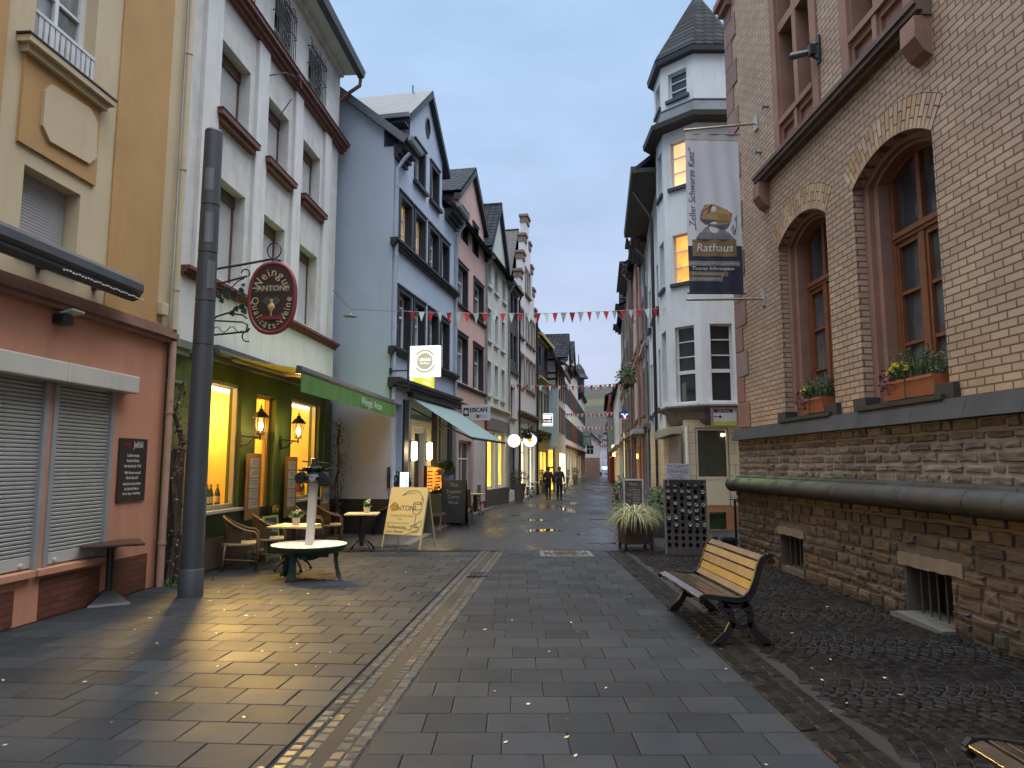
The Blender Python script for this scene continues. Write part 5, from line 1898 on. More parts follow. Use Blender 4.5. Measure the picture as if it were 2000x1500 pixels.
# lit menu case, white light box, dark plaque
r = FB.rect((834, 913), (863, 958), .10)
mc = fthing(FB, 'menu_case', 'glowing orange menu case on the wall right of the blue house entrance', 'menu board', (r[0] + r[1]) / 2, .02, r[2])
hw, hh = (r[1] - r[0]) / 2, r[3] - r[2]
mb = MB(); mb.box(-hw, hw, 0, .06, 0, hh)
mb.build('case', emit_mat('amber_menu_light', (1.0, .30, .035), 1.3, .5, 5), mc)
mb = MB(); mb.box(-hw - .05, -hw, 0, .09, -.05, hh + .05); mb.box(hw, hw + .05, 0, .09, -.05, hh + .05); mb.box(-hw, hw, 0, .09, hh, hh + .05); mb.box(-hw, hw, 0, .09, -.05, 0)
mb.build('frame', M_BLACK, mc)
mb = MB()
for i in range(6):
    for j in range(2): mb.box(-hw * .8 + j * hw, -hw * .8 + j * hw + hw * .65, .061, .064, hh * (.1 + .14 * i), hh * (.1 + .14 * i) + .035)
mb.build('menu_print', M_DKWOOD, mc)
pm = FB.W((r[0] + r[1]) / 2, .4, r[3])
point('menu_light', (pm.x, pm.y, pm.z + .1), 9, (1, .62, .2), .08)
uL, zL = FB.uz(791, 941, .35)
lb = fthing(FB, 'light_box', 'small white glowing box beside the blue house entrance', 'light box', uL, .33, zL - .24)
mb = MB(); mb.box(-.18, .18, -.05, .05, 0, .48)
mb.build('box', emit_mat('cold_white_box', (.75, .93, 1.0), 1.7), lb)
mb = MB()
for i in range(5): mb.box(-.12, .02 + .02 * (i % 3), .051, .053, .08 + i * .06, .11 + i * .06)
mb.build('print', mat('grey_blue_print', (.1, .2, .25), .6), lb)
mb = MB(); mb.box(-.02, .02, -.02, .02, -.75, 0); mb.box(-.15, .15, -.12, .12, -.78, -.75)
mb.build('stand', M_BLACK, lb)
r = FB.rect((757, 912), (768, 952), .02)
dp = fthing(FB, 'plaque', 'dark rectangular plaque at the street corner of the blue house', 'plaque', (r[0] + r[1]) / 2, .0, r[2])
mb = MB(); mb.box(-.2, .2, 0, .03, 0, r[3] - r[2])
mb.build('plate', M_ANTH, dp)
mb = MB()
for i in range(4): mb.box(-.14, .1, .03, .032, .1 + .1 * i, .13 + .1 * i)
mb.build('print', mat('dim_print', (.08, .08, .08), .6), dp)

def leafy(mb, n, cx, cy, cz, sx, sy, sz, L0=.05, L1=.12, droop=0.0, rr=random):
    for i in range(n):
        while True:
            q = Vector((rr.uniform(-1, 1), rr.uniform(-1, 1), rr.uniform(-1, 1)))
            if q.length < 1: break
        o = Vector((cx + q.x * sx, cy + q.y * sy, cz + q.z * sz))
        d_ = Vector((rr.gauss(0, 1), rr.gauss(0, 1), rr.gauss(.3 - droop, .7))).normalized()
        L = rr.uniform(L0, L1)
        s = d_.orthogonal().normalized() * L * .32
        mb.rv = (rr.random(), 0, 0, 1)
        mb.quad(o, o + d_ * L * .5 + s, o + d_ * L, o + d_ * L * .5 - s)
M_LEAF = foliage_mat('dark_green_leaves', (.012, .03, .008), (.05, .09, .025))
def planter_box(fr, u, w, z, hw, label, name='flower_box', box=None, n=260, sz=.16, m=None, group=None):
    t = fthing(fr, name, label, 'planter', u, w, z, group)
    mb = MB()
    mb.prism([(-.09, 0), (.09, 0), (.12, .18), (-.12, .18)], -hw, hw, lambda p, q, a: Vector((a, p, q)))
    mb.build('box', box or M_BLACK, t)
    mb = MB()
    leafy(mb, n, 0, 0, .26, hw * 1.05, .16, sz)
    mb.build('foliage', m or M_LEAF, t, recalc=False)
    return t
planter_box(FB, -.62, .16, 1.12, .42, 'dark planter box with greenery under the left window of the blue house')
planter_box(FB, -4.55, .22, 1.42, .62, 'long dark planter box with greenery under the right window of the blue house')
t = fthing(FB, 'potted_fern', 'potted fern beside the glowing orange menu case', 'plant', -3.25, .35, 0)
mb = MB(); mb.lathe([(.14, 0), (.18, .32), (.16, .32), (.0, .30)], 16)
mb.build('pot', mat('grey_pot', (.06, .06, .06), .6), t, smooth='auto')
mb = MB(); leafy(mb, 200, 0, 0, .75, .28, .25, .35, .08, .2)
mb.build('fronds', foliage_mat('fern_leaves', (.04, .07, .015), (.12, .15, .04)), t, recalc=False)

# ================================================================ houses further down the left side
M_PINK = mat('pink_render', (.50, .33, .285), .85, var=.06, vs=1.2, bump=.15, bs=80, stain=.2, stcol=(.36, .24, .2))
M_PALE = mat('pale_green_render', (.47, .49, .45), .85, var=.07, vs=1.2, bump=.15, bs=80, stain=.3, stcol=(.33, .34, .31))
M_WALLW = mat('white_render', (.58, .58, .58), .85, var=.06, vs=1.1, bump=.15, bs=70, stain=.25, stcol=(.42, .42, .41))
M_SAND = mat('brown_sandstone', (.20, .145, .11), .8, var=.2, vs=4, bump=.25, bs=40, stain=.35)
M_SLCLAD = brick_mat('slate_cladding', (.028, .028, .032), (.055, .055, .06), (.008, .008, .01), .30, .17, .012, .5, .7, dist=.015)
M_MINT = mat('mint_render', (.30, .50, .38), .85, var=.06, stain=.2)
M_TURQ = mat('pale_turquoise_render', (.42, .56, .60), .85, var=.06, stain=.2)
M_YEL = mat('yellow_cornice', (.40, .32, .10), .7, var=.1, stain=.3)
M_OCH2 = mat('ochre_ground_floor', (.40, .30, .09), .8, var=.1, stain=.2)
M_CREAM2 = mat('cream_render_far', (.56, .49, .36), .85, var=.06, stain=.25)
M_BRSH = mat('red_brown_shutters', (.14, .045, .03), .6, var=.15)
M_GRSH = mat('dark_green_shutters', (.02, .04, .03), .6, var=.15)
M_LITY = emit_mat('lit_shop_yellow', (1.0, .62, .10), 1.3, .45, 1.2)
M_LITW = emit_mat('lit_shop_white', (1.0, .86, .55), 1.5, .35, 1.0)
M_DKFR = mat('dark_window_frame', (.03, .03, .032), .5)

def row_house(fr, name, label, ua, ub, ze, wm, rows, depth=8.0, roof='side', ridge=4.0, roofm=None, gable=None, zb=0.0, cornice=None, w=0.0, ground=None, frame=None, body=True, pitch_over=.35):
    """house between ua (near) and ub (far, ua>ub) with rows=[(z0,z1,[(u0,u1)..],opts)]"""
    t = fthing(fr, name, label, 'house', ua, w)
    L = ua - ub if fr.x.y < 0 else ub - ua
    sgn = -1 if fr.x.y < 0 else 1
    def X(u): return u - ua
    x0, x1 = sorted((X(ua), X(ub)))
    holes = []
    for z0, z1, cols, op in rows:
        for a, b in cols:
            a, b = sorted((X(a), X(b)))
            holes.append((a, b, z0, z1))
    if gable:
        gc, gh, gz0, gz1 = gable                 # centre, half width, eaves, peak
        gc = X(gc)
        outer = [(x0, zb), (x1, zb), (x1, ze)]
        if gc + gh < x1 - .02: outer += [(gc + gh, ze)]
        outer += [(gc + gh, gz0), (gc, gz1), (gc - gh, gz0)]
        if gc - gh > x0 + .02: outer += [(gc - gh, ze)]
        outer += [(x0, ze)]
        oo = []
        for p in outer:
            if not oo or (abs(p[0] - oo[-1][0]) + abs(p[1] - oo[-1][1])) > 1e-4: oo.append(p)
        outer = oo
    else:
        outer = [(x0, zb), (x1, zb), (x1, ze), (x0, ze)]
    wall_part(t, outer, holes, wm, .3, depth, body=body)
    k = 0
    for z0, z1, cols, op in rows:
        for a, b in cols:
            r = holes[k]
            k += 1
            if op.get('dark'): f = dark_window(t, r, op.get('frame', M_WHITEF), op.get('pane', M_PANEC), op.get('trans', (.65,)), op.get('mull', 1), op.get('t', .11), op.get('sm', M_ANTH))
            else: f = window(t, r, op.get('frame', frame or M_WHITEF), op.get('pane', M_PANE), op.get('y', -.15), op.get('mull', 1), op.get('trans', (.65,)), .07, .06, op.get('surround'), op.get('sill'))
            if op.get('shut'):
                m = MB()
                ww = (r[1] - r[0]) * .5
                m.box(r[0] - ww, r[0] - .02, .0, .05, z0, z1)
                m.build('shutter', op['shut'], f)
                m = MB()
                m.box(r[1] + .02, r[1] + ww, .0, .05, z0, z1)
                m.build('shutter', op['shut'], f)
    roofm = roofm or M_SLATE2
    mb = MB()
    if roof == 'side':
        slab(mb, (x0, pitch_over, ze - .05), (x1, pitch_over, ze - .05), (x1, -depth / 2, ze + ridge), (x0, -depth / 2, ze + ridge), .14)
        slab(mb, (x0, -depth - .2, ze - .05), (x1, -depth - .2, ze - .05), (x1, -depth / 2, ze + ridge), (x0, -depth / 2, ze + ridge), .14)
    if gable:
        e = .28
        sl = (gz1 - gz0) / gh
        for s in (-1, 1):
            slab(mb, (gc + s * (gh + e), .16, gz0 - e * sl + .2), (gc, .16, gz1 + .2), (gc, -depth * .6, gz1 + .2), (gc + s * (gh + e), -depth * .6, gz0 - e * sl + .2), .14)
    mb.build('roof', roofm, t)
    if gable and gable != 'step':
        mb = MB()
        for s in (-1, 1):
            a, b = gc + s * (gh + .28), gc
            za, zb_ = gz0 - .28 * sl, gz1
            mb.hexa([Vector(p) for p in ((a, -.1, za - .14), (b, -.1, zb_ - .14), (b, .165, zb_ - .14), (a, .165, za - .14), (a, -.1, za + .06), (b, -.1, zb_ + .06), (b, .165, zb_ + .06), (a, .165, za + .06))])
        mb.build('bargeboard', M_ANTH, t)
    if cornice:
        for z, prof, m_ in cornice:
            for a, b in ([(x0, gc - gh - .2), (gc + gh + .2, x1)] if gable and z > ze - .6 else [(x0, x1)]):
                if b - a > .1:
                    mb = MB()
                    moulding(mb, a, b, z, prof)
                    mb.build('cornice', m_, t)
    t['_x'] = 0
    del t['_x']
    return t, X
W2 = {'dark': 1}
pk_, X = row_house(FB, 'pink_house', 'salmon pink gabled house with paired dark windows next to the blue house', -6.1, -10.75, 10.45, M_PINK,
    [(7.45, 8.95, [(-6.3, -7.8), (-8.7, -10.35)], dict(dark=1, t=.10)), (4.66, 6.4, [(-6.3, -7.85), (-8.7, -10.35)], dict(dark=1, t=.10)),
     (9.9, 11.1, [(-6.85, -7.75), (-8.5, -9.4)], dict(dark=1, t=.08)), (0.02, 2.6, [(-6.75, -8.6)], dict(frame=M_WHITEF, pane=M_PANE, trans=(.75,)))],
    gable=(-8.4, 1.95, 11.5, 13.05), cornice=[(7.30, ((.06, 0, .05), (.1, .05, .1)), M_ANTH), (4.48, ((.06, 0, .05), (.1, .05, .1)), M_ANTH), (3.75, ((.08, 0, .08), (.14, .08, .16)), M_ANTH), (10.1, ((.15, 0, .15), (.32, .15, .3)), M_ANTH)])
mb = MB(); mb.box(-4.6, -2.6, .005, .05, 0.3, 3.0)
mb.build('whitewashed_brick', brick_mat('whitewashed_brick', (.46, .42, .42), (.52, .48, .47), (.38, .35, .35), .25, .08, .008, .8, .5), pk_)
downpipe(pk_, -4.6, .07, 0, 3.6, .045, mat('red_pipe', (.22, .03, .02), .5))
downpipe(pk_, -4.6, .07, 3.7, 10.0, .045, M_ZINC, .25)
pl_, X = row_house(FB, 'pale_house', 'pale grey green gabled house with rows of narrow white windows', -10.75, -15.6, 10.6, M_PALE,
    [(6.95, 8.3, [(-11.0, -11.75), (-12.4, -13.15), (-13.85, -14.6)], dict(frame=M_WHITEF, mull=0, trans=(.7,), surround=(M_WALLW, .10, .04), sill=(M_PALE, .1, .1, .1))),
     (4.65, 6.05, [(-11.0, -11.75), (-12.4, -13.15), (-13.85, -14.6)], dict(frame=M_WHITEF, mull=0, trans=(.7,), surround=(M_WALLW, .10, .04), sill=(M_PALE, .1, .1, .1))),
     (9.3, 10.4, [(-11.1, -11.8), (-12.5, -13.2), (-14.2, -14.9)], dict(frame=M_WHITEF, mull=0, sill=(M_PALE, .1, .1, .1))),
     (.75, 3.1, [(-11.05, -12.75), (-13.35, -14.9)], dict(frame=M_ALU, pane=M_LITY, mull=0, trans=()))],
    gable=(-13.3, 1.75, 11.2, 13.5), cornice=[(4.05, ((.06, 0, .08), (.14, .08, .16)), M_PALE), (3.2, ((.05, 0, .5),), mat('grey_shop_fascia', (.13, .125, .115), .6)), (10.35, ((.15, 0, .1), (.3, .1, .22)), M_ZINC)])
mb = MB(); mb.box(-4.84, 0, .0, .05, 0, .7)
mb.build('plinth', mat('dark_plinth', (.05, .048, .045), .7), pl_)
downpipe(pl_, -4.75, .08, 0.5, 10.0, .045, M_ZINC, .25)
sl_, X = row_house(FB, 'slate_house', 'narrow house clad in dark slate above a white lower floor', -15.6, -18.2, 10.6, M_SLCLAD,
    [(9.0, 10.2, [(-16.0, -16.8), (-17.1, -17.8)], dict(frame=M_WHITEF)), (6.9, 8.2, [(-15.95, -16.7), (-17.0, -17.75)], dict(frame=M_DKFR))], zb=6.35, ridge=3.4,
    cornice=[(6.2, ((.12, 0, .15),), M_DKFR), (10.4, ((.15, 0, .1), (.34, .1, .22)), M_ZINC)])
mb = MB()
mb.plate([(-2.6, 0), (0, 0), (0, 6.2), (-2.6, 6.2)], [rpoly((-1.7, -.6, 4.0, 5.6)), rpoly((-2.4, -.3, .5, 2.9))], -.3, 0); mb.box(-2.6, 0, -8, -.303, 0, 6.2)
mb.build('lower_wall', M_WALLW, sl_)
window(sl_, (-1.7, -.6, 4.0, 5.6), M_BRSH, M_PANEC, -.15, 1, (.6,), sill=(M_SAND, .1, .1, .08))
window(sl_, (-2.4, -.3, .5, 2.9), M_DKFR, M_PANE, -.15, 1, ())
downpipe(sl_, -2.5, .1, 0, 10.2, .05, M_BLACK, .2)

# stepped gable house
st_ = fthing(FB, 'stepped_gable_house', 'white house with a tall stepped sandstone gable', 'house', -18.2, 0)
Ls = 5.9
steps = [(0, 0), (0, 10.9), (-.55, 10.9), (-.55, 12.0), (-1.2, 12.0), (-1.2, 13.2), (-1.9, 13.2), (-1.9, 14.4), (-2.5, 14.4), (-2.5, 15.7), (-3.4, 15.7), (-3.4, 14.4), (-4.0, 14.4), (-4.0, 13.2), (-4.7, 13.2), (-4.7, 12.0), (-5.35, 12.0), (-5.35, 10.9), (-Ls, 10.9), (-Ls, 0)]
sh_ = []
for z0, z1, cols in ((5.9, 7.55, [(-.35, -1.75), (-2.4, -3.2), (-3.5, -4.3), (-4.6, -5.4)]), (8.5, 10.0, [(-.35, -1.6), (-2.4, -3.1), (-3.4, -4.2), (-4.6, -5.3)]), (11.2, 12.6, [(-2.2, -2.85), (-3.1, -3.7)])):
    for b, a in cols: sh_.append((a, b, z0, z1))
shop = (-5.3, -3.6, .3, 3.4)
arch = (-2.6, -.6, .02, 3.3)
wall_part(st_, steps, sh_ + [shop, arch], M_WALLW, .32, 8, body=False)
mb = MB(); mb.box(-Ls, 0, -8, -.323, 0, 10.9)
mb.build('rear_walls', M_WALLW, st_)
for r in sh_: window(st_, r, M_DKFR, M_PANEC, -.16, 1, (.6,), surround=(M_SAND, .12, .04), sill=(M_SAND, .12, .12, .12))
window(st_, shop, M_DKFR, M_LITW, -.16, 1, (.75,)); window(st_, arch, M_CREAM2, M_LITW, -.16, 1, (.72,), surround=(M_CREAM2, .2, .06))
for a, b, z in ((0, -.55, 10.9), (-.55, -1.2, 12.0), (-1.2, -1.9, 13.2), (-1.9, -2.5, 14.4), (-2.5, -3.4, 15.7), (-3.4, -4.0, 14.4), (-4.0, -4.7, 13.2), (-4.7, -5.35, 12.0), (-5.35, -5.9, 10.9)):
    mb = MB()
    mb.box(b - .1, a + .1, -.40, .12, z + .004, z + .14); mb.box(b - .04, a + .04, -.36, .06, z - .32, z + .002)
    mb.build('gable_coping', M_SAND, st_)
mb = MB(); moulding(mb, -Ls, 0, 4.2, ((.08, 0, .1), (.18, .1, .2), (.26, .2, .3)))
mb.build('shop_cornice', M_SAND, st_)
mb = MB()
slab(mb, (-.1, -.5, 11.0), (-.1, -8, 11.0), (-2.95, -8, 15.2), (-2.95, -.5, 15.2), .14); slab(mb, (-Ls + .1, -.5, 11.0), (-Ls + .1, -8, 11.0), (-2.95, -8, 15.2), (-2.95, -.5, 15.2), .14)
mb.build('roof', M_SLATE, st_)
downpipe(st_, -Ls + .06, .1, 0, 10.8, .06, M_BLACK)

mn_, X = row_house(FB, 'mint_house', 'house with dark slate upper storey, mint green floor and yellow cornices', -24.2, -29.8, 9.6, M_SLCLAD,
    [(7.9, 9.1, [(-25.2, -26.2), (-27.5, -28.5)], dict(frame=M_WHITEF))], zb=7.0, ridge=2.2, cornice=[(6.85, ((.2, 0, .12), (.3, .12, .22)), M_YEL), (9.35, ((.2, 0, .15), (.4, .15, .35)), M_YEL)])
mb = MB()
mh = [(-1.9, -.9, 4.3, 6.3), (-4.6, -3.6, 4.3, 6.3)]
mb.plate([(-5.6, 3.75), (0, 3.75), (0, 6.84), (-5.6, 6.84)], [rpoly(r) for r in mh], -.3, 0)
mb.box(-5.6, 0, -8, -.303, 0, 6.84)
mb.build('mint_wall', M_MINT, mn_)
for r in mh:
    f = window(mn_, r, M_DKFR, M_PANE, -.15, 1, (.6,))
    m = MB(); m.box(r[0] - .5, r[0] - .02, .0, .05, r[2], r[3]); m.build('shutter', M_BRSH, f)
    m = MB(); m.box(r[1] + .02, r[1] + .5, .0, .05, r[2], r[3]); m.build('shutter', M_BRSH, f)
mb = MB()
mb.plate([(-5.6, 0), (0, 0), (0, 3.74), (-5.6, 3.74)], [rpoly((-4.9, -.6, .4, 2.6))], -.3, .02)
mb.build('shop_wall', M_OCH2, mn_)
window(mn_, (-4.9, -.6, .4, 2.6), M_DKFR, M_LITY, -.12, 2, ())
mb = MB(); moulding(mb, -5.6, 0, 3.6, ((.12, 0, .12), (.25, .12, .2)))
mb.build('shop_cornice', M_BRSH, mn_)

# second stretch of the left side, further out into the bend
F2o = AY(1091, 940, 46.3)
F2 = Frame((F2o.x, F2o.y), -.150, -1)
ht = fthing(F2, 'half_timbered_house', 'tall half-timbered house with a steep slate gable roof and turquoise lower side', 'house')
mb = MB()
mb.prism([(0, 0), (0, 8.3), (-1.4, 11.0), (-3.6, 11.0), (-5.0, 8.3), (-5.0, 0)], -6.5, 0, lambda p, q, a: Vector((a, p, q)))
mb.build('wall', M_CREAM2, ht)
mb = MB(); mb.box(0.002, .03, -4.9, -.02, 2.9, 6.9)
mb.build('turquoise_side', M_TURQ, ht)
mb = MB(); mb.box(0.002, .035, -4.9, -.02, 6.95, 8.9); mb.prism([(-.05, 8.9), (-1.4, 10.9), (-3.6, 10.9), (-4.9, 8.9)], .002, .035, lambda p, q, a: Vector((a, p, q)))
mb.build('gable_infill', M_WALLW, ht)
mb = MB()
for z in (6.95, 7.45, 7.85, 8.75, 9.9): mb.box(.036, .08, -4.9 + max(0, z - 8.7), -.02 - max(0, z - 8.7) * .6, z - .07, z + .07)
for y in (-.08, -.75, -1.5, -2.3): mb.box(.0365, .085, y - .07, y + .07, 6.95, 8.8 + min(1.6, -y * 1.2))
for i in range(8):
    a0, a1 = i / 8, (i + 1) / 8
    def cv(a): return (-.75 - .55 * a * a, 8.75 + 1.6 * a)
    p, q = cv(a0), cv(a1)
    mb.hexa([Vector(v) for v in ((.037, p[0] - .06, p[1]), (.087, p[0] - .06, p[1]), (.087, p[0] + .06, p[1]), (.037, p[0] + .06, p[1]), (.037, q[0] - .06, q[1]), (.087, q[0] - .06, q[1]), (.087, q[0] + .06, q[1]), (.037, q[0] + .06, q[1]))])
mb.build('timber_frame', mat('black_timber', (.015, .012, .01), .7, var=.3), ht)
mb = MB()
slab(mb, (.7, .5, 7.9), (-6.5, .5, 7.9), (-6.5, -1.4, 11.2), (.7, -1.4, 11.2), .16)
slab(mb, (.7, -1.4, 11.2), (-6.5, -1.4, 11.2), (-6.5, -2.5, 12.0), (-.4, -2.5, 12.0), .16)
slab(mb, (.7, -5.5, 7.9), (-6.5, -5.5, 7.9), (-6.5, -3.6, 11.2), (.7, -3.6, 11.2), .16); slab(mb, (.7, -3.6, 11.2), (-6.5, -3.6, 11.2), (-6.5, -2.5, 12.0), (-.4, -2.5, 12.0), .16)
slab(mb, (.7, -1.4, 11.2), (.7, -3.6, 11.2), (-.4, -2.5, 12.0), (-.4, -2.5, 12.0 + .001), .1)
mb.build('roof', M_SLATE, ht)
mb = MB(); mb.cyl((-.4, -2.5, 12.0), (-.4, -2.5, 12.5), .05, .03); mb.lathe([(.0, -.1), (.1, 0), (.0, .1)], 8, Matrix.Translation((-.4, -2.5, 12.55)))
mb.build('finial', M_BLACK, ht)
mb = MB(); mb.box(0.002, .05, -4.9, -.3, .1, 2.7)
mb.build('shop_window', M_LITY, ht)
mb = MB()
for y in (-.3, -1.1, -1.9, -2.9): mb.box(.05, .09, y - .06, y + .06, 0, 2.8)
mb.box(.05, .088, -4.9, -.3, 1.5, 1.6)
mb.build('shop_frame', M_DKFR, ht)
for z0, z1 in ((3.9, 5.5), (6.2, 7.7)):
    for k in range(3):
        u = -1.0 - 1.9 * k
        f = window(ht, (u - .8, u, z0, z1), M_WHITEF, M_PANE, .06, 1, (.6,), surround=(M_BRSH, .16, .08))
mb = MB()
mb.box(-5.5, -.8, .0, .05, .4, 2.5)
mb.build('side_shop_window', M_LITW, ht)
for nm, lb, a, b, ze, wm, sh, gb, lit in (
    ('shuttered_house', 'white house with dark green shutters beyond the half-timbered house', -6.5, -13.5, 9.3, M_WALLW, M_GRSH, (-10, 2.0, 10.2, 12.2), M_LITW),
    ('balcony_house', 'cream house with red brown shutters further along on the left', -13.5, -20.5, 10.2, M_CREAM2, M_BRSH, (-17, 1.9, 11.0, 12.8), M_LITW),
    ('oriel_house', 'white house with a slate corner turret at the left bend of the street', -20.5, -29.5, 10.4, M_WALLW, M_GRSH, None, M_LITY),
    ('bend_house', 'pale plastered house at the left bend before the white gable', -29.5, -39.5, 9.4, M_CREAM2, M_GRSH, None, M_PANE)):
    Lh = a - b
    cols = [(a - Lh * (k + .3) / 4, a - Lh * (k + .75) / 4) for k in range(4)]
    t, X = row_house(F2, nm, lb, a, b, ze, wm, [(3.7, 5.3, cols, dict(shut=sh)), (6.4, 8.0, cols, dict(shut=sh)), (.4, 2.6, [(a - Lh * .1, a - Lh * .45), (a - Lh * .55, a - Lh * .9)], dict(frame=M_DKFR, pane=lit))],
        gable=gb, ridge=2.6, cornice=[(3.0, ((.1, 0, .12), (.2, .12, .22)), M_SAND), (ze - .3, ((.15, 0, .15), (.3, .15, .28)), M_SAND)])
    if nm == 'oriel_house':
        mb = MB()
        mb.lathe([(.0, 8.2), (.55, 9.0), (.55, 10.6), (.0, 10.6)], 8, Matrix.Translation((-4.5, .1, 0)))
        mb.build('turret', M_SLCLAD, t)
        mb = MB()
        mb.lathe([(1.0, 10.5), (.72, 10.9), (.55, 11.4), (.25, 11.9), (.05, 12.1), (.03, 13.0), (.0, 13.05)], 8, Matrix.Translation((-4.5, .1, 0)))
        mb.build('turret_roof', M_SLATE, t)

# ================================================================ brick town hall on the right
M_BRICK = brick_mat('tan_brick', (.34, .225, .14), (.42, .295, .195), (.12, .082, .06), .25, .0845, .011, .62, .8, var=.14, smooth=.25, spec=.45, dist=.012)
M_BRK1 = mat('tan_voussoir', (.40, .265, .155), .65, var=.12, vs=5, bump=.2, bs=50, rnd=.18)
M_MORT = mat('dark_mortar', (.085, .058, .042), .9, var=.2)
M_RSAND = mat('red_sandstone', (.21, .125, .105), .78, var=.14, vs=2.5, bump=.3, bs=45, stain=.4, stcol=(.11, .07, .06), rnd=.14)
M_DSILL = mat('dark_basalt_sill', (.026, .026, .026), .7, var=.25, vs=3, bump=.3, bs=35, stain=.3, stcol=(.06, .06, .055), rnd=.2)
M_TIMB = mat('red_brown_timber', (.17, .062, .025), .45, var=.2, vs=6, bump=.1)
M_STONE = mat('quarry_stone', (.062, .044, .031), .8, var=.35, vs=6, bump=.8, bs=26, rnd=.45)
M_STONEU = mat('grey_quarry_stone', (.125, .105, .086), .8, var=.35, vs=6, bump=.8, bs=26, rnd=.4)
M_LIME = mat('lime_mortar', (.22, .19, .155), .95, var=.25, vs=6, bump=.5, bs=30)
M_HALLGL = pane_mat('town_hall_glass', (.035, .038, .042), (.14, .145, .15), .03)
th = fthing(FR, 'town_hall', 'tan brick town hall with red sandstone window frames on a rough quarry stone base', 'building')
YU = -.12
def arch_pts(u0, u1, zs, rise, n=18):
    c, h = (u0 + u1) / 2, (u1 - u0) / 2
    Ra = (h * h + rise * rise) / (2 * rise)
    zc = zs + rise - Ra
    a0 = math.asin(h / Ra)
    return [(c + Ra * math.sin(a0 - 2 * a0 * i / n), zc + Ra * math.cos(a0 - 2 * a0 * i / n)) for i in range(n + 1)], (c, zc, Ra, a0)
def arch_loop(u0, u1, zb, zs, rise):
    pts, info = arch_pts(u0, u1, zs, rise)
    return [(u0, zb), (u1, zb)] + pts, info
ZB = 2.45
A1, A2 = (-3.95, -2.22, ZB, 5.45, .29), (-6.47, -4.73, ZB, 5.47, .29)
U1, U2 = (-4.0, -2.34), (-6.35, -4.69)
ZU0, ZU1 = 6.98, 10.6
holes = [arch_loop(*a)[0] for a in (A1, A2)] + [rpoly((u[0], u[1], ZU0, ZU1)) for u in (U1, U2)]
mb = MB()
mb.plate([(-16, 2.44), (-.0, 2.44), (-.0, 13.5), (-16, 13.5)], holes, YU - .5, YU)
mb.plate([(-16, 0), (-.0, 0), (-.0, 13.5), (-16, 13.5)], [], -9, YU - .503)
mb.build('brick_wall', M_BRICK, th)
def brick_box(mb, c, ang, hr, ht, y0, y1):
    mb.rnd()
    ca, sa = math.cos(ang), math.sin(ang)
    # radial direction (sa, ca): angle measured from vertical
    P = []
    for y in (y0, y1):
        for r, t in ((-hr, -ht), (hr, -ht), (hr, ht), (-hr, ht)):
            P.append(Vector((c[0] + r * sa + t * ca, y, c[1] + r * ca - t * sa)))
    mb.hexa(P)
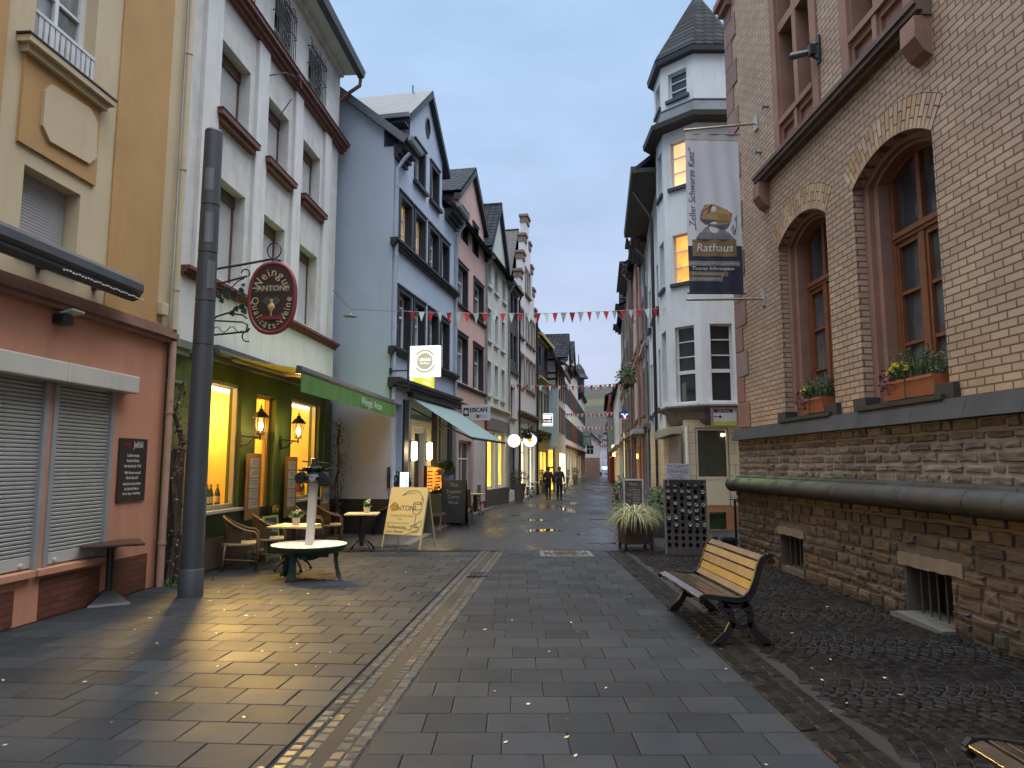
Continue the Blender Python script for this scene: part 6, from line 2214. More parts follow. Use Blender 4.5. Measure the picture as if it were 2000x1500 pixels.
for A in (A1, A2):
    loop, (c, zc, Ra, a0) = arch_loop(*A)
    mb = MB()
    n = int(2 * a0 * (Ra + .2) / .088)
    for i in range(n):
        a = a0 - 2 * a0 * (i + .5) / n
        lay = [(.0, .25), (.26, .38)] if i % 2 else [(.0, .12), (.13, .38)]
        for r0, r1 in lay:
            rm = Ra + (r0 + r1) / 2 + .004
            brick_box(mb, (c + rm * math.sin(a), zc + rm * math.cos(a)), a, (r1 - r0) / 2 - .004, .5 * 2 * a0 * (Ra + r0) / n - .005, YU - .01, YU + .006)
    mb.build('brick_arch', M_BRK1, th)
    mb = MB()
    pi_, _ = arch_pts(A[0], A[1], A[3], A[4])
    po = [(c + (Ra + .392) * math.sin(a0 - 2 * a0 * i / 18), zc + (Ra + .392) * math.cos(a0 - 2 * a0 * i / 18)) for i in range(19)]
    for i in range(18):
        mb.hexa([Vector((p[0], y, p[1])) for y in (YU - .01, YU + .0025) for p in (pi_[i], pi_[i + 1], po[i + 1], po[i])])
    mb.build('arch_mortar', M_MORT, th)
    # sandstone frame inside the brick reveal: two stepped rings
    def ringframe(o0, o1, y0, y1):
        Lo = arch_loop(A[0] + o0, A[1] - o0, A[2] - .001, A[3], A[4] - o0 * .2 if o0 else A[4])[0]
        Li = arch_loop(A[0] + o1, A[1] - o1, A[2] + .06, A[3] - .02, A[4] - o1 * .35)[0]
        m = MB()
        n_ = len(Lo)
        for i in range(n_):
            j = (i + 1) % n_
            m.hexa([Vector((p[0], y, p[1])) for y in (y0, y1) for p in (Lo[i], Lo[j], Li[j], Li[i])])
        return m
    fr_ = ringframe(.002, .13, YU - .38, YU - .14).build('sandstone_frame', M_RSAND, th)
    ringframe(.128, .24, YU - .40, YU - .21).build('inner_moulding', M_RSAND, fr_)
    # timber window
    I0, I1, Z0 = A[0] + .24, A[1] - .24, A[2] + .06
    Zs, Rz = A[3] - .03, A[4] - .09
    tf = ringframe(.238, .33, YU - .46, YU - .36).build('window', M_TIMB, th)
    m = MB()
    cu = (A[0] + A[1]) / 2
    y0, y1 = YU - .46, YU - .375
    zt = 4.62
    m.box(I0 + .06, I1 - .06, y0, y1 + .03, zt, zt + .13); m.box(I0 + .06, I1 - .06, y0, y1 + .05, zt + .05, zt + .08)
    m.box(cu - .055, cu + .055, y0, y1 + .02, Z0 + .05, zt); m.box(cu - .04, cu + .04, y0, y1 + .01, zt + .13, Zs + Rz)
    for s in (-1, 1):
        a, b = sorted((cu + s * .055, cu + s * ((I1 - I0) / 2 - .07)))
        m.box(a, a + .05, y0, y1, Z0 + .05, zt); m.box(b - .05, b, y0, y1, Z0 + .05, zt)
        for zz in (3.28, 3.94): m.box(a + .05, b - .05, y0 + .02, y1 - .01, zz - .02, zz + .02)
        m.box(a + .05, b - .05, y0, y1, zt - .07, zt); m.box(a + .05, b - .05, y0, y1, Z0 + .05, Z0 + .13)
    m.build('sash', M_TIMB, tf)
    m = MB()
    lp = arch_loop(A[0] + .3, A[1] - .3, Z0 + .04, A[3] - .03, A[4] - .1)[0]
    m.prism(lp, YU - .45, YU - .43, lambda p, q, a_: Vector((p, a_, q)))
    m.build('pane', M_HALLGL, tf)
# sandstone mullioned windows of the upper floor
for (a, b) in (U1, U2):
    m = MB()
    c = (a + b) / 2
    hl = [(a + .24, c - .07, 7.62, 9.2), (c + .07, b - .24, 7.62, 9.2), (a + .24, c - .07, 9.36, 10.4), (c + .07, b - .24, 9.36, 10.4)]
    m.plate([(a + .001, ZU0 - .002), (b - .001, ZU0 - .002), (b - .001, ZU1), (a + .001, ZU1)], [rpoly(h) for h in hl] + [rpoly((a + .26, c - .09, 7.06, 7.42)), rpoly((c + .09, b - .26, 7.06, 7.42))], YU - .40, YU - .02)
    f = m.build('mullion_window', M_RSAND, th)
    m = MB()
    for q in ((a + .255, c - .085), (c + .085, b - .255)):
        m.box(q[0] - .003, q[1] + .003, YU - .2, YU - .07, 7.057, 7.423)
    m.box(a + .22, b - .22, YU - .1, YU + .035, 7.52, 7.615); m.box(a - .0, a + .2, YU - .1, YU + .03, ZU0, ZU1); m.box(b - .2, b + .0, YU - .1, YU + .03, ZU0, ZU1)
    m.box(c - .05, c + .05, YU - .1, YU + .02, 7.03, 7.51)
    m.build('sandstone_relief', M_RSAND, f)
    m = MB()
    for h in hl: m.box(h[0] - .02, h[1] + .02, YU - .34, YU - .32, h[2] - .02, h[3] + .02)
    m.build('pane', M_HALLGL, f)
    m = MB()
    for h in hl:
        m.box(h[0], h[0] + .05, YU - .32, YU - .27, h[2], h[3]); m.box(h[1] - .05, h[1], YU - .32, YU - .27, h[2], h[3]); m.box(h[0] + .05, h[1] - .05, YU - .32, YU - .27, h[3] - .05, h[3]); m.box(h[0] + .05, h[1] - .05, YU - .32, YU - .27, h[2], h[2] + .05)
    m.build('sash', M_TIMB, f)
for u0, u1 in ((-6.62, -1.66),):
    mb = MB()
    for w, h0, h1 in ((.10, 0, .06), (.17, .06, .13), (.2, .13, .2)): mb.box(u0, u1, YU - .02, YU + w, 6.775 + h0, 6.775 + h1)
    mb.build('ledge', mat('dirty_sandstone_ledge', (.12, .08, .065), .8, var=.25, bump=.3, stain=.5), th)
for u in (-1.82, -6.46):
    mb = MB()
    mb.prism([(YU, 6.30), (YU + .10, 6.36), (YU + .2, 6.52), (YU + .19, 6.772), (YU, 6.772)], u - .14, u + .14, lambda p, q, a: Vector((a, p, q)))
    mb.build('console', M_RSAND, th)
# corner stones
mb = MB()
z = 2.46
k = 0
while z < 13.3:
    L = (.62, .40)[k % 2]
    mb.rnd()
    mb.box(-L, .015, YU - .3, YU + .022, z + .006, z + .494, bev=.012)
    z += .5
    k += 1
mb.build('corner_stones', M_RSAND, th)
mb = MB()
mb.box(-.5, .14, YU - .4, YU + .20, 11.40, 11.56, bev=.02); mb.box(-.45, .08, YU - .4, YU + .12, 11.25, 11.39, bev=.01)
mb.build('corner_cornice', M_RSAND, th)
# sill course
mb = MB()
u = -16
while u < -.02:
    L = random.uniform(.7, 1.3)
    e = min(.02, u + L)
    mb.rnd()
    mb.hexa([Vector(p) for p in ((u + .003, -.3, 2.22), (e - .003, -.3, 2.22), (e - .003, .06, 2.22), (u + .003, .06, 2.22), (u + .003, -.3, 2.445), (e - .003, -.3, 2.445), (e - .003, -.03, 2.445), (u + .003, -.03, 2.445))])
    u = e
for A in (A1, A2):
    mb.rnd(); mb.box(A[0] - .02, A[1] + .02, YU - .5, .0, 2.446, 2.50)
    for uu in (A[0], A[1]): mb.rnd(); mb.box(uu - .16, uu + .16, -.25, -.045, 2.447, 2.62, bev=.01)
mb.build('sill_course', M_DSILL, th)
# quarry stone walls built stone by stone
def rubble(mb, u0, u1, z0, z1, y, holes, hr=(.09, .17), lr=(.22, .62), relief=.03, rr=random, dark=()):
    z = z0
    while z < z1 - .03:
        h = min(rr.uniform(*hr), z1 - z)
        if z1 - (z + h) < .06: h = z1 - z
        u = u0
        while u < u1 - .02:
            L = rr.uniform(*lr)
            if u1 - (u + L) < .12: L = u1 - u
            segs = [(u, u + L)]
            for a, b, c, d in holes:
                if z + h > c + .01 and z < d - .01:
                    ns = []
                    for s, e in segs:
                        if e <= a or s >= b: ns.append((s, e))
                        else:
                            if a - s > .04: ns.append((s, a))
                            if e - b > .04: ns.append((b, e))
                    segs = ns
            for s, e in segs:
                j = .010
                v = rr.random()
                cu_ = (s + e) / 2
                if any(abs(cu_ - q) < .14 for q in dark): v = .02
                mb.rv = (v, rr.random(), rr.random() * (.5 if v < .03 else 1), 1)
                ju = lambda k=1: rr.uniform(-j, j) * k
                g = .009
                xs = [s + g, (s + e) / 2 + ju(3), e - g]
                zs_ = [z + g, z + h - g]
                O = [(xs[0] + ju(), zs_[0] + ju()), (xs[1], zs_[0] + ju()), (xs[2] + ju(), zs_[0] + ju()), (xs[2] + ju(), (z + h / 2)), (xs[2] + ju(), zs_[1] + ju()), (xs[1], zs_[1] + ju()), (xs[0] + ju(), zs_[1] + ju()), (xs[0] + ju(), z + h / 2)]
                dp = y + relief * rr.uniform(.35, 1.15)
                cx_, cz_ = (s + e) / 2, z + h / 2
                ix, iz = min(.02, (e - s) * .2), min(.02, h * .2)
                B = [mb.bm.verts.new((p[0], y - .02, p[1])) for p in O]
                F_ = [mb.bm.verts.new((p[0] + (ix if p[0] < cx_ else -ix) * (abs(p[0] - cx_) > .03), dp + rr.uniform(-.006, .006), p[1] + (iz if p[1] < cz_ else -iz) * (abs(p[1] - cz_) > .01))) for p in O]
                for k in range(8): mb.face([B[k], B[(k + 1) % 8], F_[(k + 1) % 8], F_[k]])
                cv = mb.bm.verts.new((cx_ + ju(2), dp + rr.uniform(-.004, .012), cz_ + ju()))
                for k in range(8): mb.face([F_[k], F_[(k + 1) % 8], cv])
            u += L
        z += h
C1, C2 = (-2.86, -2.0, .08, .60), (-6.41, -5.58, .05, .58)
mb = MB()
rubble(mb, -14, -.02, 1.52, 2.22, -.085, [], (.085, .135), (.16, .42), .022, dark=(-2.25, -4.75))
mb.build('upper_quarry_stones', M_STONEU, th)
mb = MB()
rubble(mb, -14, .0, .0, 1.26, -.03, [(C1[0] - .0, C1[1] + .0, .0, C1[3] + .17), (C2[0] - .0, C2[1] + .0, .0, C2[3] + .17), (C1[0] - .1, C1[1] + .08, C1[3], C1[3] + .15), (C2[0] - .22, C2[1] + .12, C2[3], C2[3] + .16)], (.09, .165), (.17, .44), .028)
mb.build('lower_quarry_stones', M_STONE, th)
mb = MB()
mb.plate([(-16, 1.3), (.0, 1.3), (.0, 2.22), (-16, 2.22)], [], -.5, -.088)
mb.build('upper_mortar', M_LIME, th)
mb = MB()
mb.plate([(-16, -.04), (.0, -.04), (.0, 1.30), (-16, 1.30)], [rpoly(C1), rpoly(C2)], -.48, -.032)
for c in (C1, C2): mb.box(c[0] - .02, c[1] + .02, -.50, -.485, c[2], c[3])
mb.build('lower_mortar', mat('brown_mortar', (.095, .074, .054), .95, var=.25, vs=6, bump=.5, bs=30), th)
def cell(c, lint, n, name):
    m = MB()
    for i in range(n):
        u = c[0] + (c[1] - c[0]) * (i + .6) / (n + .6)
        m.tube([(u, -.12, c[2] - .02), (u, -.12, c[3] + .02)], .012, 6)
    f = m.build('cellar_grille', mat('rusty_bars', (.075, .05, .035), .7, .2, var=.3), th)
    m = MB()
    m.box(c[0], c[1], -.42, -.40, c[2], c[3])
    m.build('pane', mat('black_cellar', (.008, .008, .009), .6), f)
    m = MB()
    N = 10
    pts = [(lint[0] + (lint[1] - lint[0]) * i / N, lint[3] + random.uniform(-.012, .012)) for i in range(N + 1)]
    pts = [(lint[0], lint[2])] + [(lint[0] + (lint[1] - lint[0]) * i / N, lint[2] + random.uniform(-.01, .01)) for i in range(1, N)] + [(lint[1], lint[2])] + pts[::-1]
    m.prism(pts, -.2, -.004, lambda p, q, a: Vector((p, a, q)))
    m.build('lintel', mat('pale_lintel_stone', (.17, .135, .095), .85, var=.2, vs=5, bump=.4), f)
cell(C1, (-2.95, -1.93, .605, .72), 4, '')
cell(C2, (-6.62, -5.47, .585, .73), 5, '')
mb = MB()
mb.prism([(-6.45, -.02), (-5.5, -.02), (-5.5, .05), (-5.6, .07), (-6.3, .04), (-6.45, .03)], -.3, .14, lambda p, q, a: Vector((p, a, q)))
mb.build('cellar_sill', mat('grey_cement', (.085, .088, .08), .85, var=.2, bump=.4), th)
# heavy roll moulding with moss
def moss_stone():
    m, n, l, b = _nt('mossy_basalt')
    obj = n.new('ShaderNodeTexCoord').outputs['Object']
    geo = n.new('ShaderNodeNewGeometry')
    sp = n.new('ShaderNodeSeparateXYZ'); l.new(obj, sp.inputs[0])
    sn = n.new('ShaderNodeSeparateXYZ'); l.new(geo.outputs['Normal'], sn.inputs[0])
    a = _noise(n, l, obj, 3.5, 6)
    f = _noise(n, l, obj, 30, 4)
    base = _mix(n, l, _mapr(n, l, a.outputs['Fac'], .3, .7, 0, 1), (.016, .0155, .015), (.038, .037, .034))
    far = _mapr(n, l, sp.outputs[0], -4.6, -1.0, 0, 1)
    top = _mapr(n, l, sn.outputs[2], .1, .75, 0, 1)
    mm = n.new('ShaderNodeMath'); mm.operation = 'MULTIPLY'; l.new(far, mm.inputs[0]); l.new(top, mm.inputs[1])
    m2 = n.new('ShaderNodeMath'); m2.operation = 'MULTIPLY'; l.new(mm.outputs[0], m2.inputs[0]); l.new(_mapr(n, l, a.outputs['Fac'], .40, .52, 0, 1), m2.inputs[1])
    green = _mix(n, l, f.outputs['Fac'], (.05, .085, .01), (.13, .18, .03))
    l.new(_mix(n, l, m2.outputs[0], base, green), b.inputs['Base Color'])
    b.inputs['Roughness'].default_value = .75
    l.new(_bump(n, l, f.outputs['Fac'], .5, .012), b.inputs['Normal'])
    return m
mb = MB()
prof = [(-.12, 1.56), (-.03, 1.545), (.02, 1.53), (.03, 1.50), (.055, 1.495)] + [(.07 + .125 * math.cos(a), 1.37 + .125 * math.sin(a)) for a in [R(80) - R(170) * i / 9 for i in range(10)]] + [(.0, 1.225), (-.12, 1.225)]
N = 26
for i in range(N):
    u0, u1 = -14 + 14.06 * i / N, -14 + 14.06 * (i + 1) / N - .006
    mb.prism([(p[0] + random.uniform(-.003, .003), p[1]) for p in prof], u0, u1, lambda p, q, a: Vector((a, p, q)))
mb.lathe([(.0, 1.225), (.10, 1.225), (.16, 1.26), (.195, 1.33), (.195, 1.40), (.16, 1.47), (.09, 1.50), (.05, 1.53), (.0, 1.555)], 20, Matrix.Translation((-.0, -.0, 0)) @ Matrix.Diagonal((1, 1, 1, 1)))
mb.build('roll_moulding', moss_stone(), th, smooth='auto')

# flower boxes on the sills
M_TERRA = mat('terracotta_plastic', (.27, .075, .03), .42, var=.08, vs=3)
M_HEATH = foliage_mat('heather_leaves', (.03, .05, .02), (.10, .13, .06))
M_CHRY = foliage_mat('yellow_chrysanthemum', (.55, .38, .01), (.75, .58, .03))
M_CYCL = foliage_mat('dark_red_foliage', (.03, .008, .014), (.10, .03, .04))
def flower_box(u0, u1, label, yellow):
    c = (u0 + u1) / 2
    hw = (u1 - u0) / 2
    t = fthing(FR, 'flower_box', label, 'flower box', c, -.16, 2.52, 'terracotta flower boxes on the town hall sills')
    m = MB()
    m.prism([(-.08, .0), (.10, .0), (.135, .19), (.15, .19), (.15, .225), (-.12, .225), (-.12, .19), (-.105, .19)], -hw, hw, lambda p, q, a: Vector((a, p, q)))
    m.build('trough', M_TERRA, t)
    m = MB()
    m.tube([(-.02, .155, .24), (-.02, .16, .0), (-.02, .02, -.012)], .008, 5)
    m.build('hook', M_BLACK, t)
    m = MB()
    for i in range(420):                         # grey-green upright heather and grass
        x = random.uniform(-hw, hw * .9)
        o = Vector((x, random.uniform(-.12, .08), .2))
        L = random.uniform(.12, .42) * (1.1 - .3 * abs(x / hw))
        d_ = Vector((random.gauss(0, .25), random.gauss(0, .22), 1)).normalized()
        s = Vector((random.gauss(0, 1), random.gauss(0, 1), 0)).normalized() * random.uniform(.003, .007)
        m.rnd()
        m.quad(o - s, o + s, o + d_ * L + s * .3, o + d_ * L - s * .3)
        for k in range(3):
            p = o + d_ * L * random.uniform(.35, 1)
            q = Vector((random.gauss(0, 1), random.gauss(0, 1), .8)).normalized() * random.uniform(.015, .035)
            sd = q.orthogonal() * .3
            m.quad(p, p + q * .5 + sd, p + q, p + q * .5 - sd)
    m.build('heather', M_HEATH, t, recalc=False)
    m = MB()
    leafy(m, 160, hw * .75, .08, .22, .22, .16, .17, .03, .07, .5)
    m.build('red_foliage', M_CYCL, t, recalc=False)
    m = MB()
    fx = hw * .45
    leafy(m, 220, fx, .02, .27, .20, .13, .13, .03, .06)
    m.build('leaves', M_LEAF, t, recalc=False)
    m = MB()
    for i in range(yellow):
        a, b = random.uniform(0, 6.28), random.uniform(.15, 1.3)
        o = Vector((fx + .21 * math.cos(a) * math.cos(b), .04 + .14 * math.sin(a) * math.cos(b), .30 + .15 * math.sin(b)))
        for k in range(12):
            d_ = Vector((random.gauss(0, 1), random.gauss(0, 1), random.gauss(.3, .8))).normalized() * random.uniform(.018, .03)
            s = d_.orthogonal().normalized() * .009
            m.rnd()
            m.quad(o, o + d_ * .6 + s, o + d_, o + d_ * .6 - s)
    m.build('blossoms', M_CHRY, t, recalc=False)
flower_box(-3.72, -2.98, 'terracotta flower box with a small yellow tuft on the far town hall window sill', 16)
flower_box(-6.33, -5.32, 'large terracotta flower box full of yellow chrysanthemums on the nearer town hall window sill', 44)

# spotlight bracket between the upper windows
u, z = FR.uz(1600, 96, YU)
sb = fthing(FR, 'spotlight', 'black spotlight on a wall bracket between the upper town hall windows', 'lamp', u, YU, z)
m = MB(); m.box(-.06, .06, .0, .03, -.22, .2); m.tube([(0, .03, .1), (0, .12, .05), (0, .12, -.12), (0, .03, -.16)], .02, 6); m.box(-.05, .05, .06, .16, -.1, .06)
m.build('bracket', M_BLACK, sb)
m = MB(); m.cyl((.06, .14, -.02), (.36, .26, .10), .045, .055, 12); m.cyl((.06, .14, -.02), (-.02, .11, -.05), .05, .03, 10)
m.build('tube', M_BLACK, sb)
for px, py in ((1486, 297), (1500, 208)):
    u, z = FR.uz(px, py, YU)
    s_ = fthing(FR, 'anchor_bolt', 'small pale anchor fitting on the brick wall ' + ('above' if py < 250 else 'beside') + ' the banner bracket', 'fitting', u, YU, z, 'anchor fittings on the brick wall')
    m = MB(); m.cyl((0, 0, 0), (0, .12, 0), .03, .03, 8); m.cyl((0, .10, -.06), (0, .10, .06), .02, n=8)
    m.build('bolt', M_ZINC, s_)

# ---- banner
b0, b1 = AY(1337, 263, 12.4), AY(1457, 573, 12.4)
bx0, bx1, bz0, bz1 = b0.x, b0.x + 1.0, b1.z, b0.z + .02
fb = perp(FR, 0, 0)
bn = thing('banner', 'hanging cloth banner reading Rathaus with a barrel on rocks beside the brick wall', 'banner', ((bx0 + bx1) / 2, 12.4, bz0), fb.ang)
BW, BH = 1.0, bz1 - bz0
M_CLW = mat('white_banner_cloth', (.56, .57, .60), .85, var=.05, vs=1.5)
M_NAVY = mat('navy_banner_print', (.022, .025, .045), .85, var=.15, vs=2)
M_GOLD = mat('bronze_banner_print', (.20, .13, .055), .85, var=.15, vs=3)
M_GRP = mat('grey_banner_print', (.20, .19, .185), .85, var=.15)
def fold(x, z): return .012 * math.sin(x * 19 + 1.5 * math.sin(z * 1.2)) * (.4 + .6 * abs(math.sin(z * .9))) + .01 * math.sin(z * 2.3 + x * 3)
def cloth(mb, x0, x1, z0, z1, off=0.0, nx=26, nz=30):
    V = [[mb.bm.verts.new((x0 + (x1 - x0) * i / nx, off + fold(x0 + (x1 - x0) * i / nx, z0 + (z1 - z0) * j / nz), z0 + (z1 - z0) * j / nz)) for i in range(nx + 1)] for j in range(nz + 1)]
    for j in range(nz):
        for i in range(nx): mb.face([V[j][i], V[j][i + 1], V[j + 1][i + 1], V[j + 1][i]])
def conform(mb, off):
    for v in mb.bm.verts: v.co.y = off + fold(v.co.x, v.co.z) + v.co.y
zN = BH * .292
m = MB(); cloth(m, -BW / 2, BW / 2, zN, BH); m.build('upper_cloth', M_CLW, bn, smooth=True, recalc=False)
m = MB(); cloth(m, -BW / 2, BW / 2, 0, zN); m.build('lower_cloth', M_NAVY, bn, smooth=True, recalc=False)
m = MB(); cloth(m, -BW / 2 - .001, BW / 2 + .001, BH - .13, BH - .002, .004, 26, 3); m.build('top_hem', mat('beige_hem', (.42, .40, .37), .85), bn, smooth=True, recalc=False)
def patch(x0, x1, z0, z1, off, m_, nm):
    q = MB(); cloth(q, x0, x1, z0, z1, off, max(2, int((x1 - x0) * 26)), max(2, int((z1 - z0) * 12)))
    return q.build(nm, m_, bn, smooth=True, recalc=False)
patch(-.39, .42, BH * .225, BH * .330, .004, M_GOLD, 'bronze_panel')
patch(-BW / 2 + .06, BW / 2 - .0, BH * .166, BH * .197, .004, M_GRP, 'grey_strip')
patch(-.22, BW / 2 - .0, BH * .104, BH * .132, .004, M_GOLD, 'bronze_strip')
patch(-.12, BW / 2 - .0, BH * .072, BH * .100, .004, M_GRP, 'grey_strip')
def btext(lst, off, m_, nm, shear=.18):
    q = MB()
    for s, x, z, sz, rot, al in lst: put_text(q, s, x, 0, z, sz, rot=rot, ext=.0008, align=al, shear=shear)
    conform(q, off)
    return q.build(nm, m_, bn)
btext([("Rathaus", .02, BH * .277, .215, 0, 'CENTER')], .010, mat('banner_white_print', (.6, .6, .58), .8), 'title_lettering')
btext([("Tourist Information", .45, BH * .150, .098, 0, 'LEFT')], .008, MATS['banner_white_print'], 'white_lettering')
btext([("Wein- und Heimatmuseum", .47, BH * .181, .083, 0, 'LEFT'), ("Stadtverwaltung", .45, BH * .118, .090, 0, 'LEFT'), ("Stadtbücherei", .45, BH * .086, .090, 0, 'LEFT')], .009, mat('pale_grey_print', (.40, .40, .38), .8), 'pale_lettering')
btext([("„Zeller Schwarze Katz“", .395, BH * .645, .165, math.pi / 2, 'CENTER')], .006, mat('slate_grey_print', (.10, .10, .115), .8), 'side_lettering')
def bpatch(polys, off, m_, nm):
    q = MB()
    for p in polys: q.prism(p, 0, .0012, lambda a, b, c: Vector((a, c, b)))
    conform(q, off)
    return q.build(nm, m_, bn)
# barrel on a heap of rocks (x positive is to the left)
rock = [(.36, BH * .330)] + [(.34 - .055 * i, BH * .335 + .27 * math.sin(math.pi * (i + .3) / 12.6) + .02 * (i % 2)) for i in range(12)] + [(-.37, BH * .330)]
bpatch([rock], .006, mat('grey_rock_print', (.16, .155, .16), .85, var=.3, vs=12), 'rock_drawing')
ca, sa = math.cos(R(20)), math.sin(R(20))
def bp(x, z): return (-.03 + x * ca - z * sa, BH * .475 + x * sa + z * ca)
barrel = [(x, z) for x, z in ((-.26, -.15), (-.29, 0), (-.26, .15), (-.13, .195), (0, .205), (.13, .195), (.26, .15), (.285, 0), (.26, -.15), (.13, -.195), (0, -.205), (-.13, -.195))]
bpatch([[bp(*p) for p in barrel]], .008, mat('barrel_print', (.30, .19, .07), .85, var=.25, vs=6), 'barrel_drawing')
bpatch([[bp(*p) for p in ((-.26, -.15), (-.28, -.05), (-.14, -.07), (0, -.08), (.14, -.07), (.28, -.05), (.26, -.15), (.13, -.195), (0, -.205), (-.13, -.195))]], .0095, mat('barrel_shadow_print', (.13, .12, .12), .85), 'barrel_underside')
bpatch([[bp(x - .012, -.2 + .02 * abs(x) * 4), bp(x + .012, -.2 + .02 * abs(x) * 4), bp(x + .012, .2 - .02 * abs(x) * 4), bp(x - .012, .2 - .02 * abs(x) * 4)] for x in (-.15, .15)] + [[bp(x - .008, -.15), bp(x + .008, -.15), bp(x + .008, .15), bp(x - .008, .15)] for x in (-.25, .25)], .011, mat('hoop_print', (.05, .045, .045), .85), 'barrel_hoops')
q = MB()
pts = [(-.30, .385), (-.34, .42), (-.33, .36), (-.37, .40), (-.37, .36), (-.40, .42), (-.41, .48), (-.38, .45)]
q.tube([(p[0], 0, BH * p[1]) for p in pts], .005, 4)
conform(q, .010)
q.build('signature_stroke', mat('ink_stroke', (.03, .03, .035), .8), bn)
wallx_ = FR.W(12.4 - FR.O.y, YU).x - (bx0 + bx1) / 2
q = MB()
q.cyl((-wallx_, .02, BH + .20), (.52, -.0, BH + .06), .024, n=8)
q.build('top_pole', mat('steel_pole', (.34, .31, .29), .4, .7), bn)
q = MB(); q.cyl((-.55, 0, BH - .01), (.52, 0, BH - .01), .016, n=8); q.build('top_bar', M_ZINC, bn)
q = MB(); q.cyl((-.54, 0, .0), (.54, 0, .0), .016, n=8); q.build('bottom_bar', M_BLACK, bn)
q = MB(); q.cyl((-wallx_, .02, -.1), (.56, 0, -.12), .024, n=8); q.build('bottom_pole', MATS['steel_pole'], bn)
for zz in (BH + .2, -.1):
    q = MB(); q.box(-wallx_ - .02, -wallx_ + .03, -.05, .09, zz - .14, zz + .14, bev=.01); q.build('wall_plate', mat('galvanised_plate', (.45, .46, .46), .4, .7), bn)

# ================================================================ white turret house behind the town hall
M_TW = mat('white_turret_render', (.60, .63, .64), .85, var=.06, vs=1.0, bump=.15, bs=60, stain=.8, stcol=(.36, .39, .40))
M_NAVYS = mat('navy_sill', (.025, .032, .065), .5, var=.1)
M_BRFL = mat('brown_grey_stone', (.15, .12, .11), .7, var=.12, stain=.3)
TC = Vector((5.665, 19.87, 0))
AP, SD = 1.27, 1.052
tu = thing('turret_house', 'white house with an octagonal corner turret and a pointed slate roof behind the town hall', 'house', TC, 0)
def octo(ap, z, rot=R(22.5)):
    r = ap / math.cos(R(22.5))
    return [Vector((r * math.cos(rot + R(45) * i), r * math.sin(rot + R(45) * i), z)) for i in range(8)]
def octo_prism(mb, secs):
    rings = [[mb.bm.verts.new(p) for p in octo(a, z)] for a, z in secs]
    for A, B in zip(rings, rings[1:]):
        for k in range(8): mb.face([A[k], A[(k + 1) % 8], B[(k + 1) % 8], B[k]])
    mb.face(rings[0][::-1]); mb.face(rings[-1])
M_LITA = emit_mat('amber_lit_room', (1.0, .42, .08), .95, .35, 2.0)
M_LITP = emit_mat('peach_lit_room', (1.0, .58, .28), .95, .2, 2.0)
faces = {'a': -90, 'b': -135, 'c': 180, 'd': -45}
wins = {'a': [(3.42, 5.55, 'D'), (6.8, 8.2, 'L'), (9.6, 10.9, 'L')], 'b': [(3.42, 5.55, 'D'), (6.8, 8.2, 'L'), (9.6, 10.95, 'P'), (12.25, 13.05, 'S')], 'c': [(3.42, 5.55, 'D'), (6.8, 8.2, 'D'), (9.6, 10.9, 'D'), (12.25, 13.05, 'S')], 'd': [(3.42, 5.55, 'D')]}
for k, deg in faces.items():
    n_ = Vector((math.cos(R(deg)), math.sin(R(deg)), 0))
    ang = math.atan2(-n_.x, n_.y)
    loc = n_ * AP
    h = [(-.30, .30, z0, z1) for z0, z1, s in wins[k]]
    m = MB()
    m.plate([(-SD / 2 + .001, 3.35), (SD / 2 - .001, 3.35), (SD / 2 - .001, 11.5), (-SD / 2 + .001, 11.5)], [rpoly(q) for q in h if q[3] < 11.5], -.18, 0)
    m.plate([(-SD / 2 + .001, 11.9), (SD / 2 - .001, 11.9), (SD / 2 - .001, 13.45), (-SD / 2 + .001, 13.45)], [rpoly(q) for q in h if q[3] > 11.5], -.18, 0)
    m.build('wall', M_TW, tu, loc=loc, rot=(0, 0, ang))
    for (z0, z1, s), q in zip(wins[k], h):
        pane = {'D': M_PANE, 'L': M_LITA, 'P': M_LITP, 'S': pane_mat('sky_blue_pane', (.05, .065, .08))}[s]
        tr = {2: (.34, (.40, .09), .60, .80)}.get(0, (.33, .66))
        if z1 - z0 > 1.8: tr = ((.40, .10), .60, .80)
        f = window(tu, q, M_WHITEF, pane, -.11, 0, tr, .045, .03)
        f.location = loc
        f.rotation_euler = (0, 0, ang)
        m = MB(); m.box(-.38, .38, -.05, .07, z0 - .11, z0 - .003, bev=.01)
        m.build('sill', M_NAVYS if z0 > 4 else M_WHITEF, f)
mb = MB(); octo_prism(mb, [(AP - .2, 3.3), (AP - .2, 13.4)])
mb.build('tower_core', M_TW, tu)
mb = MB(); octo_prism(mb, [(.96, 2.80), (1.05, 2.86), (1.12, 2.98), (1.16, 3.16), (1.30, 3.24), (1.36, 3.30), (1.36, 3.345)])
mb.build('oriel_base', M_BRFL, tu)
mb = MB(); octo_prism(mb, [(AP + .04, 11.30), (AP + .34, 11.36), (AP + .36, 11.50), (AP + .30, 11.54), (AP + .10, 11.60)])
mb.build('eaves', mat('dark_brown_eaves', (.035, .03, .028), .6, var=.15), tu)
mb = MB(); octo_prism(mb, [(AP + .12, 11.601), (AP + .10, 11.62), (AP + .03, 11.95), (AP + .045, 11.97), (AP + .045, 12.0)])
mb.build('lead_skirt', mat('grey_lead', (.09, .105, .12), .5, .3, var=.25, vs=2, stain=.4), tu)
mb = MB(); octo_prism(mb, [(AP + .02, 13.36), (AP + .17, 13.38), (AP + .19, 13.52), (AP + .1, 13.54)])
mb.build('turret_eaves', M_ANTH, tu)
mb = MB(); octo_prism(mb, [(AP + .20, 13.541), (AP + .12, 13.70), (.05, 16.05), (.03, 16.2)])
mb.build('turret_roof', M_SLATE2, tu)
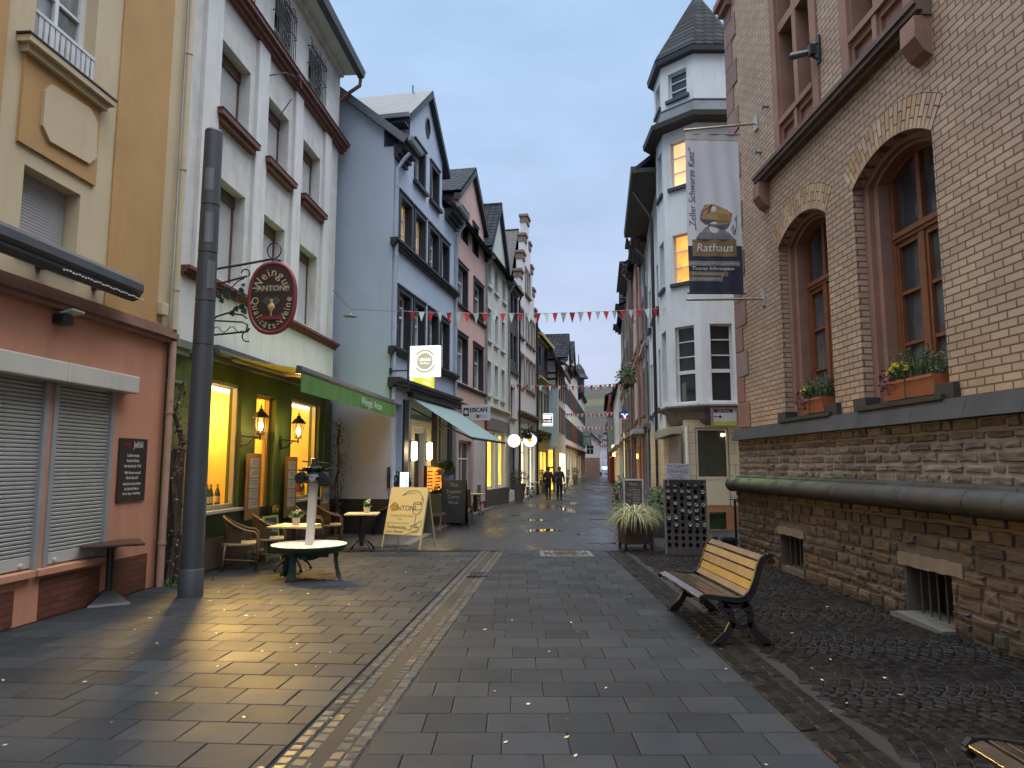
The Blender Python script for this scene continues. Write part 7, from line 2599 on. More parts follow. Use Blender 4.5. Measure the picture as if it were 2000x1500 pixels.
# ground floor facing the lane
M_TILE = brick_mat('cream_wall_tiles', (.50, .42, .27), (.56, .48, .32), (.26, .21, .14), .62, .29, .008, .35, .35, offset=.5, var=.05)
ox, oy = -TC.x, -TC.y
def loc3(x, y, z): return Vector((x + ox, y + oy, z))
fl_ = thing('ground_floor', 'x', 'x')
bpy.data.objects.remove(fl_)
gf = [(4.94 - 5.84, 0)]
def gf_plate(name, m_, outer, holes, y0, y1):
    q = MB()
    q.plate(outer, holes, y0, y1)
    return q.build(name, m_, tu, loc=loc3(5.4, 18.9, 0), rot=(0, 0, math.pi))
# local x of this wall runs to the left (towards the street) because it faces the camera
gw = (-.45, .42, 1.42, 2.72)
gg = (-.33, .13, .02, .48)
gf_plate('tiled_wall', M_TILE, [(-2.6, .66), (.70, .66), (.70, 2.95), (-2.6, 2.95)], [rpoly((-.47, .44, .66, 2.74))], -.25, 0)
gf_plate('base_wall', brick_mat('orange_base_tiles', (.34, .15, .075), (.38, .17, .085), (.2, .11, .07), .5, .2, .006, .4, .3), [(-2.6, 0), (.70, 0), (.70, .655), (-2.6, .655)], [rpoly(gg)], -.25, .02)
q = MB(); q.box(gw[0], gw[0] + .05, -.1, -.02, 1.42, 2.72); q.box(gw[1] - .05, gw[1], -.1, -.02, 1.42, 2.72); q.box(gw[0] + .05, gw[1] - .05, -.1, -.02, 2.67, 2.72); q.box(gw[0] - .0, gw[1] + .0, -.1, -.01, 1.34, 1.42)
f = q.build('shop_window', mat('cream_frame', (.52, .46, .33), .5), tu, loc=loc3(5.4, 18.9, 0), rot=(0, 0, math.pi))
q = MB(); q.box(gw[0] + .03, gw[1] - .03, -.09, -.07, 1.42, 2.70); q.build('pane', pane_mat('dim_shop_glass', (.045, .05, .035)), f)
q = MB(); q.box(gw[0], gw[1], -.1, -.015, .665, 1.335); q.build('cream_panel', mat('cream_panel', (.55, .49, .34), .45, var=.03), f)
q = MB(); q.box(gg[0], gg[1], -.12, -.08, .02, .42)
for i in range(9): q.box(gg[0] + .05 * i, gg[0] + .05 * i + .02, -.08, -.05, .02, .48)
q.build('green_grille', mat('green_paint', (.03, .07, .015), .5, var=.2), tu, loc=loc3(5.4, 18.9, 0), rot=(0, 0, math.pi))
q = MB()                                        # canted shop corner
q.hexa([loc3(*p) for p in ((4.70, 18.93, 0), (4.70, 22, 0), (4.36, 22, 0), (4.36, 20.1, 0), (4.70, 18.93, 2.8), (4.70, 22, 2.8), (4.36, 22, 2.8), (4.36, 20.1, 2.8))])
q.build('corner_wall', M_TILE, tu)
q = MB(); q.hexa([loc3(*p) for p in ((4.60, 18.98, .1), (4.42, 19.6, .1), (4.39, 19.6, .1), (4.57, 18.97, .1), (4.60, 18.98, 2.5), (4.42, 19.6, 2.5), (4.39, 19.6, 2.5), (4.57, 18.97, 2.5))])
q.build('corner_door', mat('grey_door', (.22, .2, .19), .4, var=.1), tu)
q = MB(); q.cyl(loc3(4.72, 18.86, 1.2), loc3(4.72, 18.86, 2.75), .045, n=12); q.build('corner_column', M_WHITEF, tu)
q = MB(); q.box(-.55, .55, -.14, .14, -.10, .10, Matrix.Translation(loc3(4.34, 19.5, 2.62)) @ Matrix.Rotation(R(105), 4, 'Z') @ Matrix.Rotation(R(6), 4, 'Y')); q.build('blind_box', mat('dirty_cream', (.32, .29, .24), .6, stain=.4), tu)
point('shop_ceiling_light', (5.72, 19.0 + .0, 2.5), 0.0001, WARM, .03)
lamp_ = fthing(Frame((5.4, 18.9), -1, 0), 'ceiling_lamp', 'small bright lamp behind the cream framed shop window of the turret house', 'lamp', -.32, .0, 2.55)
q = MB(); q.lathe([(.0, -.05), (.05, -.03), (.05, .02), (.0, .04)], 12, Matrix.Translation((0, -.05, 0))); q.build('bulb', emit_mat('bright_bulb', (1, .95, .75), 8), lamp_)
q = MB(); q.cyl((0, -.05, .04), (0, -.05, .12), .012, n=6); q.build('stem', M_BLACK, lamp_)
# small framed sign at the oriel base
sg2 = thing('arrow_sign', 'small framed sign with an arrow hanging under the white turret', 'sign', (5.36, 17.55, 2.72), math.pi)
q = MB(); q.box(-.30, .30, -.03, .03, 0, .42); q.build('panel', mat('sign_white', (.50, .52, .53), .5), sg2)
q = MB(); q.box(-.33, -.30, -.05, .05, -.03, .45); q.box(.30, .33, -.05, .05, -.03, .45); q.box(-.30, .30, -.05, .05, .42, .45); q.box(-.30, .30, -.05, .05, -.03, 0); q.tube([(-.33, 0, .3), (-.62, -.05, .3)], .015, 5)
q.build('frame', M_SAND, sg2)
q = MB(); q.box(-.30, .30, .031, .034, 0, .11); q.build('yellow_band', mat('sign_yellow', (.40, .42, .06), .5), sg2)
q = MB(); q.box(-.2, .27, .031, .034, .33, .41); q.build('dark_band', M_ANTH, sg2)
q = MB(); put_text(q, "Zell Mosel", .03, .035, .37, .075, ext=.001); q.build('lettering', mat('sign_pale', (.5, .5, .5), .5), sg2)
q = MB(); q.box(.13, .27, .031, .034, .215, .235); q.prism([(.13, .18), (.13, .27), (.06, .225)], .031, .034, lambda a, b, c: Vector((a, c, b))); q.build('arrow', M_ANTH, sg2)

# street side of the turret house and its row
FT = Frame((TC.x - AP, TC.y + SD / 2), .125, 1)
srows = lambda cols, zz, **o: [(z0, z1, cols, o) for z0, z1 in zz]
q = MB()
t2, X = None, None
def side_wing():
    L = 6.0
    o = FT.W(0, -.12)
    hs = [(u, u + .8, z0, z1) for u in (1.2, 3.0, 4.7) for z0, z1 in ((3.5, 5.4), (6.7, 8.2))]
    m = MB(); m.plate([(0, 2.8), (L, 2.8), (L, 10.6), (0, 10.6)], [rpoly(h) for h in hs], -.3, 0); m.box(0.05, L, -7, -.303, 0, 10.6); m.box(.0, L, -.302, .0, .0, 2.795)
    lc = Vector((o.x + ox, o.y + oy, 0))
    m.build('street_wall', M_TW, tu, loc=lc, rot=(0, 0, FT.ang))
    for h in hs:
        f = window(tu, h, M_WHITEF, M_PANE, -.12, 1, (.6,))
        f.location = lc; f.rotation_euler = (0, 0, FT.ang)
        m = MB(); m.box(h[0] - .1, h[1] + .1, -.05, .12, h[2] - .11, h[2] - .003); m.build('sill', M_NAVYS, f)
    m = MB(); m.box(-.1, L + .1, -.3, .72, 10.6, 10.74); m.prism([(.72, 10.58), (.86, 10.6), (.88, 10.80), (.70, 10.80)], -.1, L + .1, lambda a, b, c: Vector((c, a, b)))
    m.build('street_eaves', MATS['dark_brown_eaves'], tu, loc=lc, rot=(0, 0, FT.ang))
    m = MB(); slab(m, (-.1, .75, 10.78), (L + .1, .75, 10.78), (L + .1, -3.4, 14.0), (-.1, -3.4, 14.0), .12); slab(m, (-.1, -7.2, 10.78), (L + .1, -7.2, 10.78), (L + .1, -3.4, 14.0), (-.1, -3.4, 14.0), .12)
    m.build('street_roof', M_SLATE, tu, loc=lc, rot=(0, 0, FT.ang))
    m = MB()
    m.tube([(L - .1, .78, 10.5), (L - .1, .7, 10.2), (L - .4, .22, 9.6), (L - .4, .22, 9.4)], .05, 8)
    m.tube([(.55, .24, .0), (.55, .24, 9.3), (.6, .3, 9.5), (1.0, .75, 10.4)], .052, 8)
    m.build('downpipe', M_BLACK, tu, loc=lc, rot=(0, 0, FT.ang), smooth='auto')
side_wing()
M_PINK2 = mat('rose_render', (.42, .26, .225), .85, var=.08, stain=.3)
M_GREYR = mat('grey_render_right', (.40, .41, .42), .85, var=.08, stain=.3)
M_REDSAND = mat('red_sandstone_facade', (.24, .13, .105), .8, var=.15, stain=.4)
M_BEIGE = mat('beige_stone_facade', (.34, .31, .27), .8, var=.12, stain=.4)
for nm, lb, a, b, ze, wm, w, lit, gb in (
    ('grey_house', 'narrow pale grey house after the white turret house', 6.1, 9.6, 10.8, M_GREYR, -.10, M_PANE, None),
    ('rose_house', 'rose coloured house with white window trim on the right side', 9.6, 14.8, 11.6, M_PINK2, -.0, M_LITY, (12.2, 1.5, 12.2, 13.8)),
    ('stucco_house', 'red sandstone house with ornate grey cornices on the right', 14.8, 21.0, 12.2, M_REDSAND, .12, M_PANE, None),
    ('ornate_house', 'tall beige stone house with deep dark eaves at the right bend', 21.0, 29.0, 11.4, M_BEIGE, .2, M_PANE, (25.0, 2.0, 12.2, 14.0))):
    Lh = b - a
    nc = max(2, int(Lh / 1.7))
    cols = [(a + Lh * (k + .28) / nc, a + Lh * (k + .72) / nc) for k in range(nc)]
    t, X = row_house(FT, nm, lb, a, b, ze, wm, [(3.8, 5.6, cols, dict(surround=(M_WALLW if 'rose' in nm else M_SAND, .12, .05), sill=(M_SAND, .12, .15, .12))), (7.0, 8.6, cols, dict(surround=(M_WALLW if 'rose' in nm else M_SAND, .12, .05), sill=(M_SAND, .12, .15, .12))),
        (9.4, 10.4, cols, {}), (.5, 2.6, [(a + Lh * .08, a + Lh * .45), (a + Lh * .55, a + Lh * .92)], dict(frame=M_DKFR, pane=lit))], depth=9, gable=gb, ridge=3.2, w=w,
        cornice=[(3.05, ((.1, 0, .12), (.25, .12, .25)), M_SAND), (6.3, ((.08, 0, .1), (.16, .1, .2)), wm), (ze - .4, ((.2, 0, .15), (.4, .15, .3), (.55, .3, .42)), MATS['dark_brown_eaves'])])
    downpipe(t, .15, .1, 0, ze - 1.0, .05, M_ZINC if 'rose' not in nm else mat('salmon_pipe2', (.36, .2, .14), .5), .3)

# ================================================================ street furniture on the right
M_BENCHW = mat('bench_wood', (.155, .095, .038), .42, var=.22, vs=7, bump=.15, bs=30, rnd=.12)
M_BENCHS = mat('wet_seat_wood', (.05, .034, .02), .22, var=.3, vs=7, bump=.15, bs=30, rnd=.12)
M_IRON = mat('black_cast_iron', (.014, .013, .013), .42, .2, var=.25, bump=.1, bs=60)
def bench(label):
    t = thing('park_bench', label, 'bench', (0, 0, 0), 0, 'park benches on the cobbles')
    L = .80
    prof = [(.37, .385), (.395, .425), (.36, .452), (.30, .452), (.22, .440), (.12, .418), (.02, .408), (-.06, .425), (-.115, .475), (-.15, .55), (-.18, .64), (-.205, .73), (-.24, .80), (-.29, .845), (-.34, .835)]
    for i, (k0, k1) in enumerate(((1.15, 2.7), (2.9, 3.75), (3.9, 4.65), (4.8, 5.5), (5.65, 6.6))):
        def pt(k):
            a = int(k); f = k - a
            return (prof[a][0] * (1 - f) + prof[a + 1][0] * f, prof[a][1] * (1 - f) + prof[a + 1][1] * f)
        m = MB(); m.rnd()
        a, b = pt(k0), pt(k1)
        n = Vector((-(b[1] - a[1]), 0)) if False else None
        dx, dz = b[0] - a[0], b[1] - a[1]
        l = math.hypot(dx, dz); nx, nz = dz / l, -dx / l
        if nz < 0: nx, nz = -nx, -nz
        P = [(a[0], a[1]), (b[0], b[1]), (b[0] + nx * .028, b[1] + nz * .028), (a[0] + nx * .028, a[1] + nz * .028)]
        m.prism(P, -L, L, lambda p, q, c: Vector((c, p, q)))
        bmesh.ops.bevel(m.bm, geom=m.bm.edges[:], offset=.004, segments=1, affect='EDGES')
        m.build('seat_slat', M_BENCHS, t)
    for i in range(5):
        k0 = 7.35 + i * 1.12
        a, b = pt(k0), pt(min(13.0, k0 + .98))
        dx, dz = b[0] - a[0], b[1] - a[1]
        l = math.hypot(dx, dz); nx, nz = dz / l, -dx / l
        if nx < 0: nx, nz = -nx, -nz
        m = MB(); m.rnd()
        P = [(a[0], a[1]), (b[0], b[1]), (b[0] + nx * .028, b[1] + nz * .028), (a[0] + nx * .028, a[1] + nz * .028)]
        m.prism(P, -L, L, lambda p, q, c: Vector((c, p, q)))
        bmesh.ops.bevel(m.bm, geom=m.bm.edges[:], offset=.004, segments=1, affect='EDGES')
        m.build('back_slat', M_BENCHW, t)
    for s in (-1, 1):
        x0, x1 = (s * L, s * (L + .035)) if s > 0 else (-L - .035, -L)
        m = MB()
        top = prof
        def band(pts, wds):
            for (a, b), (wa, wb_) in zip(zip(pts, pts[1:]), zip(wds, wds[1:])):
                d_ = Vector((b[0] - a[0], b[1] - a[1])); n_ = Vector((-d_.y, d_.x)).normalized()
                A0, A1_ = Vector(a) - n_ * wa, Vector(a) + n_ * wa
                B0, B1 = Vector(b) - n_ * wb_, Vector(b) + n_ * wb_
                m.hexa([Vector((x, p.x, p.y)) for x in (x0, x1) for p in (A0, B0, B1, A1_)])
        band([(p[0], p[1] + .012) for p in prof], [.014, .018] + [.024] * 3 + [.034] * 5 + [.03] * 3 + [.024, .02])
        band([(.20, .40), (.10, .32), (.075, .22), (.13, .11), (.245, .0)], [.05, .034, .032, .036, .046])
        band([(-.05, .40), (-.10, .32), (-.095, .22), (-.15, .11), (-.27, .0)], [.05, .034, .032, .036, .046])
        band([(.09, .20), (.0, .175), (-.11, .20)], [.026, .022, .026]); band([(.16, .39), (.0, .375), (-.08, .40)], [.03, .026, .03])
        m.box(x0, x1, .20, .30, 0, .018); m.box(x0, x1, -.32, -.22, 0, .018)
        m.cyl((x0, -.335, .80), (x1, -.335, .80), .032, n=10)
        m.build('end_frame', M_IRON, t)
    return t
bn1 = bench('wooden slatted bench with black cast iron ends standing on the cobbles')
bn1.location = (2.20, 7.84, 0)
bn1.rotation_euler.z = R(90) + R(2)
bn2 = copy_tree(bn1)
bn2.location = (2.50, 2.60, 0)
bn2.rotation_euler.z = R(89)
bn2['label'] = 'bench cut off at the bottom right corner of the picture, only its curled end showing'

# riddling rack with bottles
rk = thing('riddling_rack', 'dark wooden wine riddling rack with rows of bottle holes, a restaurant sign on top', 'bottle rack', (3.42, 13.85, 0), math.atan2(-.16, .98) + math.pi)
M_RACK = mat('dark_rack_wood', (.03, .022, .017), .7, var=.35, vs=6, bump=.4, bs=30)
M_HOLE = mat('rack_hole_shade', (.006, .006, .006), .9)
RT1 = Matrix.Rotation(R(11), 4, 'X')
HWk, HTk = .40, 1.47
nx, nz = 6, 10
m = MB()
cells = []
holes_ = []
for j in range(nz):
    for i in range(nx):
        cx, cz = -HWk + .80 * (i + .5) / nx, .12 + 1.30 * (j + .5) / nz
        cells.append((cx, cz))
        holes_.append([(cx + .036 * math.cos(a), cz + .048 * math.sin(a)) for a in [2 * math.pi * k / 8 for k in range(8)]])
m.plate([(-HWk, 0), (HWk, 0), (HWk, HTk), (-HWk, HTk)], holes_, -.05, 0)
for v in m.bm.verts: v.co = RT1 @ v.co
m.build('front_board', M_RACK, rk)
m = MB(); m.box(-HWk + .01, HWk - .01, -.12, -.10, .02, HTk, RT1); m.build('inner_shade', M_HOLE, rk)  # dark sheet behind the holes, painted for the shade inside
RT2 = Matrix.Translation((0, -.60, 0)) @ Matrix.Rotation(R(-11), 4, 'X')
m = MB(); m.box(-HWk, HWk, -.04, 0, 0, HTk, RT2); m.build('rear_board', M_RACK, rk)
for s in (-1, 1):
    m = MB(); m.box(s * HWk - .02, s * HWk + .02, -.09, .012, 0, HTk + .01, RT1, bev=.006); m.build('side_rail', mat('grey_rail_wood', (.10, .085, .065), .7, var=.25, vs=6), rk)
m = MB(); m.box(-HWk, HWk, -.20, -.12, HTk - .08, HTk - .03); m.build('top_rail', M_RACK, rk)
random.seed(21)
sel = random.sample([c for c in cells if c[1] > .45], 27)
M_DKBOT = mat('dark_bottle_glass', (.012, .02, .014), .08, var=.1, coat=.6)
M_RIMG = mat('pale_bottle_bottom', (.34, .38, .36), .12, var=.3, vs=30, coat=.5)
bot0 = None
Mr = Matrix.Translation(rk.location) @ Matrix.Rotation(rk.rotation_euler.z, 4, 'Z')
for i, (cx, cz) in enumerate(sel):
    if bot0 is None:
        bot0 = thing('wine_bottle', 'dark wine bottle stuck neck first into the riddling rack', 'bottle', (0, 0, 0), 0, 'bottles in the riddling rack')
        m = MB(); m.lathe([(.0, -.16), (.013, -.16), (.015, -.10), (.034, -.03), (.036, .085), (.034, .098), (.028, .10)], 14); m.build('glass_body', M_DKBOT, bot0, smooth='auto')
        m = MB(); m.lathe([(.0345, .098), (.030, .106), (.022, .100), (.012, .092), (.0, .09)], 14); m.build('punt', M_RIMG, bot0, smooth='auto')
        b_ = bot0
    else: b_ = copy_tree(bot0)
    p = Mr @ (RT1 @ Vector((cx, .0, cz)))
    b_.location = p
    b_.rotation_mode = 'XYZ'
    b_.rotation_euler = (R(-78) + R(random.uniform(-10, 10)), R(random.uniform(-6, 6)), rk.rotation_euler.z)
rs = thing('restaurant_sign', 'pale sign reading Restaurant Friends fixed above the riddling rack', 'sign', (3.30, 13.98, 1.47), math.pi - R(4))
m = MB(); m.box(-.235, .235, -.012, .012, .0, .29, bev=.004); m.build('panel', mat('pale_lilac_sign', (.42, .41, .45), .5), rs)
m = MB(); put_text(m, "RESTAURANT", 0, .013, .255, .068, ext=.001, sx=1.0); put_text(m, "ZELL / MOSEL", 0, .013, .03, .04, ext=.001)
m.tube([(.2 * math.cos(a), .013, .145 + .075 * math.sin(a)) for a in [2 * math.pi * k / 28 for k in range(29)]], .004, 4)
put_text(m, "zum", 0, .013, .195, .03, ext=.001)
m.build('lettering', mat('sign_dark_print', (.03, .03, .05), .5), rs)
m = MB(); put_text(m, "FRIENDS", 0, .013, .14, .085, ext=.001); m.build('red_lettering', mat('sign_maroon', (.12, .015, .02), .5), rs)
m = MB(); m.box(-.2, -.18, -.03, -.012, -.15, .25); m.box(.18, .2, -.03, -.012, -.15, .25); m.build('stake', M_ZINC, rs)

# square planter with ornamental grass
pg_ = thing('grass_planter', 'square dark planter on short legs with a fountain of pale ornamental grass', 'planter', (2.58, 14.82, 0), R(4))
M_CORT = mat('dark_rust_steel', (.045, .024, .016), .55, .2, var=.3, vs=4, bump=.1, stain=.3)
m = MB()
for q in ((-.30, .30, -.30, -.28), (-.30, .30, .28, .30), (-.30, -.28, -.28, .28), (.28, .30, -.28, .28)): m.box(q[0], q[1], q[2], q[3], .12, .60)
m.box(-.28, .28, -.28, .28, .12, .54)
m.build('box', M_CORT, pg_)
for sx in (-1, 1):
    for sy in (-1, 1):
        m = MB(); m.box(sx * .27 - .025, sx * .27 + .025, sy * .27 - .025, sy * .27 + .025, 0, .12); m.build('leg', M_IRON, pg_)
m = MB()
random.seed(5)
for i in range(620):
    a = random.uniform(0, 6.283)
    r0 = random.uniform(0, .14)
    L = random.uniform(.5, .95)
    el = random.uniform(.75, 1.5)
    wd = random.uniform(.004, .008)
    o = Vector((r0 * math.cos(a), r0 * math.sin(a), .54))
    sd = Vector((-math.sin(a), math.cos(a), 0)) * wd
    m.rnd()
    prev = None
    p = o.copy()
    th_ = el
    n = 7
    for k in range(n + 1):
        w = 1 - (k / n) ** 2 * .9
        A, B = m.bm.verts.new(p - sd * w), m.bm.verts.new(p + sd * w)
        if prev: m.face([prev[0], prev[1], B, A])
        prev = (A, B)
        p = p + Vector((math.cos(a) * math.cos(th_), math.sin(a) * math.cos(th_), math.sin(th_))) * L / n
        th_ -= random.uniform(.28, .46)
        if p.z < .05: break
m.build('grass', foliage_mat('pale_sedge', (.16, .18, .055), (.50, .48, .26), .5), pg_, recalc=False)

# menu stand
ms = thing('menu_stand', 'white framed menu stand with a dark printed card behind the grass planter', 'menu board', (2.86, 16.6, 0), math.pi + R(8))
m = MB(); m.box(-.21, .21, -.01, .01, .69, 1.37); m.build('card', mat('dark_menu_card', (.10, .09, .08), .4, var=.7, vs=14), ms)
m = MB()
for q in ((-.245, -.21, .65, 1.41), (.21, .245, .65, 1.41)): m.box(q[0], q[1], -.015, .02, q[2], q[3])
m.box(-.21, .21, -.015, .02, .65, .69); m.box(-.21, .21, -.015, .02, 1.37, 1.41)
m.build('frame', mat('cream_frame_paint', (.52, .50, .44), .5), ms)
m = MB(); m.box(-.17, .06, .011, .013, .72, .80); m.build('paper', M_PAPER, ms)
m = MB(); put_text(m, "Menu", 0, .0115, 1.29, .09, ext=.001)
for i in range(6): m.box(-.16, random.uniform(.0, .16), .011, .0125, .85 + .06 * i, .865 + .06 * i)
m.build('print', mat('menu_pale_print', (.36, .33, .27), .6), ms)
for s in (-1, 1):
    m = MB(); m.tube([(s * .24, .0, 1.40), (s * .25, .08, .0)], .013, 6); m.tube([(s * .24, -.02, 1.40), (s * .25, -.4, .0)], .013, 6); m.build('leg', M_ZINC, ms)

def shrub_pot(loc, label, r=.3, h=.5, n=420, m_=None, pot=None, name='potted_shrub', zf=1.0):
    t = thing(name, label, 'potted plant', loc)
    m = MB(); m.lathe([(r * .75, 0), (r, h), (r * .9, h), (r * .85, h - .06), (.0, h - .06)], 16); m.build('pot', pot or mat('dark_clay_pot', (.05, .04, .035), .7, var=.2), t, smooth='auto')
    m = MB(); leafy(m, n, 0, 0, h + .3 * zf, r * 1.35, r * 1.35, .38 * zf, .05, .13); m.build('foliage', m_ or M_LEAF, t, recalc=False)
    return t
shrub_pot((3.55, 17.2, 0), 'dark leafy shrub in a pot behind the menu stand', .26, .45, 380, None)
shrub_pot((3.75, 18.3, 0), 'low dark shrub in a pot against the turret house corner', .28, .5, 420, foliage_mat('olive_leaves', (.02, .03, .01), (.07, .08, .03)))
shrub_pot((3.35, 21.5, 0), 'slim potted shrub by the black downpipe', .22, .4, 300, None, zf=1.5)
# railing and black pot at the town hall corner
rl = thing('handrail', 'short black iron railing at the far corner of the town hall', 'railing', (4.62, 14.62, 0))
m = MB()
for x in (0, 1.2): m.box(x - .02, x + .02, -.02, .02, 0, 1.02)
for k in range(8): m.box(.14 + k * .13, .15 + k * .13, -.006, .006, .16, .98)
m.box(0.02, 1.18, -.012, .012, .12, .15); m.box(0.02, 1.18, -.012, .012, .98, 1.0)
m.build('bars', M_IRON, rl)
m = MB(); m.box(-.12, 1.3, -.05, .05, 1.02, 1.05, bev=.01); m.build('top_rail', mat('grey_rail', (.16, .16, .17), .4, .4), rl)
bp_ = thing('black_pot', 'empty black plastic pot standing at the foot of the town hall corner', 'pot', (4.40, 14.35, 0))
m = MB(); m.lathe([(.13, 0), (.17, .24), (.185, .24), (.185, .27), (.16, .27), (.14, .08), (.0, .08)], 20); m.build('pot', M_BLACK, bp_, smooth='auto')

# ---------------------------------------------------------------- restaurant seating in front of the blue and pink houses
M_RATT = brick_mat('olive_rattan', (.10, .075, .03), (.15, .11, .045), (.03, .022, .01), .05, .02, .003, .6, .6, var=.15)
M_LEGW = mat('chair_leg_wood', (.13, .075, .03), .5, var=.2)
def high_chair(label):
    t = thing('rattan_chair', label, 'chair', (0, 0, 0), 0, 'rattan dining chairs in front of the restaurant')
    m = MB()
    for i in range(6):
        a, b = i / 6, (i + 1) / 6
        m.hexa([Vector((x, -.2 - .08 * f + dy, .42 + .55 * f)) for f in (a, b) for x, dy in ((-.23 + .02 * f, 0), (.23 - .02 * f, 0), (.23 - .02 * f, .04), (-.23 + .02 * f, .04))])
    m.build('backrest', M_RATT, t)
    m = MB(); m.box(-.23, .23, -.22, .22, .38, .46, bev=.015); m.build('seat', M_RATT, t)
    for sx in (-1, 1):
        for y, y2 in ((-.2, -.26), (.19, .2)):
            m = MB(); m.hexa([Vector((sx * .205 + dx * .7, y2 + dy * .7, 0)) for dx, dy in ((-.02, -.02), (.02, -.02), (.02, .02), (-.02, .02))] + [Vector((sx * .2 + dx, y + dy, .38)) for dx, dy in ((-.02, -.02), (.02, -.02), (.02, .02), (-.02, .02))]); m.build('leg', M_LEGW, t)
    return t
hc = high_chair('rattan chair right behind the yellow sandwich board, its high back to the camera')
for i, (px, dv, lb) in enumerate((((850, 1036), (.15, 1), None), ((872, 1004), (-.2, -1), 'rattan chair facing the camera behind the small table at the blue house'), ((908, 1016), (.1, 1), 'rattan chair with its back to the camera, right of the dark menu chalkboard'),
                               ((925, 998), (-.2, -1), 'rattan chair at the farther table in front of the pink house'))):
    o = hc if i == 0 else copy_tree(hc)
    g = G(*px); o.location = (g.x, g.y, 0); o.rotation_euler.z = yaw(*dv)
    if lb: o['label'] = lb
g = G(868, 1020); pedestal_table('cafe_table', 'small pale table between rattan chairs beside the dark menu chalkboard', (g.x, g.y, 0), FB.ang, M_LTOP, .6, .74)
g = G(928, 1006); pedestal_table('cafe_table', 'small pale table in front of the pink house', (g.x, g.y, 0), FB.ang, M_LTOP, .6, .74)
g = G(883, 1027)
cb2 = thing('menu_chalkboard', 'tall dark chalkboard with pale writing among the rattan chairs', 'chalkboard', (g.x, g.y, 0), math.pi - R(12))
MTb = Matrix.Rotation(R(8), 4, 'X')
m = MB(); m.box(-.33, .33, -.02, 0, .08, 1.28, MTb); m.build('board', mat('blue_black_board', (.018, .022, .028), .45, var=.3, vs=4), cb2)
m = MB()
for x in (-.36, .33): m.box(x, x + .03, -.03, .01, 0, 1.31, MTb)
m.box(-.33, .33, -.03, .01, 1.28, 1.31, MTb); m.box(-.36, .36, -.03, -.01, 0, 1.3, Matrix.Translation((0, -.45, 0)) @ Matrix.Rotation(R(-10), 4, 'X'))
m.build('frame', M_BLACK, cb2)
m = MB()
for s, z in (("Thai", 1.16), ("Suppen", .98), ("Curry", .82), ("Wok", .66)):
    me = text_me(s, .15, .001); m.mesh(me, MTb @ Matrix.Translation((-.0, .002, z)) @ RT); bpy.data.meshes.remove(me)
m.build('chalk_writing', mat('dim_chalk', (.30, .31, .30), .8), cb2)
# planters and tables further down on the left
for px, lb, r in (((1018, 976), 'large stone planter with green and pink plants in front of the stepped gable house', .55), ((1066, 962), 'round planter with a bush near the half-timbered house', .45), ((1108, 952), 'potted green bush in front of the lit corner shop', .45), ((1127, 946), 'small bush in a pot near the left bend', .4)):
    g = G(*px); shrub_pot((g.x - .3, g.y, 0), lb, r, .8, 500, foliage_mat('mixed_leaves', (.015, .03, .01), (.10, .10, .05)), mat('grey_planter_stone', (.12, .10, .09), .8, var=.2), 'planter')
g = G(1046, 967); pedestal_table('cafe_table', 'pale round edged table near the stone planter down the street', (g.x - .2, g.y, 0), .3, M_WHITEF, .7, .74)
g = G(1034, 972); pedestal_table('cafe_table', 'low pale table beside the large stone planter', (g.x - .1, g.y, 0), .1, M_WHITEF, .7, .6)
for u, z, lb in ((-19.0, 3.0, 'hanging basket of greenery left on the stepped gable house'), (-21.8, 2.9, 'hanging basket of greenery right on the stepped gable house')):
    t = fthing(FB, 'hanging_basket', lb, 'hanging plant', u, .4, z)
    m = MB(); m.lathe([(.0, 0), (.25, .1), (.3, .3), (.0, .28)], 12); m.tube([(0, -.4, .9), (0, 0, .9), (0, 0, .3)], .015, 5); m.build('basket', M_BLACK, t)
    m = MB(); leafy(m, 300, 0, 0, .35, .5, .45, .35, .08, .2, .3); m.build('foliage', M_LEAF, t, recalc=False)

# ---------------------------------------------------------------- signs down the street
def perp_sign(fr, u, w, z, name, label, cat='sign'):
    f = perp(fr, u, w)
    return thing(name, label, cat, (f.O.x, f.O.y, z), f.ang)
t = perp_sign(FB, -6.4, .70, 2.96 + .56, 'ice_cream_sign', 'white projecting sign reading EISCAFE CHILLI on the pink house')
m = MB(); m.box(-.50, .50, -.05, .05, -.27, .27, bev=.01); m.build('panel', mat('white_sign_panel', (.52, .53, .55), .4), t)
m = MB(); put_text(m, "EISCAFE", -.12, .052, .08, .215, ext=.002, sx=.85); put_text(m, "CHILLI", -.17, .052, -.13, .155, ext=.002, sx=.95); m.box(.24, .43, .05, .056, -.12, .16)
for dx in (-.01, .01): put_text(m, "EISCAFE", -.12 + dx, .052, .08, .215, ext=.002, sx=.85)
m.build('lettering', M_BLACK, t)
m = MB(); m.prism([(.335 + .065 * math.cos(a), .02 + .08 * math.sin(a)) for a in [2 * math.pi * k / 16 for k in range(16)]], .056, .059, lambda a, b, c: Vector((a, c, b))); m.build('emblem', MATS['white_sign_panel'], t)
m = MB(); m.box(-.13, -.03, .052, .056, -.19, -.075); m.build('red_mark', mat('red_mark', (.16, .02, .03), .5), t)
m = MB(); m.tube([(.5, 0, .15), (.72, 0, .15)], .02, 6); m.tube([(.5, 0, -.15), (.72, 0, -.15)], .02, 6); m.build('bracket', M_BLACK, t)
M_SIGNW = emit_mat('white_sign_light', (1.0, .97, .86), 1.3)
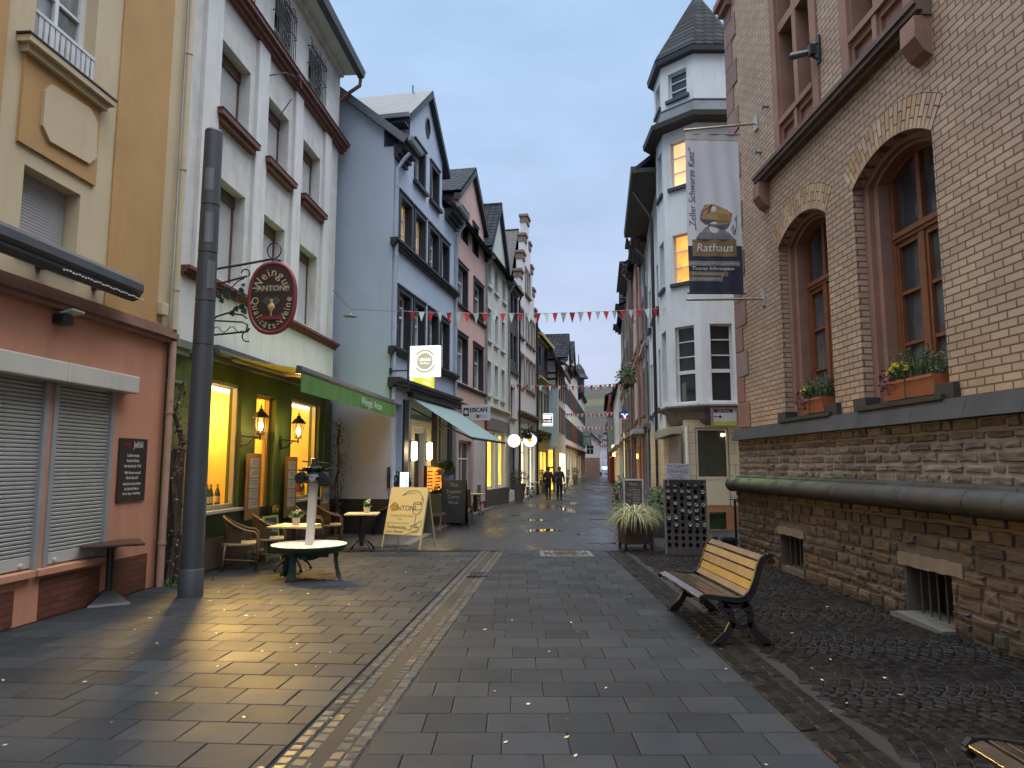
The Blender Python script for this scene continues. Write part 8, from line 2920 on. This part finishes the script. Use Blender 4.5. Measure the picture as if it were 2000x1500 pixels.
def round_sign(fr, u, w, z, r, label, diamond):
    t = perp_sign(fr, u, w, z, 'round_sign', label)
    m = MB(); m.prism([(r * math.cos(a), r * math.sin(a)) for a in [2 * math.pi * k / 28 for k in range(28)]], -.06, .06, lambda a, b, c: Vector((a, c, b))); m.build('lightbox', M_SIGNW, t)
    if diamond:
        m = MB(); m.prism([(-r * .42, 0), (0, -r * .34), (r * .42, 0), (0, r * .34)], .06, .066, lambda a, b, c: Vector((a, c, b))); m.build('diamond', emit_mat('golden_diamond', (.75, .42, .02), .9), t)
    m = MB(); m.tube([(r, 0, 0), (r + .4, 0, 0)], .025, 6); ring(m, r * .97, r * 1.06, -.065, .065, 28); m.build('rim', M_BLACK if not diamond else M_ZINC, t)
round_sign(FB, -18.9, .50, 3.0, .37, 'round white illuminated sign with a golden diamond on the stepped gable house', True)
round_sign(FB, -15.3, .35, 2.85, .32, 'plain round white illuminated sign at the pale house corner', False)
p = AY(1068, 820, 44)
t = thing('shop_sign', 'black and white illuminated shop sign hanging from the mint green house', 'sign', (p.x, p.y, p.z), math.pi)
m = MB(); m.box(-.38, .38, -.06, .06, -.40, .40); m.build('panel', M_BLACK, t)
m = MB()
for q in ((-.38, -.34, -.4, .4), (.34, .38, -.4, .4), (-.34, .34, .36, .4), (-.34, .34, -.4, -.36)): m.box(q[0], q[1], .061, .07, q[2], q[3])
m.box(-.3, .3, .061, .066, .2, .32); m.box(-.28, .24, .061, .066, .07, .17); m.box(-.3, .3, .061, .066, -.32, -.2); put_text(m, "Drodle", 0, .061, -.07, .24, ext=.004, sx=.85)
m.build('lettering', M_SIGNW, t)
p = AY(1146, 853, 80)
t = thing('framed_sign', 'pale green framed sign standing out from the bend house', 'sign', (p.x, p.y, p.z), math.pi)
m = MB(); m.box(-.45, .45, -.05, .05, -1.0, 1.0); m.build('panel', mat('pale_green_sign', (.25, .33, .30), .5, var=.4, vs=3), t)
m = MB()
for q in ((-.5, -.45, -1.05, 1.05), (.45, .5, -1.05, 1.05), (-.45, .45, -.03, .03)): m.box(q[0], q[1], -.07, .07, q[2], q[3])
m.build('frame', M_BLACK, t)
# bank sign
p = AY(1220, 810, 40)
t = thing('bank_sign', 'blue house shaped bank sign with a white V mark above a red stripe', 'sign', (p.x, p.y, p.z), math.pi)
m = MB(); m.prism([(-.33, -.2), (.33, -.2), (.33, .12), (.12, .22), (.12, .28), (-.12, .28), (-.12, .22), (-.33, .12)], -.06, .06, lambda a, b, c: Vector((a, c, b))); m.build('panel', emit_mat('bank_blue', (.015, .055, .20), .5), t)
m = MB(); m.box(-.33, .33, -.06, .06, -.26, -.205); m.build('red_stripe', emit_mat('bank_orange', (.6, .12, .04), .6), t)
m = MB()
for s in (-1, 1):
    m.prism([(s * .03, -.22), (s * .11, .0), (s * .22, .0), (s * .22, .06), (s * .06, .06), (-s * .02, -.14), (-s * .03, -.22)], .06, .066 + .001 * s, lambda a, b, c: Vector((a, c, b)))
m.build('emblem', emit_mat('bank_white', (.85, .9, .95), .9), t)
m = MB(); m.tube([(-.33, 0, -.1), (-.75, 0, -.1)], .02, 6); m.build('bracket', M_BLACK, t)
p = AY(1224, 842, 42)
t = thing('square_sign', 'small square pale sign with dark letters under the bank sign', 'sign', (p.x, p.y, p.z), math.pi)
m = MB(); m.box(-.17, .17, -.04, .04, -.17, .17); m.build('panel', mat('cool_sign', (.40, .43, .50), .4), t)
m = MB(); put_text(m, "EC", 0, .042, 0, .2, ext=.002); m.tube([(-.17, 0, 0), (-.5, 0, 0)], .015, 5); m.build('lettering', M_NAVYS, t)
p = AY(1204, 880, 62)
t = thing('letter_sign', 'glowing white letter sign far down on the right side', 'sign', (p.x, p.y, p.z), math.pi)
m = MB(); m.box(-.35, -.15 + .3, -.08, .08, -.55, .55); m.box(-.35, -.1, -.0801, .0801, .25, .55); m.box(.15, .4, -.08, .08, .2, .5); m.box(.15, .35, -.08, .08, -.5, -.2); m.build('letters', emit_mat('warm_white_letters', (1.0, .92, .55), 2.2), t)
t = fthing(FT, 'orange_awning', 'small glowing orange awning far down on the right', 'awning', 30.0, .2, 2.2)
m = MB(); m.hexa([Vector(q) for q in ((0, 0, .7), (3, 0, .7), (3, .9, 0), (0, .9, 0), (0, 0, .73), (3, 0, .73), (3, .9, .03), (0, .9, .03))]); m.build('cloth', emit_mat('glowing_orange_cloth', (1.0, .36, .05), .9, .3, 2), t)  # light on the awning put into the cloth as emission
m = MB(); m.cyl((0, .9, 0), (3, .9, 0), .03, n=6); m.build('front_bar', M_BLACK, t)
t = fthing(FT, 'light_column', 'yellow shop front pilaster with painted glow far down on the right', 'lit panel', 22.3, .35, .3)
m = MB(); m.box(-.1, .5, -.06, .0, 0, 3.4); m.build('panel', emit_mat('yellow_pilaster_glow', (1.0, .72, .22), .8, .2, 1), t)  # pillar is no lamp; lamplight put into its colour as emission
m = MB(); m.box(.17, .23, .001, .03, 0, 3.45); m.box(-.12, .52, -.06, .02, 3.405, 3.5); m.build('frame', M_DKFR, t)
t = fthing(FT, 'exit_lamp', 'small yellow green lit strip beside a door on the right', 'lamp', 10.9, .12, 2.0)
m = MB(); m.box(-.35, .35, 0, .06, 0, .22); m.build('lens', emit_mat('lime_strip', (.85, .9, .15), 1.3), t)
m = MB(); m.box(-.38, .38, -.02, .0, -.03, .25); m.build('casing', M_BLACK, t)
t = fthing(FT, 'shop_blind', 'dirty white rolled blind over a shop on the right', 'awning', 7.8, .4, 3.0)
m = MB(); m.box(-1.4, 1.4, -.3, .16, -.09, .09, bev=.03); m.build('cassette', mat('dirty_blind', (.38, .36, .32), .6, stain=.5), t)
m = MB(); m.box(-1.3, 1.3, -.4, .1, .10, .14); m.build('cover', M_ZINC, t)
t = fthing(FT, 'balcony_plants', 'overhanging dark green balcony plants on the rose house', 'plants', 10.3, .5, 5.5)
m = MB(); m.box(-.7, .7, -.25, .2, -.25, 0); m.build('trough', M_SAND, t)
m = MB(); leafy(m, 420, 0, .05, .15, .9, .45, .6, .08, .2, .4); m.build('foliage', M_LEAF, t, recalc=False)

# pendant lamp on its wire
pl0, pl1, pl2 = AY(650, 566, 17.2), AY(684, 606, 17.25), AY(770, 608, 17.3)
t = thing('pendant_lamp', 'old bell shaped street lamp hanging from a wire in front of the blue side wall', 'street lamp', (pl1.x, pl1.y, pl1.z))
m = MB(); m.lathe([(.0, .02), (.03, .0), (.035, -.08), (.06, -.11), (.17, -.15), (.18, -.165), (.10, -.155), (.0, -.14)], 22); m.build('shade', mat('enamel_grey', (.20, .21, .21), .4, var=.1), t, smooth='auto')
m = MB(); m.lathe([(.0, -.15), (.04, -.16), (.045, -.19), (.0, -.21)], 12); m.build('bulb', mat('milky_bulb', (.45, .45, .42), .3), t, smooth=True)
m = MB(); m.tube([pl0 - pl1, Vector((0, 0, .03)), pl2 - pl1], .006, 5); m.build('wire', M_BLACK, t)

# bunting across the street
M_PRED = mat('red_pennant', (.42, .02, .03), .75, var=.1)
M_PWH = mat('white_pennant', (.50, .54, .54), .75, var=.08)
def bunting(A, B, n, s0, s1, size, label, sag=.18):
    t = thing('bunting', label, 'bunting', (A.x, A.y, A.z))
    d = B - A
    def pt(f): return d * f - Vector((0, 0, sag * 4 * f * (1 - f)))
    m = MB(); m.tube([pt(i / 30) for i in range(31)], .006, 4); m.build('cord', mat('pale_cord', (.35, .35, .36), .8), t)
    for i in range(n):
        f = s0 + (s1 - s0) * i / (n - 1)
        p = pt(f)
        w = size * .5
        tw = random.uniform(-1.3, 1.3)
        dx = Vector((math.cos(tw * .5), math.sin(tw * .5), 0)) * w
        tip = Vector((random.uniform(-.02, .02), random.uniform(-.05, .05), -size * 1.6 * random.uniform(.9, 1.08)))
        m = MB()
        nrm_ = Vector((0, .0015, 0))
        m.hexa([p - dx - nrm_, p + dx - nrm_, p + tip + dx * .04 - nrm_, p + tip - dx * .04 - nrm_, p - dx + nrm_, p + dx + nrm_, p + tip + dx * .04 + nrm_, p + tip - dx * .04 + nrm_])
        m.build('pennant', M_PRED if i % 2 == 0 else M_PWH, t)
A_, B_ = AY(752, 606, 17.9), AY(1300, 601, 19.3)
bunting(A_, B_, 30, .091, .992, .165, 'nearest string of red and white pennants across the street', .12)
bunting(AY(985, 748, 33.5), AY(1262, 742, 33.5), 30, .03, .97, .16, 'second string of red and white pennants, just below the hill top in the view', .22)
bunting(AY(1085, 806, 50), AY(1222, 802, 50), 26, .05, .8, .17, 'third string of pennants in front of the vineyard hill', .15)
bunting(AY(1110, 831, 62), AY(1215, 833, 62), 22, .05, .8, .17, 'fourth string of pennants under the street light bars', .1)
bunting(AY(1140, 857, 82), AY(1205, 856, 82), 18, .3, .85, .2, 'fifth small string of pennants before the far houses', .1)
bunting(AY(1140, 864, 95), AY(1205, 866, 95), 18, .3, .85, .2, 'farthest lower string of pennants before the far houses', .1)
for px, py, Y, lb in ((1183, 821, 70, 'upper white light bar hanging over the street far away'), (1185, 843, 84, 'lower white light bar hanging over the street far away')):
    p = AY(px, py, Y)
    t = thing('light_bar', lb, 'street lamp', (p.x, p.y, p.z), 0, 'white light bars over the street')
    m = MB(); m.box(-.5, .5, -.08, .08, -.04, .04, bev=.02); m.build('housing', mat('white_lamp_housing', (.7, .72, .72), .4), t)
    m = MB(); m.tube([(-3.5, 0, .4), (0, 0, .05), (3, 0, .4)], .01, 4); m.build('wire', M_BLACK, t)

# ---------------------------------------------------------------- people
def skin_part(name, pts, edges, rad, m_, parent, sub=1):
    me = bpy.data.meshes.new(name)
    me.from_pydata(pts, edges, [])
    o = bpy.data.objects.new(name, me)
    COL.objects.link(o)
    o.parent = parent
    bm = bmesh.new(); bm.from_mesh(me)
    lay = bm.verts.layers.skin.verify()
    for v, r in zip(bm.verts, rad):
        v[lay].radius = (r, r) if not isinstance(r, tuple) else r
        v[lay].use_root = (v.index == 0)
    bm.to_mesh(me); bm.free()
    sk = o.modifiers.new('skin', 'SKIN'); sk.use_smooth_shade = True
    su = o.modifiers.new('sub', 'SUBSURF'); su.levels = su.render_levels = sub
    me.materials.append(m_)
    return o
M_SKIN = mat('skin', (.36, .22, .16), .6)
def person(label, loc, rz, h, coat, trous, hairm, stride=.16, arm_in=0.0, long_coat=False, bag=None, group=None):
    t = thing('person', label, 'person', loc, rz, group)
    k = h / 1.75
    t.scale = (k, k, k)
    s = stride
    P = dict(pel=(0, 0, .95), wai=(0, 0, 1.10), che=(0, 0, 1.32), nec=(0, 0, 1.49), hea=(0, .01, 1.60), top=(0, 0, 1.70),
             ls=(-.17, 0, 1.42), le=(-.24, -.05, 1.14), lw=(-.23 + arm_in, .05, .90), rs=(.17, 0, 1.42), re=(.24, -.03, 1.14), rw=(.24, .10, .92),
             lh=(-.09, 0, .90), lk=(-.09, s * .6, .50), la=(-.09, s * .35, .09), lt=(-.09, s * .35 + .15, .03), rh=(.09, 0, .90), rk=(.09, -.02, .50), ra=(.09, -s, .10), rt=(.09, -s + .14, .03))
    nm = list(P)
    E = [('pel', 'wai'), ('wai', 'che'), ('che', 'nec'), ('nec', 'hea'), ('hea', 'top'), ('che', 'ls'), ('ls', 'le'), ('le', 'lw'), ('che', 'rs'), ('rs', 're'), ('re', 'rw'), ('pel', 'lh'), ('lh', 'lk'), ('lk', 'la'), ('la', 'lt'), ('pel', 'rh'), ('rh', 'rk'), ('rk', 'ra'), ('ra', 'rt')]
    rr = dict(pel=.13, wai=.12, che=.14, nec=.055, hea=.10, top=.075, ls=.06, le=.042, lw=.028, rs=.06, re=.042, rw=.028, lh=.085, lk=.055, la=.038, lt=.035, rh=.085, rk=.055, ra=.038, rt=.035)
    pts = [P[n] for n in nm]; rad = [rr[n] for n in nm]
    # hands: five fingers each, rooted at the wrist
    for w, sx in (('lw', -1), ('rw', 1)):
        b = Vector(P[w])
        palm = b + Vector((0, .01, -.07)); pts.append(tuple(palm)); rad.append(.026); nm.append(w + 'p'); E.append((w, w + 'p'))
        for f, (dy, L) in enumerate(((-.028, .06), (-.009, .075), (.010, .08), (.028, .07))):
            q = palm + Vector((0, dy, -.02)); q2 = q + Vector((-sx * .01, dy * .2 + .01, -L))
            for j, qq in enumerate((q, q2)):
                pts.append(tuple(qq)); rad.append(.009 if j == 0 else .007); nm.append(f'{w}{f}{j}')
            E += [(w + 'p', f'{w}{f}0'), (f'{w}{f}0', f'{w}{f}1')]
        q = palm + Vector((-sx * .01, .05, -.03)); pts.append(tuple(q)); rad.append(.009); nm.append(w + 't'); E.append((w + 'p', w + 't'))
    ix = {n: i for i, n in enumerate(nm)}
    skin_part('body', pts, [(ix[a], ix[b]) for a, b in E], rad, M_SKIN, t, 1)
    cn = ['pel', 'wai', 'che', 'ls', 'le', 'lw', 'rs', 're', 'rw', 'nec']
    cp = [list(P[n]) for n in cn]
    cr = [.165, .15, .165, .082, .062, .048, .082, .062, .048, .075]
    ce = [(0, 1), (1, 2), (2, 3), (3, 4), (4, 5), (2, 6), (6, 7), (7, 8), (2, 9)]
    cp[9][2] -= .03
    cp.append([0, 0, .62 if long_coat else .82]); cr.append(.19 if long_coat else .175); ce.append((0, 10))
    skin_part('coat', [tuple(q) for q in cp], ce, cr, coat, t, 2)
    tn = ['pel', 'lh', 'lk', 'la', 'rh', 'rk', 'ra']
    skin_part('trousers', [P[n] for n in tn], [(0, 1), (1, 2), (2, 3), (0, 4), (4, 5), (5, 6)], [.14, .098, .072, .058, .098, .072, .058], trous, t, 1)
    for a, b in (('la', 'lt'), ('ra', 'rt')):
        A, B = Vector(P[a]), Vector(P[b])
        m = MB(); m.tube([A + Vector((0, -.06, -.03)), A + Vector((0, 0, -.02)), B + Vector((0, 0, .01)), B + Vector((0, .05, 0))], [.04, .052, .046, .03], 10); m.build('shoe', M_BLACK, t, smooth=True)
    m = MB(); m.lathe([(.0, .115), (.06, .10), (.095, .05), (.105, .0), (.095, -.05), (.0, -.07)], 16, Matrix.Translation((0, -.018, 1.63))); m.build('hair', hairm, t, smooth=True)
    m = MB(); m.lathe([(.0, -.018), (.012, -.008), (.0, .022)], 8, Matrix.Translation((0, .105, 1.60)))
    m.build('nose', M_SKIN, t, smooth=True)
    return t
M_DKCOAT = mat('black_coat', (.010, .010, .012), .9, var=.2)
M_DKCOAT2 = mat('charcoal_coat', (.016, .017, .022), .9, var=.2)
M_JEANS = mat('dark_jeans', (.016, .019, .028), .9)
M_HAIRD = mat('dark_hair', (.012, .010, .009), .8)
M_HAIRG = mat('grey_hair', (.06, .055, .05), .8)
g = G(1071, 975)
pp1 = person('person in a black coat with dark hair walking away, left one of the strolling pair', (g.x, g.y, 0), R(-8), 1.62, M_DKCOAT, M_JEANS, M_HAIRD, .14, long_coat=True, group='couple strolling down the street')
g = G(1093, 976.5)
pp2 = person('taller person in a charcoal jacket and dark trousers walking away, right one of the pair', (g.x, g.y, 0), R(-8), 1.66, M_DKCOAT2, M_DKCOAT, M_HAIRG, .10, group='couple strolling down the street')
q_ = Vector((g.x + .27, g.y + .08, .55))
bg = thing('hand_bag', 'small dark bag hanging from the hand of the taller strolling person', 'bag', q_)
m = MB(); m.box(-.04, .04, -.13, .13, -.22, .02, bev=.02); m.build('pouch', M_BLACK, bg)
m = MB(); m.tube([(0, .08 * math.cos(a), .02 + .2 * math.sin(a)) for a in [i * math.pi / 8 for i in range(9)]], .008, 5); m.build('strap', M_BLACK, bg)
M_WHC = mat('white_jacket', (.5, .5, .5), .8)
M_BLUEC = mat('blue_jacket', (.06, .14, .25), .8)
for px, y, hh, coat, lb, rz in ((1164, 931, 1.5, M_DKCOAT, 'distant person in dark clothes at the left of the far group', R(150)), (1174, 932, 1.5, M_WHC, 'distant person in a white jacket with dark trousers in the far group', R(170)), (1179.5, 922, 1.5, M_BLUEC, 'distant person in a blue jacket farthest down the street', R(20))):
    g = G(px, y)
    person(lb, (g.x, g.y, 0), rz, hh, coat, M_JEANS, M_HAIRD if coat is not M_WHC else M_HAIRG, .12, group='people far down the street')

# ---------------------------------------------------------------- the far end of the street
def simple_house(name, label, c, rz, w, d, h, rh, wm, cols, rowsz, axis='x', sh=None, roofm=None, base=None, chim=False):
    """free-standing gabled house; front faces local +y"""
    t = thing(name, label, 'house', c, rz)
    hs = []
    for z0, z1 in rowsz:
        for k in range(cols):
            u = -w / 2 + w * (k + .5) / cols
            hs.append((u - w / cols * .2, u + w / cols * .2, z0, z1))
    front = [(-w / 2, 0), (w / 2, 0), (w / 2, h)] + ([(0, h + rh)] if axis == 'y' else []) + [(-w / 2, h)]
    m = MB(); m.plate(front, [rpoly(q) for q in hs], -.3, 0); m.plate(front, [], -d, -.303); m.build('wall', wm, t)
    for q in hs:
        f = window(t, q, M_WHITEF, M_PANE, -.15, 1, (.6,))
        if sh:
            for a, b in ((q[0] - .5, q[0] - .03), (q[1] + .03, q[1] + .5)):
                m = MB(); m.box(a, b, 0, .05, q[2], q[3]); m.build('shutter', sh, f)
    m = MB()
    if axis == 'y':
        for s in (-1, 1): slab(m, (s * (w / 2 + .3), .3, h - .3 * rh / (w / 2)), (0, .3, h + rh + .12), (0, -d - .3, h + rh + .12), (s * (w / 2 + .3), -d - .3, h - .3 * rh / (w / 2)), .15)
    else:
        slab(m, (-w / 2 - .3, .4, h), (w / 2 + .3, .4, h), (w / 2 + .3, -d / 2, h + rh), (-w / 2 - .3, -d / 2, h + rh), .15); slab(m, (-w / 2 - .3, -d - .4, h), (w / 2 + .3, -d - .4, h), (w / 2 + .3, -d / 2, h + rh), (-w / 2 - .3, -d / 2, h + rh), .15)
    m.build('roof', roofm or M_SLATE, t)
    if base:
        m = MB(); m.box(-w / 2 - .02, w / 2 + .02, -.02, .03, 0, base[0]); m.build('plinth', base[1], t)
    if chim:
        m = MB(); m.box(-.4, .4, -d / 2 - .3, -d / 2 + .3, h + rh - .5, h + rh + 1.3); m.build('chimney', M_SAND, t)
    return t
p = AY(1150, 915, 90)
simple_house('white_gable_house', 'white gabled house with a brick coloured base at the left end of the street', (p.x - 2.2, 90, 0), math.pi - R(2), 7.2, 9, 4.8, 3.2, M_WALLW, 3, [(3.0, 4.2)], 'y', None, None, (2.6, mat('rosy_base_render', (.26, .16, .12), .8, var=.15)))
p = AY(1174, 880, 135)
simple_house('end_house', 'pale half-timbered house with a dark hipped roof closing the far end of the street', (p.x + .4, 135, 0), math.pi, 9.0, 8, 5.6, 2.0, mat('grey_timber_wall', (.42, .43, .45), .85, var=.35, vs=.9), 4, [(.8, 2.4), (3.4, 4.9)], 'x', None, M_SLATE, None, True)
p = AY(1140, 880, 150)
simple_house('back_house', 'dim white house partly hidden behind the white gable at the far end', (p.x, 152, 0), math.pi + .2, 9.0, 8, 5.4, 2.6, M_GREYR, 3, [(.8, 2.4), (3.2, 4.6)], 'y', None, M_SLATE)
t, X = row_house(FT, 'bank_house', 'white rendered house behind the blue bank sign', 29.0, 46.0, 7.4, M_WALLW, [(3.6, 5.2, [(30, 31), (33, 34), (36, 37), (39, 40), (42, 43)], {}), (.5, 2.6, [(30, 33), (35, 39), (41, 45)], dict(frame=M_DKFR, pane=M_LITY))], w=.45, ridge=2.4, cornice=[(2.9, ((.1, 0, .12), (.3, .12, .24)), M_SAND)])
m = MB(); m.box(14, 17, -3.2, .6, 2.9, 3.4); m.box(14.5, 17, -3, .55, 3.405, 6.0); m.build('grey_oriel', mat('grey_green_panel', (.20, .24, .22), .6), t)
t, X = row_house(FT, 'red_house', 'narrow dark red house far down on the right', 46.0, 66.0, 8.4, mat('dark_red_render', (.19, .04, .045), .8, var=.1), [(3.6, 5.2, [(48, 49), (52, 53), (56, 57), (60, 61)], {}), (6.0, 7.4, [(48, 49), (52, 53), (56, 57), (60, 61)], {})], w=.9, ridge=1.6)
def tree(name, label, loc, h, r, m_, n, trunkh, seed, conifer=False, group=None):
    rr = random.Random(seed)
    t = thing(name, label, 'tree', loc, 0, group)
    m = MB()
    m.tube([(0, 0, 0), (rr.uniform(-.1, .1) * h * .1, 0, trunkh), (0, 0, h * .8)], [h * .03, h * .022, h * .006], 8)
    for i in range(7):
        a = rr.uniform(0, 6.28); z = trunkh + (h * .75 - trunkh) * i / 7
        L = r * rr.uniform(.5, .9) * (1 - z / h * .6)
        m.tube([(0, 0, z), (L * .5 * math.cos(a), L * .5 * math.sin(a), z + L * .25), (L * math.cos(a), L * math.sin(a), z + L * .35)], [h * .01, h * .007, h * .003], 5)
    m.build('trunk', mat('tree_bark', (.06, .045, .035), .9, var=.3), t)
    m = MB()
    cl = [(rr.uniform(0, 6.28), rr.random() ** .6, rr.random()) for _ in range(26)]
    for i in range(n):
        if conifer:
            f = rr.random() ** .8
            z = trunkh * .5 + (h - trunkh * .5) * f
            rad = r * (1 - f) * (rr.random() ** .4) * (.8 + .2 * math.sin(f * 40))
            a = rr.uniform(0, 6.28)
            o = Vector((rad * math.cos(a), rad * math.sin(a), z))
        else:
            ca_, cr_, cz_ = rr.choice(cl)
            c0 = Vector((r * .7 * cr_ * math.cos(ca_), r * .7 * cr_ * math.sin(ca_), trunkh + (h - trunkh) * (.25 + .6 * cz_)))
            o = c0 + Vector((rr.gauss(0, 1), rr.gauss(0, 1), rr.gauss(0, .8))) * r * .17
        d_ = Vector((rr.gauss(0, 1), rr.gauss(0, 1), rr.gauss(-.2 if conifer else .1, .7))).normalized()
        L = h * rr.uniform(.025, .06)
        s = d_.orthogonal().normalized() * L * .35
        m.rv = (rr.random(), 0, 0, 1)
        m.quad(o, o + d_ * L * .5 + s, o + d_ * L, o + d_ * L * .5 - s)
    m.build('crown', m_, t, recalc=False)
    return t
M_AUT = foliage_mat('autumn_leaves', (.12, .035, .012), (.30, .12, .03))
M_HEDGE = foliage_mat('lit_green_leaves', (.06, .09, .01), (.22, .24, .03))  # the hedge's lit look is put into the leaf colour
M_DARKC = foliage_mat('conifer_needles', (.006, .014, .010), (.022, .04, .024))
p = G(1171, 921.5); tree('autumn_tree', 'small round tree with rust red autumn leaves at the far end of the street', (p.x, 118, 0), 3.6, 1.9, M_AUT, 1500, 1.2, 11)
p = G(1190, 922); tree('street_tree', 'yellow green street tree beside the autumn tree at the far end', (p.x + 1, 108, 0), 3.4, 1.7, M_HEDGE, 1300, 1.1, 12)
p = G(1204, 938); tree('hedge_bush', 'lit yellow green bush at the edge of the shops on the right', (p.x, 66, 0), 2.2, 1.1, M_HEDGE, 1100, .3, 13)
p = G(1213, 945); tree('dark_bush', 'dark bush with lights beside the lit shop on the right', (p.x, 52, 0), 2.4, .8, M_LEAF, 900, .3, 14)
# a parked car, only a few pixels large
cr_ = thing('parked_car', 'small pale blue parked car at the far end of the street', 'car', (16.6, 122, 0), R(60))
m = MB()
m.prism([(-2.0, .25), (2.0, .25), (2.05, .7), (1.2, .85), (.7, 1.35), (-1.0, 1.4), (-1.7, .95), (-2.05, .85)], -.8, .8, lambda a, b, c: Vector((a, c, b))); m.build('body', mat('pale_blue_car', (.3, .42, .52), .3, var=.05), cr_)
m = MB(); m.prism([(1.1, .86), (.68, 1.30), (-.95, 1.34), (-1.5, .95)], -.81, .81, lambda a, b, c: Vector((a, c, b))); m.build('window_glass', M_PANE, cr_)
for x in (-1.25, 1.25):
    for y in (-.8, .8):
        m = MB(); m.cyl((x, y - .1, .32), (x, y + .1, .32), .32, n=16); m.build('wheel', M_BLACK, cr_)

# vineyard hill
def hill_mat():
    m, n, l, b = _nt('vineyard_hill')
    obj = n.new('ShaderNodeTexCoord').outputs['Object']
    a = _noise(n, l, _map(n, l, obj, (.012, .012, .05)), 1.0, 6, .6)
    c = _noise(n, l, _map(n, l, obj, (.3, .3, .5)), 1.0, 4, .6)
    w = n.new('ShaderNodeTexWave'); w.bands_direction = 'X'; w.inputs['Scale'].default_value = .22; w.inputs['Distortion'].default_value = 3.0; w.inputs['Detail'].default_value = 3
    l.new(obj, w.inputs['Vector'])
    z = n.new('ShaderNodeSeparateXYZ'); l.new(obj, z.inputs[0])
    col = _mix(n, l, _mapr(n, l, a.outputs['Fac'], .38, .62, 0, 1), (.011, .0095, .006), (.022, .022, .009))
    col = _mix(n, l, _mapr(n, l, c.outputs['Fac'], .35, .65, 0, .6), col, (.008, .008, .006))
    col = _mix(n, l, _mapr(n, l, w.outputs['Fac'], .4, .6, 0, .35), col, (.030, .026, .017))
    d = n.new('ShaderNodeMath'); d.operation = 'MULTIPLY_ADD'; l.new(z.outputs[0], d.inputs[0]); d.inputs[1].default_value = -.10; l.new(z.outputs[2], d.inputs[2])
    g = _mapr(n, l, d.outputs[0], 25.0, 26.5, 0, 1); g2 = _mapr(n, l, d.outputs[0], 30.5, 29, 0, 1)
    mm = n.new('ShaderNodeMath'); mm.operation = 'MULTIPLY'; l.new(g, mm.inputs[0]); l.new(g2, mm.inputs[1])
    m2 = n.new('ShaderNodeMath'); m2.operation = 'MULTIPLY'; l.new(mm.outputs[0], m2.inputs[0]); m2.inputs[1].default_value = .75
    col = _mix(n, l, m2.outputs[0], col, (.050, .056, .015))
    l.new(col, b.inputs['Base Color']); b.inputs['Roughness'].default_value = .9
    return m
m = MB()
NX, NY = 70, 44
V = []
for j in range(NY + 1):
    y = 170 + 520 * j / NY
    row = []
    for i in range(NX + 1):
        x = -420 + 1000 * i / NX
        f = max(0, min(1, (y - 185) / 235))
        f = f * f * (3 - 2 * f)
        z = 38 * f + 6 * f * math.sin(x * .013 + 1) + 3.0 * f * noise.noise(Vector((x * .02, y * .02, 0))) + (2.2 * f * (1 if int(y / 11) % 2 else 0)) - 1.5 * (1 - f)
        if y > 430: z -= (y - 430) * .12
        z += max(0, (x - 20)) * .03 * f
        row.append(m.bm.verts.new((x, y, z)))
    V.append(row)
for j in range(NY):
    for i in range(NX): m.face([V[j][i], V[j][i + 1], V[j + 1][i + 1], V[j + 1][i]])
hl = struct(m, 'hill', hill_mat(), smooth=True)
def hz(x, y):
    h_ = None
    ok, loc, nr, ix_ = hl.ray_cast(Vector((x, y, 400)), Vector((0, 0, -1)))
    return loc.z if ok else 0
bpy.context.view_layer.update()
def on_hill(px, Y): return px_x(px, Y), Y
def px_x(px, Y): return AY(px, 780, Y).x
x = px_x(1186, 250); tree('conifer', 'single dark conifer on the vineyard hillside', (x, 250, hz(x, 250) - .5), 10.5, 3.4, M_DARKC, 2600, 2, 21, True)
for i, (px, Y, h_) in enumerate(((1150, 415, 4.5), (1160, 418, 3.2), (1171, 415, 4), (1182, 418, 5.5), (1190, 416, 3.6), (1199, 416, 6.0), (1206, 417, 7.0), (1214, 417, 7.5), (1222, 417, 8.5))):
    x = px_x(px, Y)
    tree('ridge_tree', 'dark little tree on the hill crest against the sky', (x, Y, hz(x, Y) - .6), h_, h_ * .5, M_DARKC, 320, h_ * .15, 40 + i, i in (3,), 'trees along the hill crest')
x = px_x(1216, 300)
hh_ = simple_house('hillside_house', 'pale house with a wide roof high on the vineyard hillside', (x + 3, 300, hz(x + 3, 300) - 1.5), math.pi - .15, 13, 9, 6.0, 3.2, M_WALLW, 3, [(3, 4.6)], 'x')

# split doubled parts into objects of their own
def split_loose(o):
    bm = bmesh.new(); bm.from_mesh(o.data)
    seen, comps = set(), []
    for v in bm.verts:
        if v in seen: continue
        st, comp = [v], []
        seen.add(v)
        while st:
            a = st.pop(); comp.append(a)
            for e in a.link_edges:
                b_ = e.other_vert(a)
                if b_ not in seen: seen.add(b_); st.append(b_)
        comps.append([q.index for q in comp])
    bm.free()
    if len(comps) < 2 or len(comps) > 12: return
    src = o.data
    for c in comps:
        s_ = set(c)
        idx = {v: i for i, v in enumerate(c)}
        fs = [[idx[v] for v in p.vertices] for p in src.polygons if p.vertices[0] in s_]
        me = bpy.data.meshes.new(o.name.split('.')[0])
        me.from_pydata([src.vertices[v].co for v in c], [], fs)
        for mt in src.materials: me.materials.append(mt)
        q = bpy.data.objects.new(o.name.split('.')[0], me)
        COL.objects.link(q)
        q.parent = o.parent
        q.matrix_basis = o.matrix_basis.copy()
    bpy.data.objects.remove(o)
for o in list(bpy.data.objects):
    if o.type == 'MESH' and not o.children and o.name.split('.')[0] in ('guide_rail', 'corner_pier', 'folding_arm', 'pilaster', 'ochre_panel', 'clinker_panel', 'gutter' if False else 'stake', 'shop_sill', 'shutter_box', 'paper', 'snow_hook', 'window_grille'):
        split_loose(o)
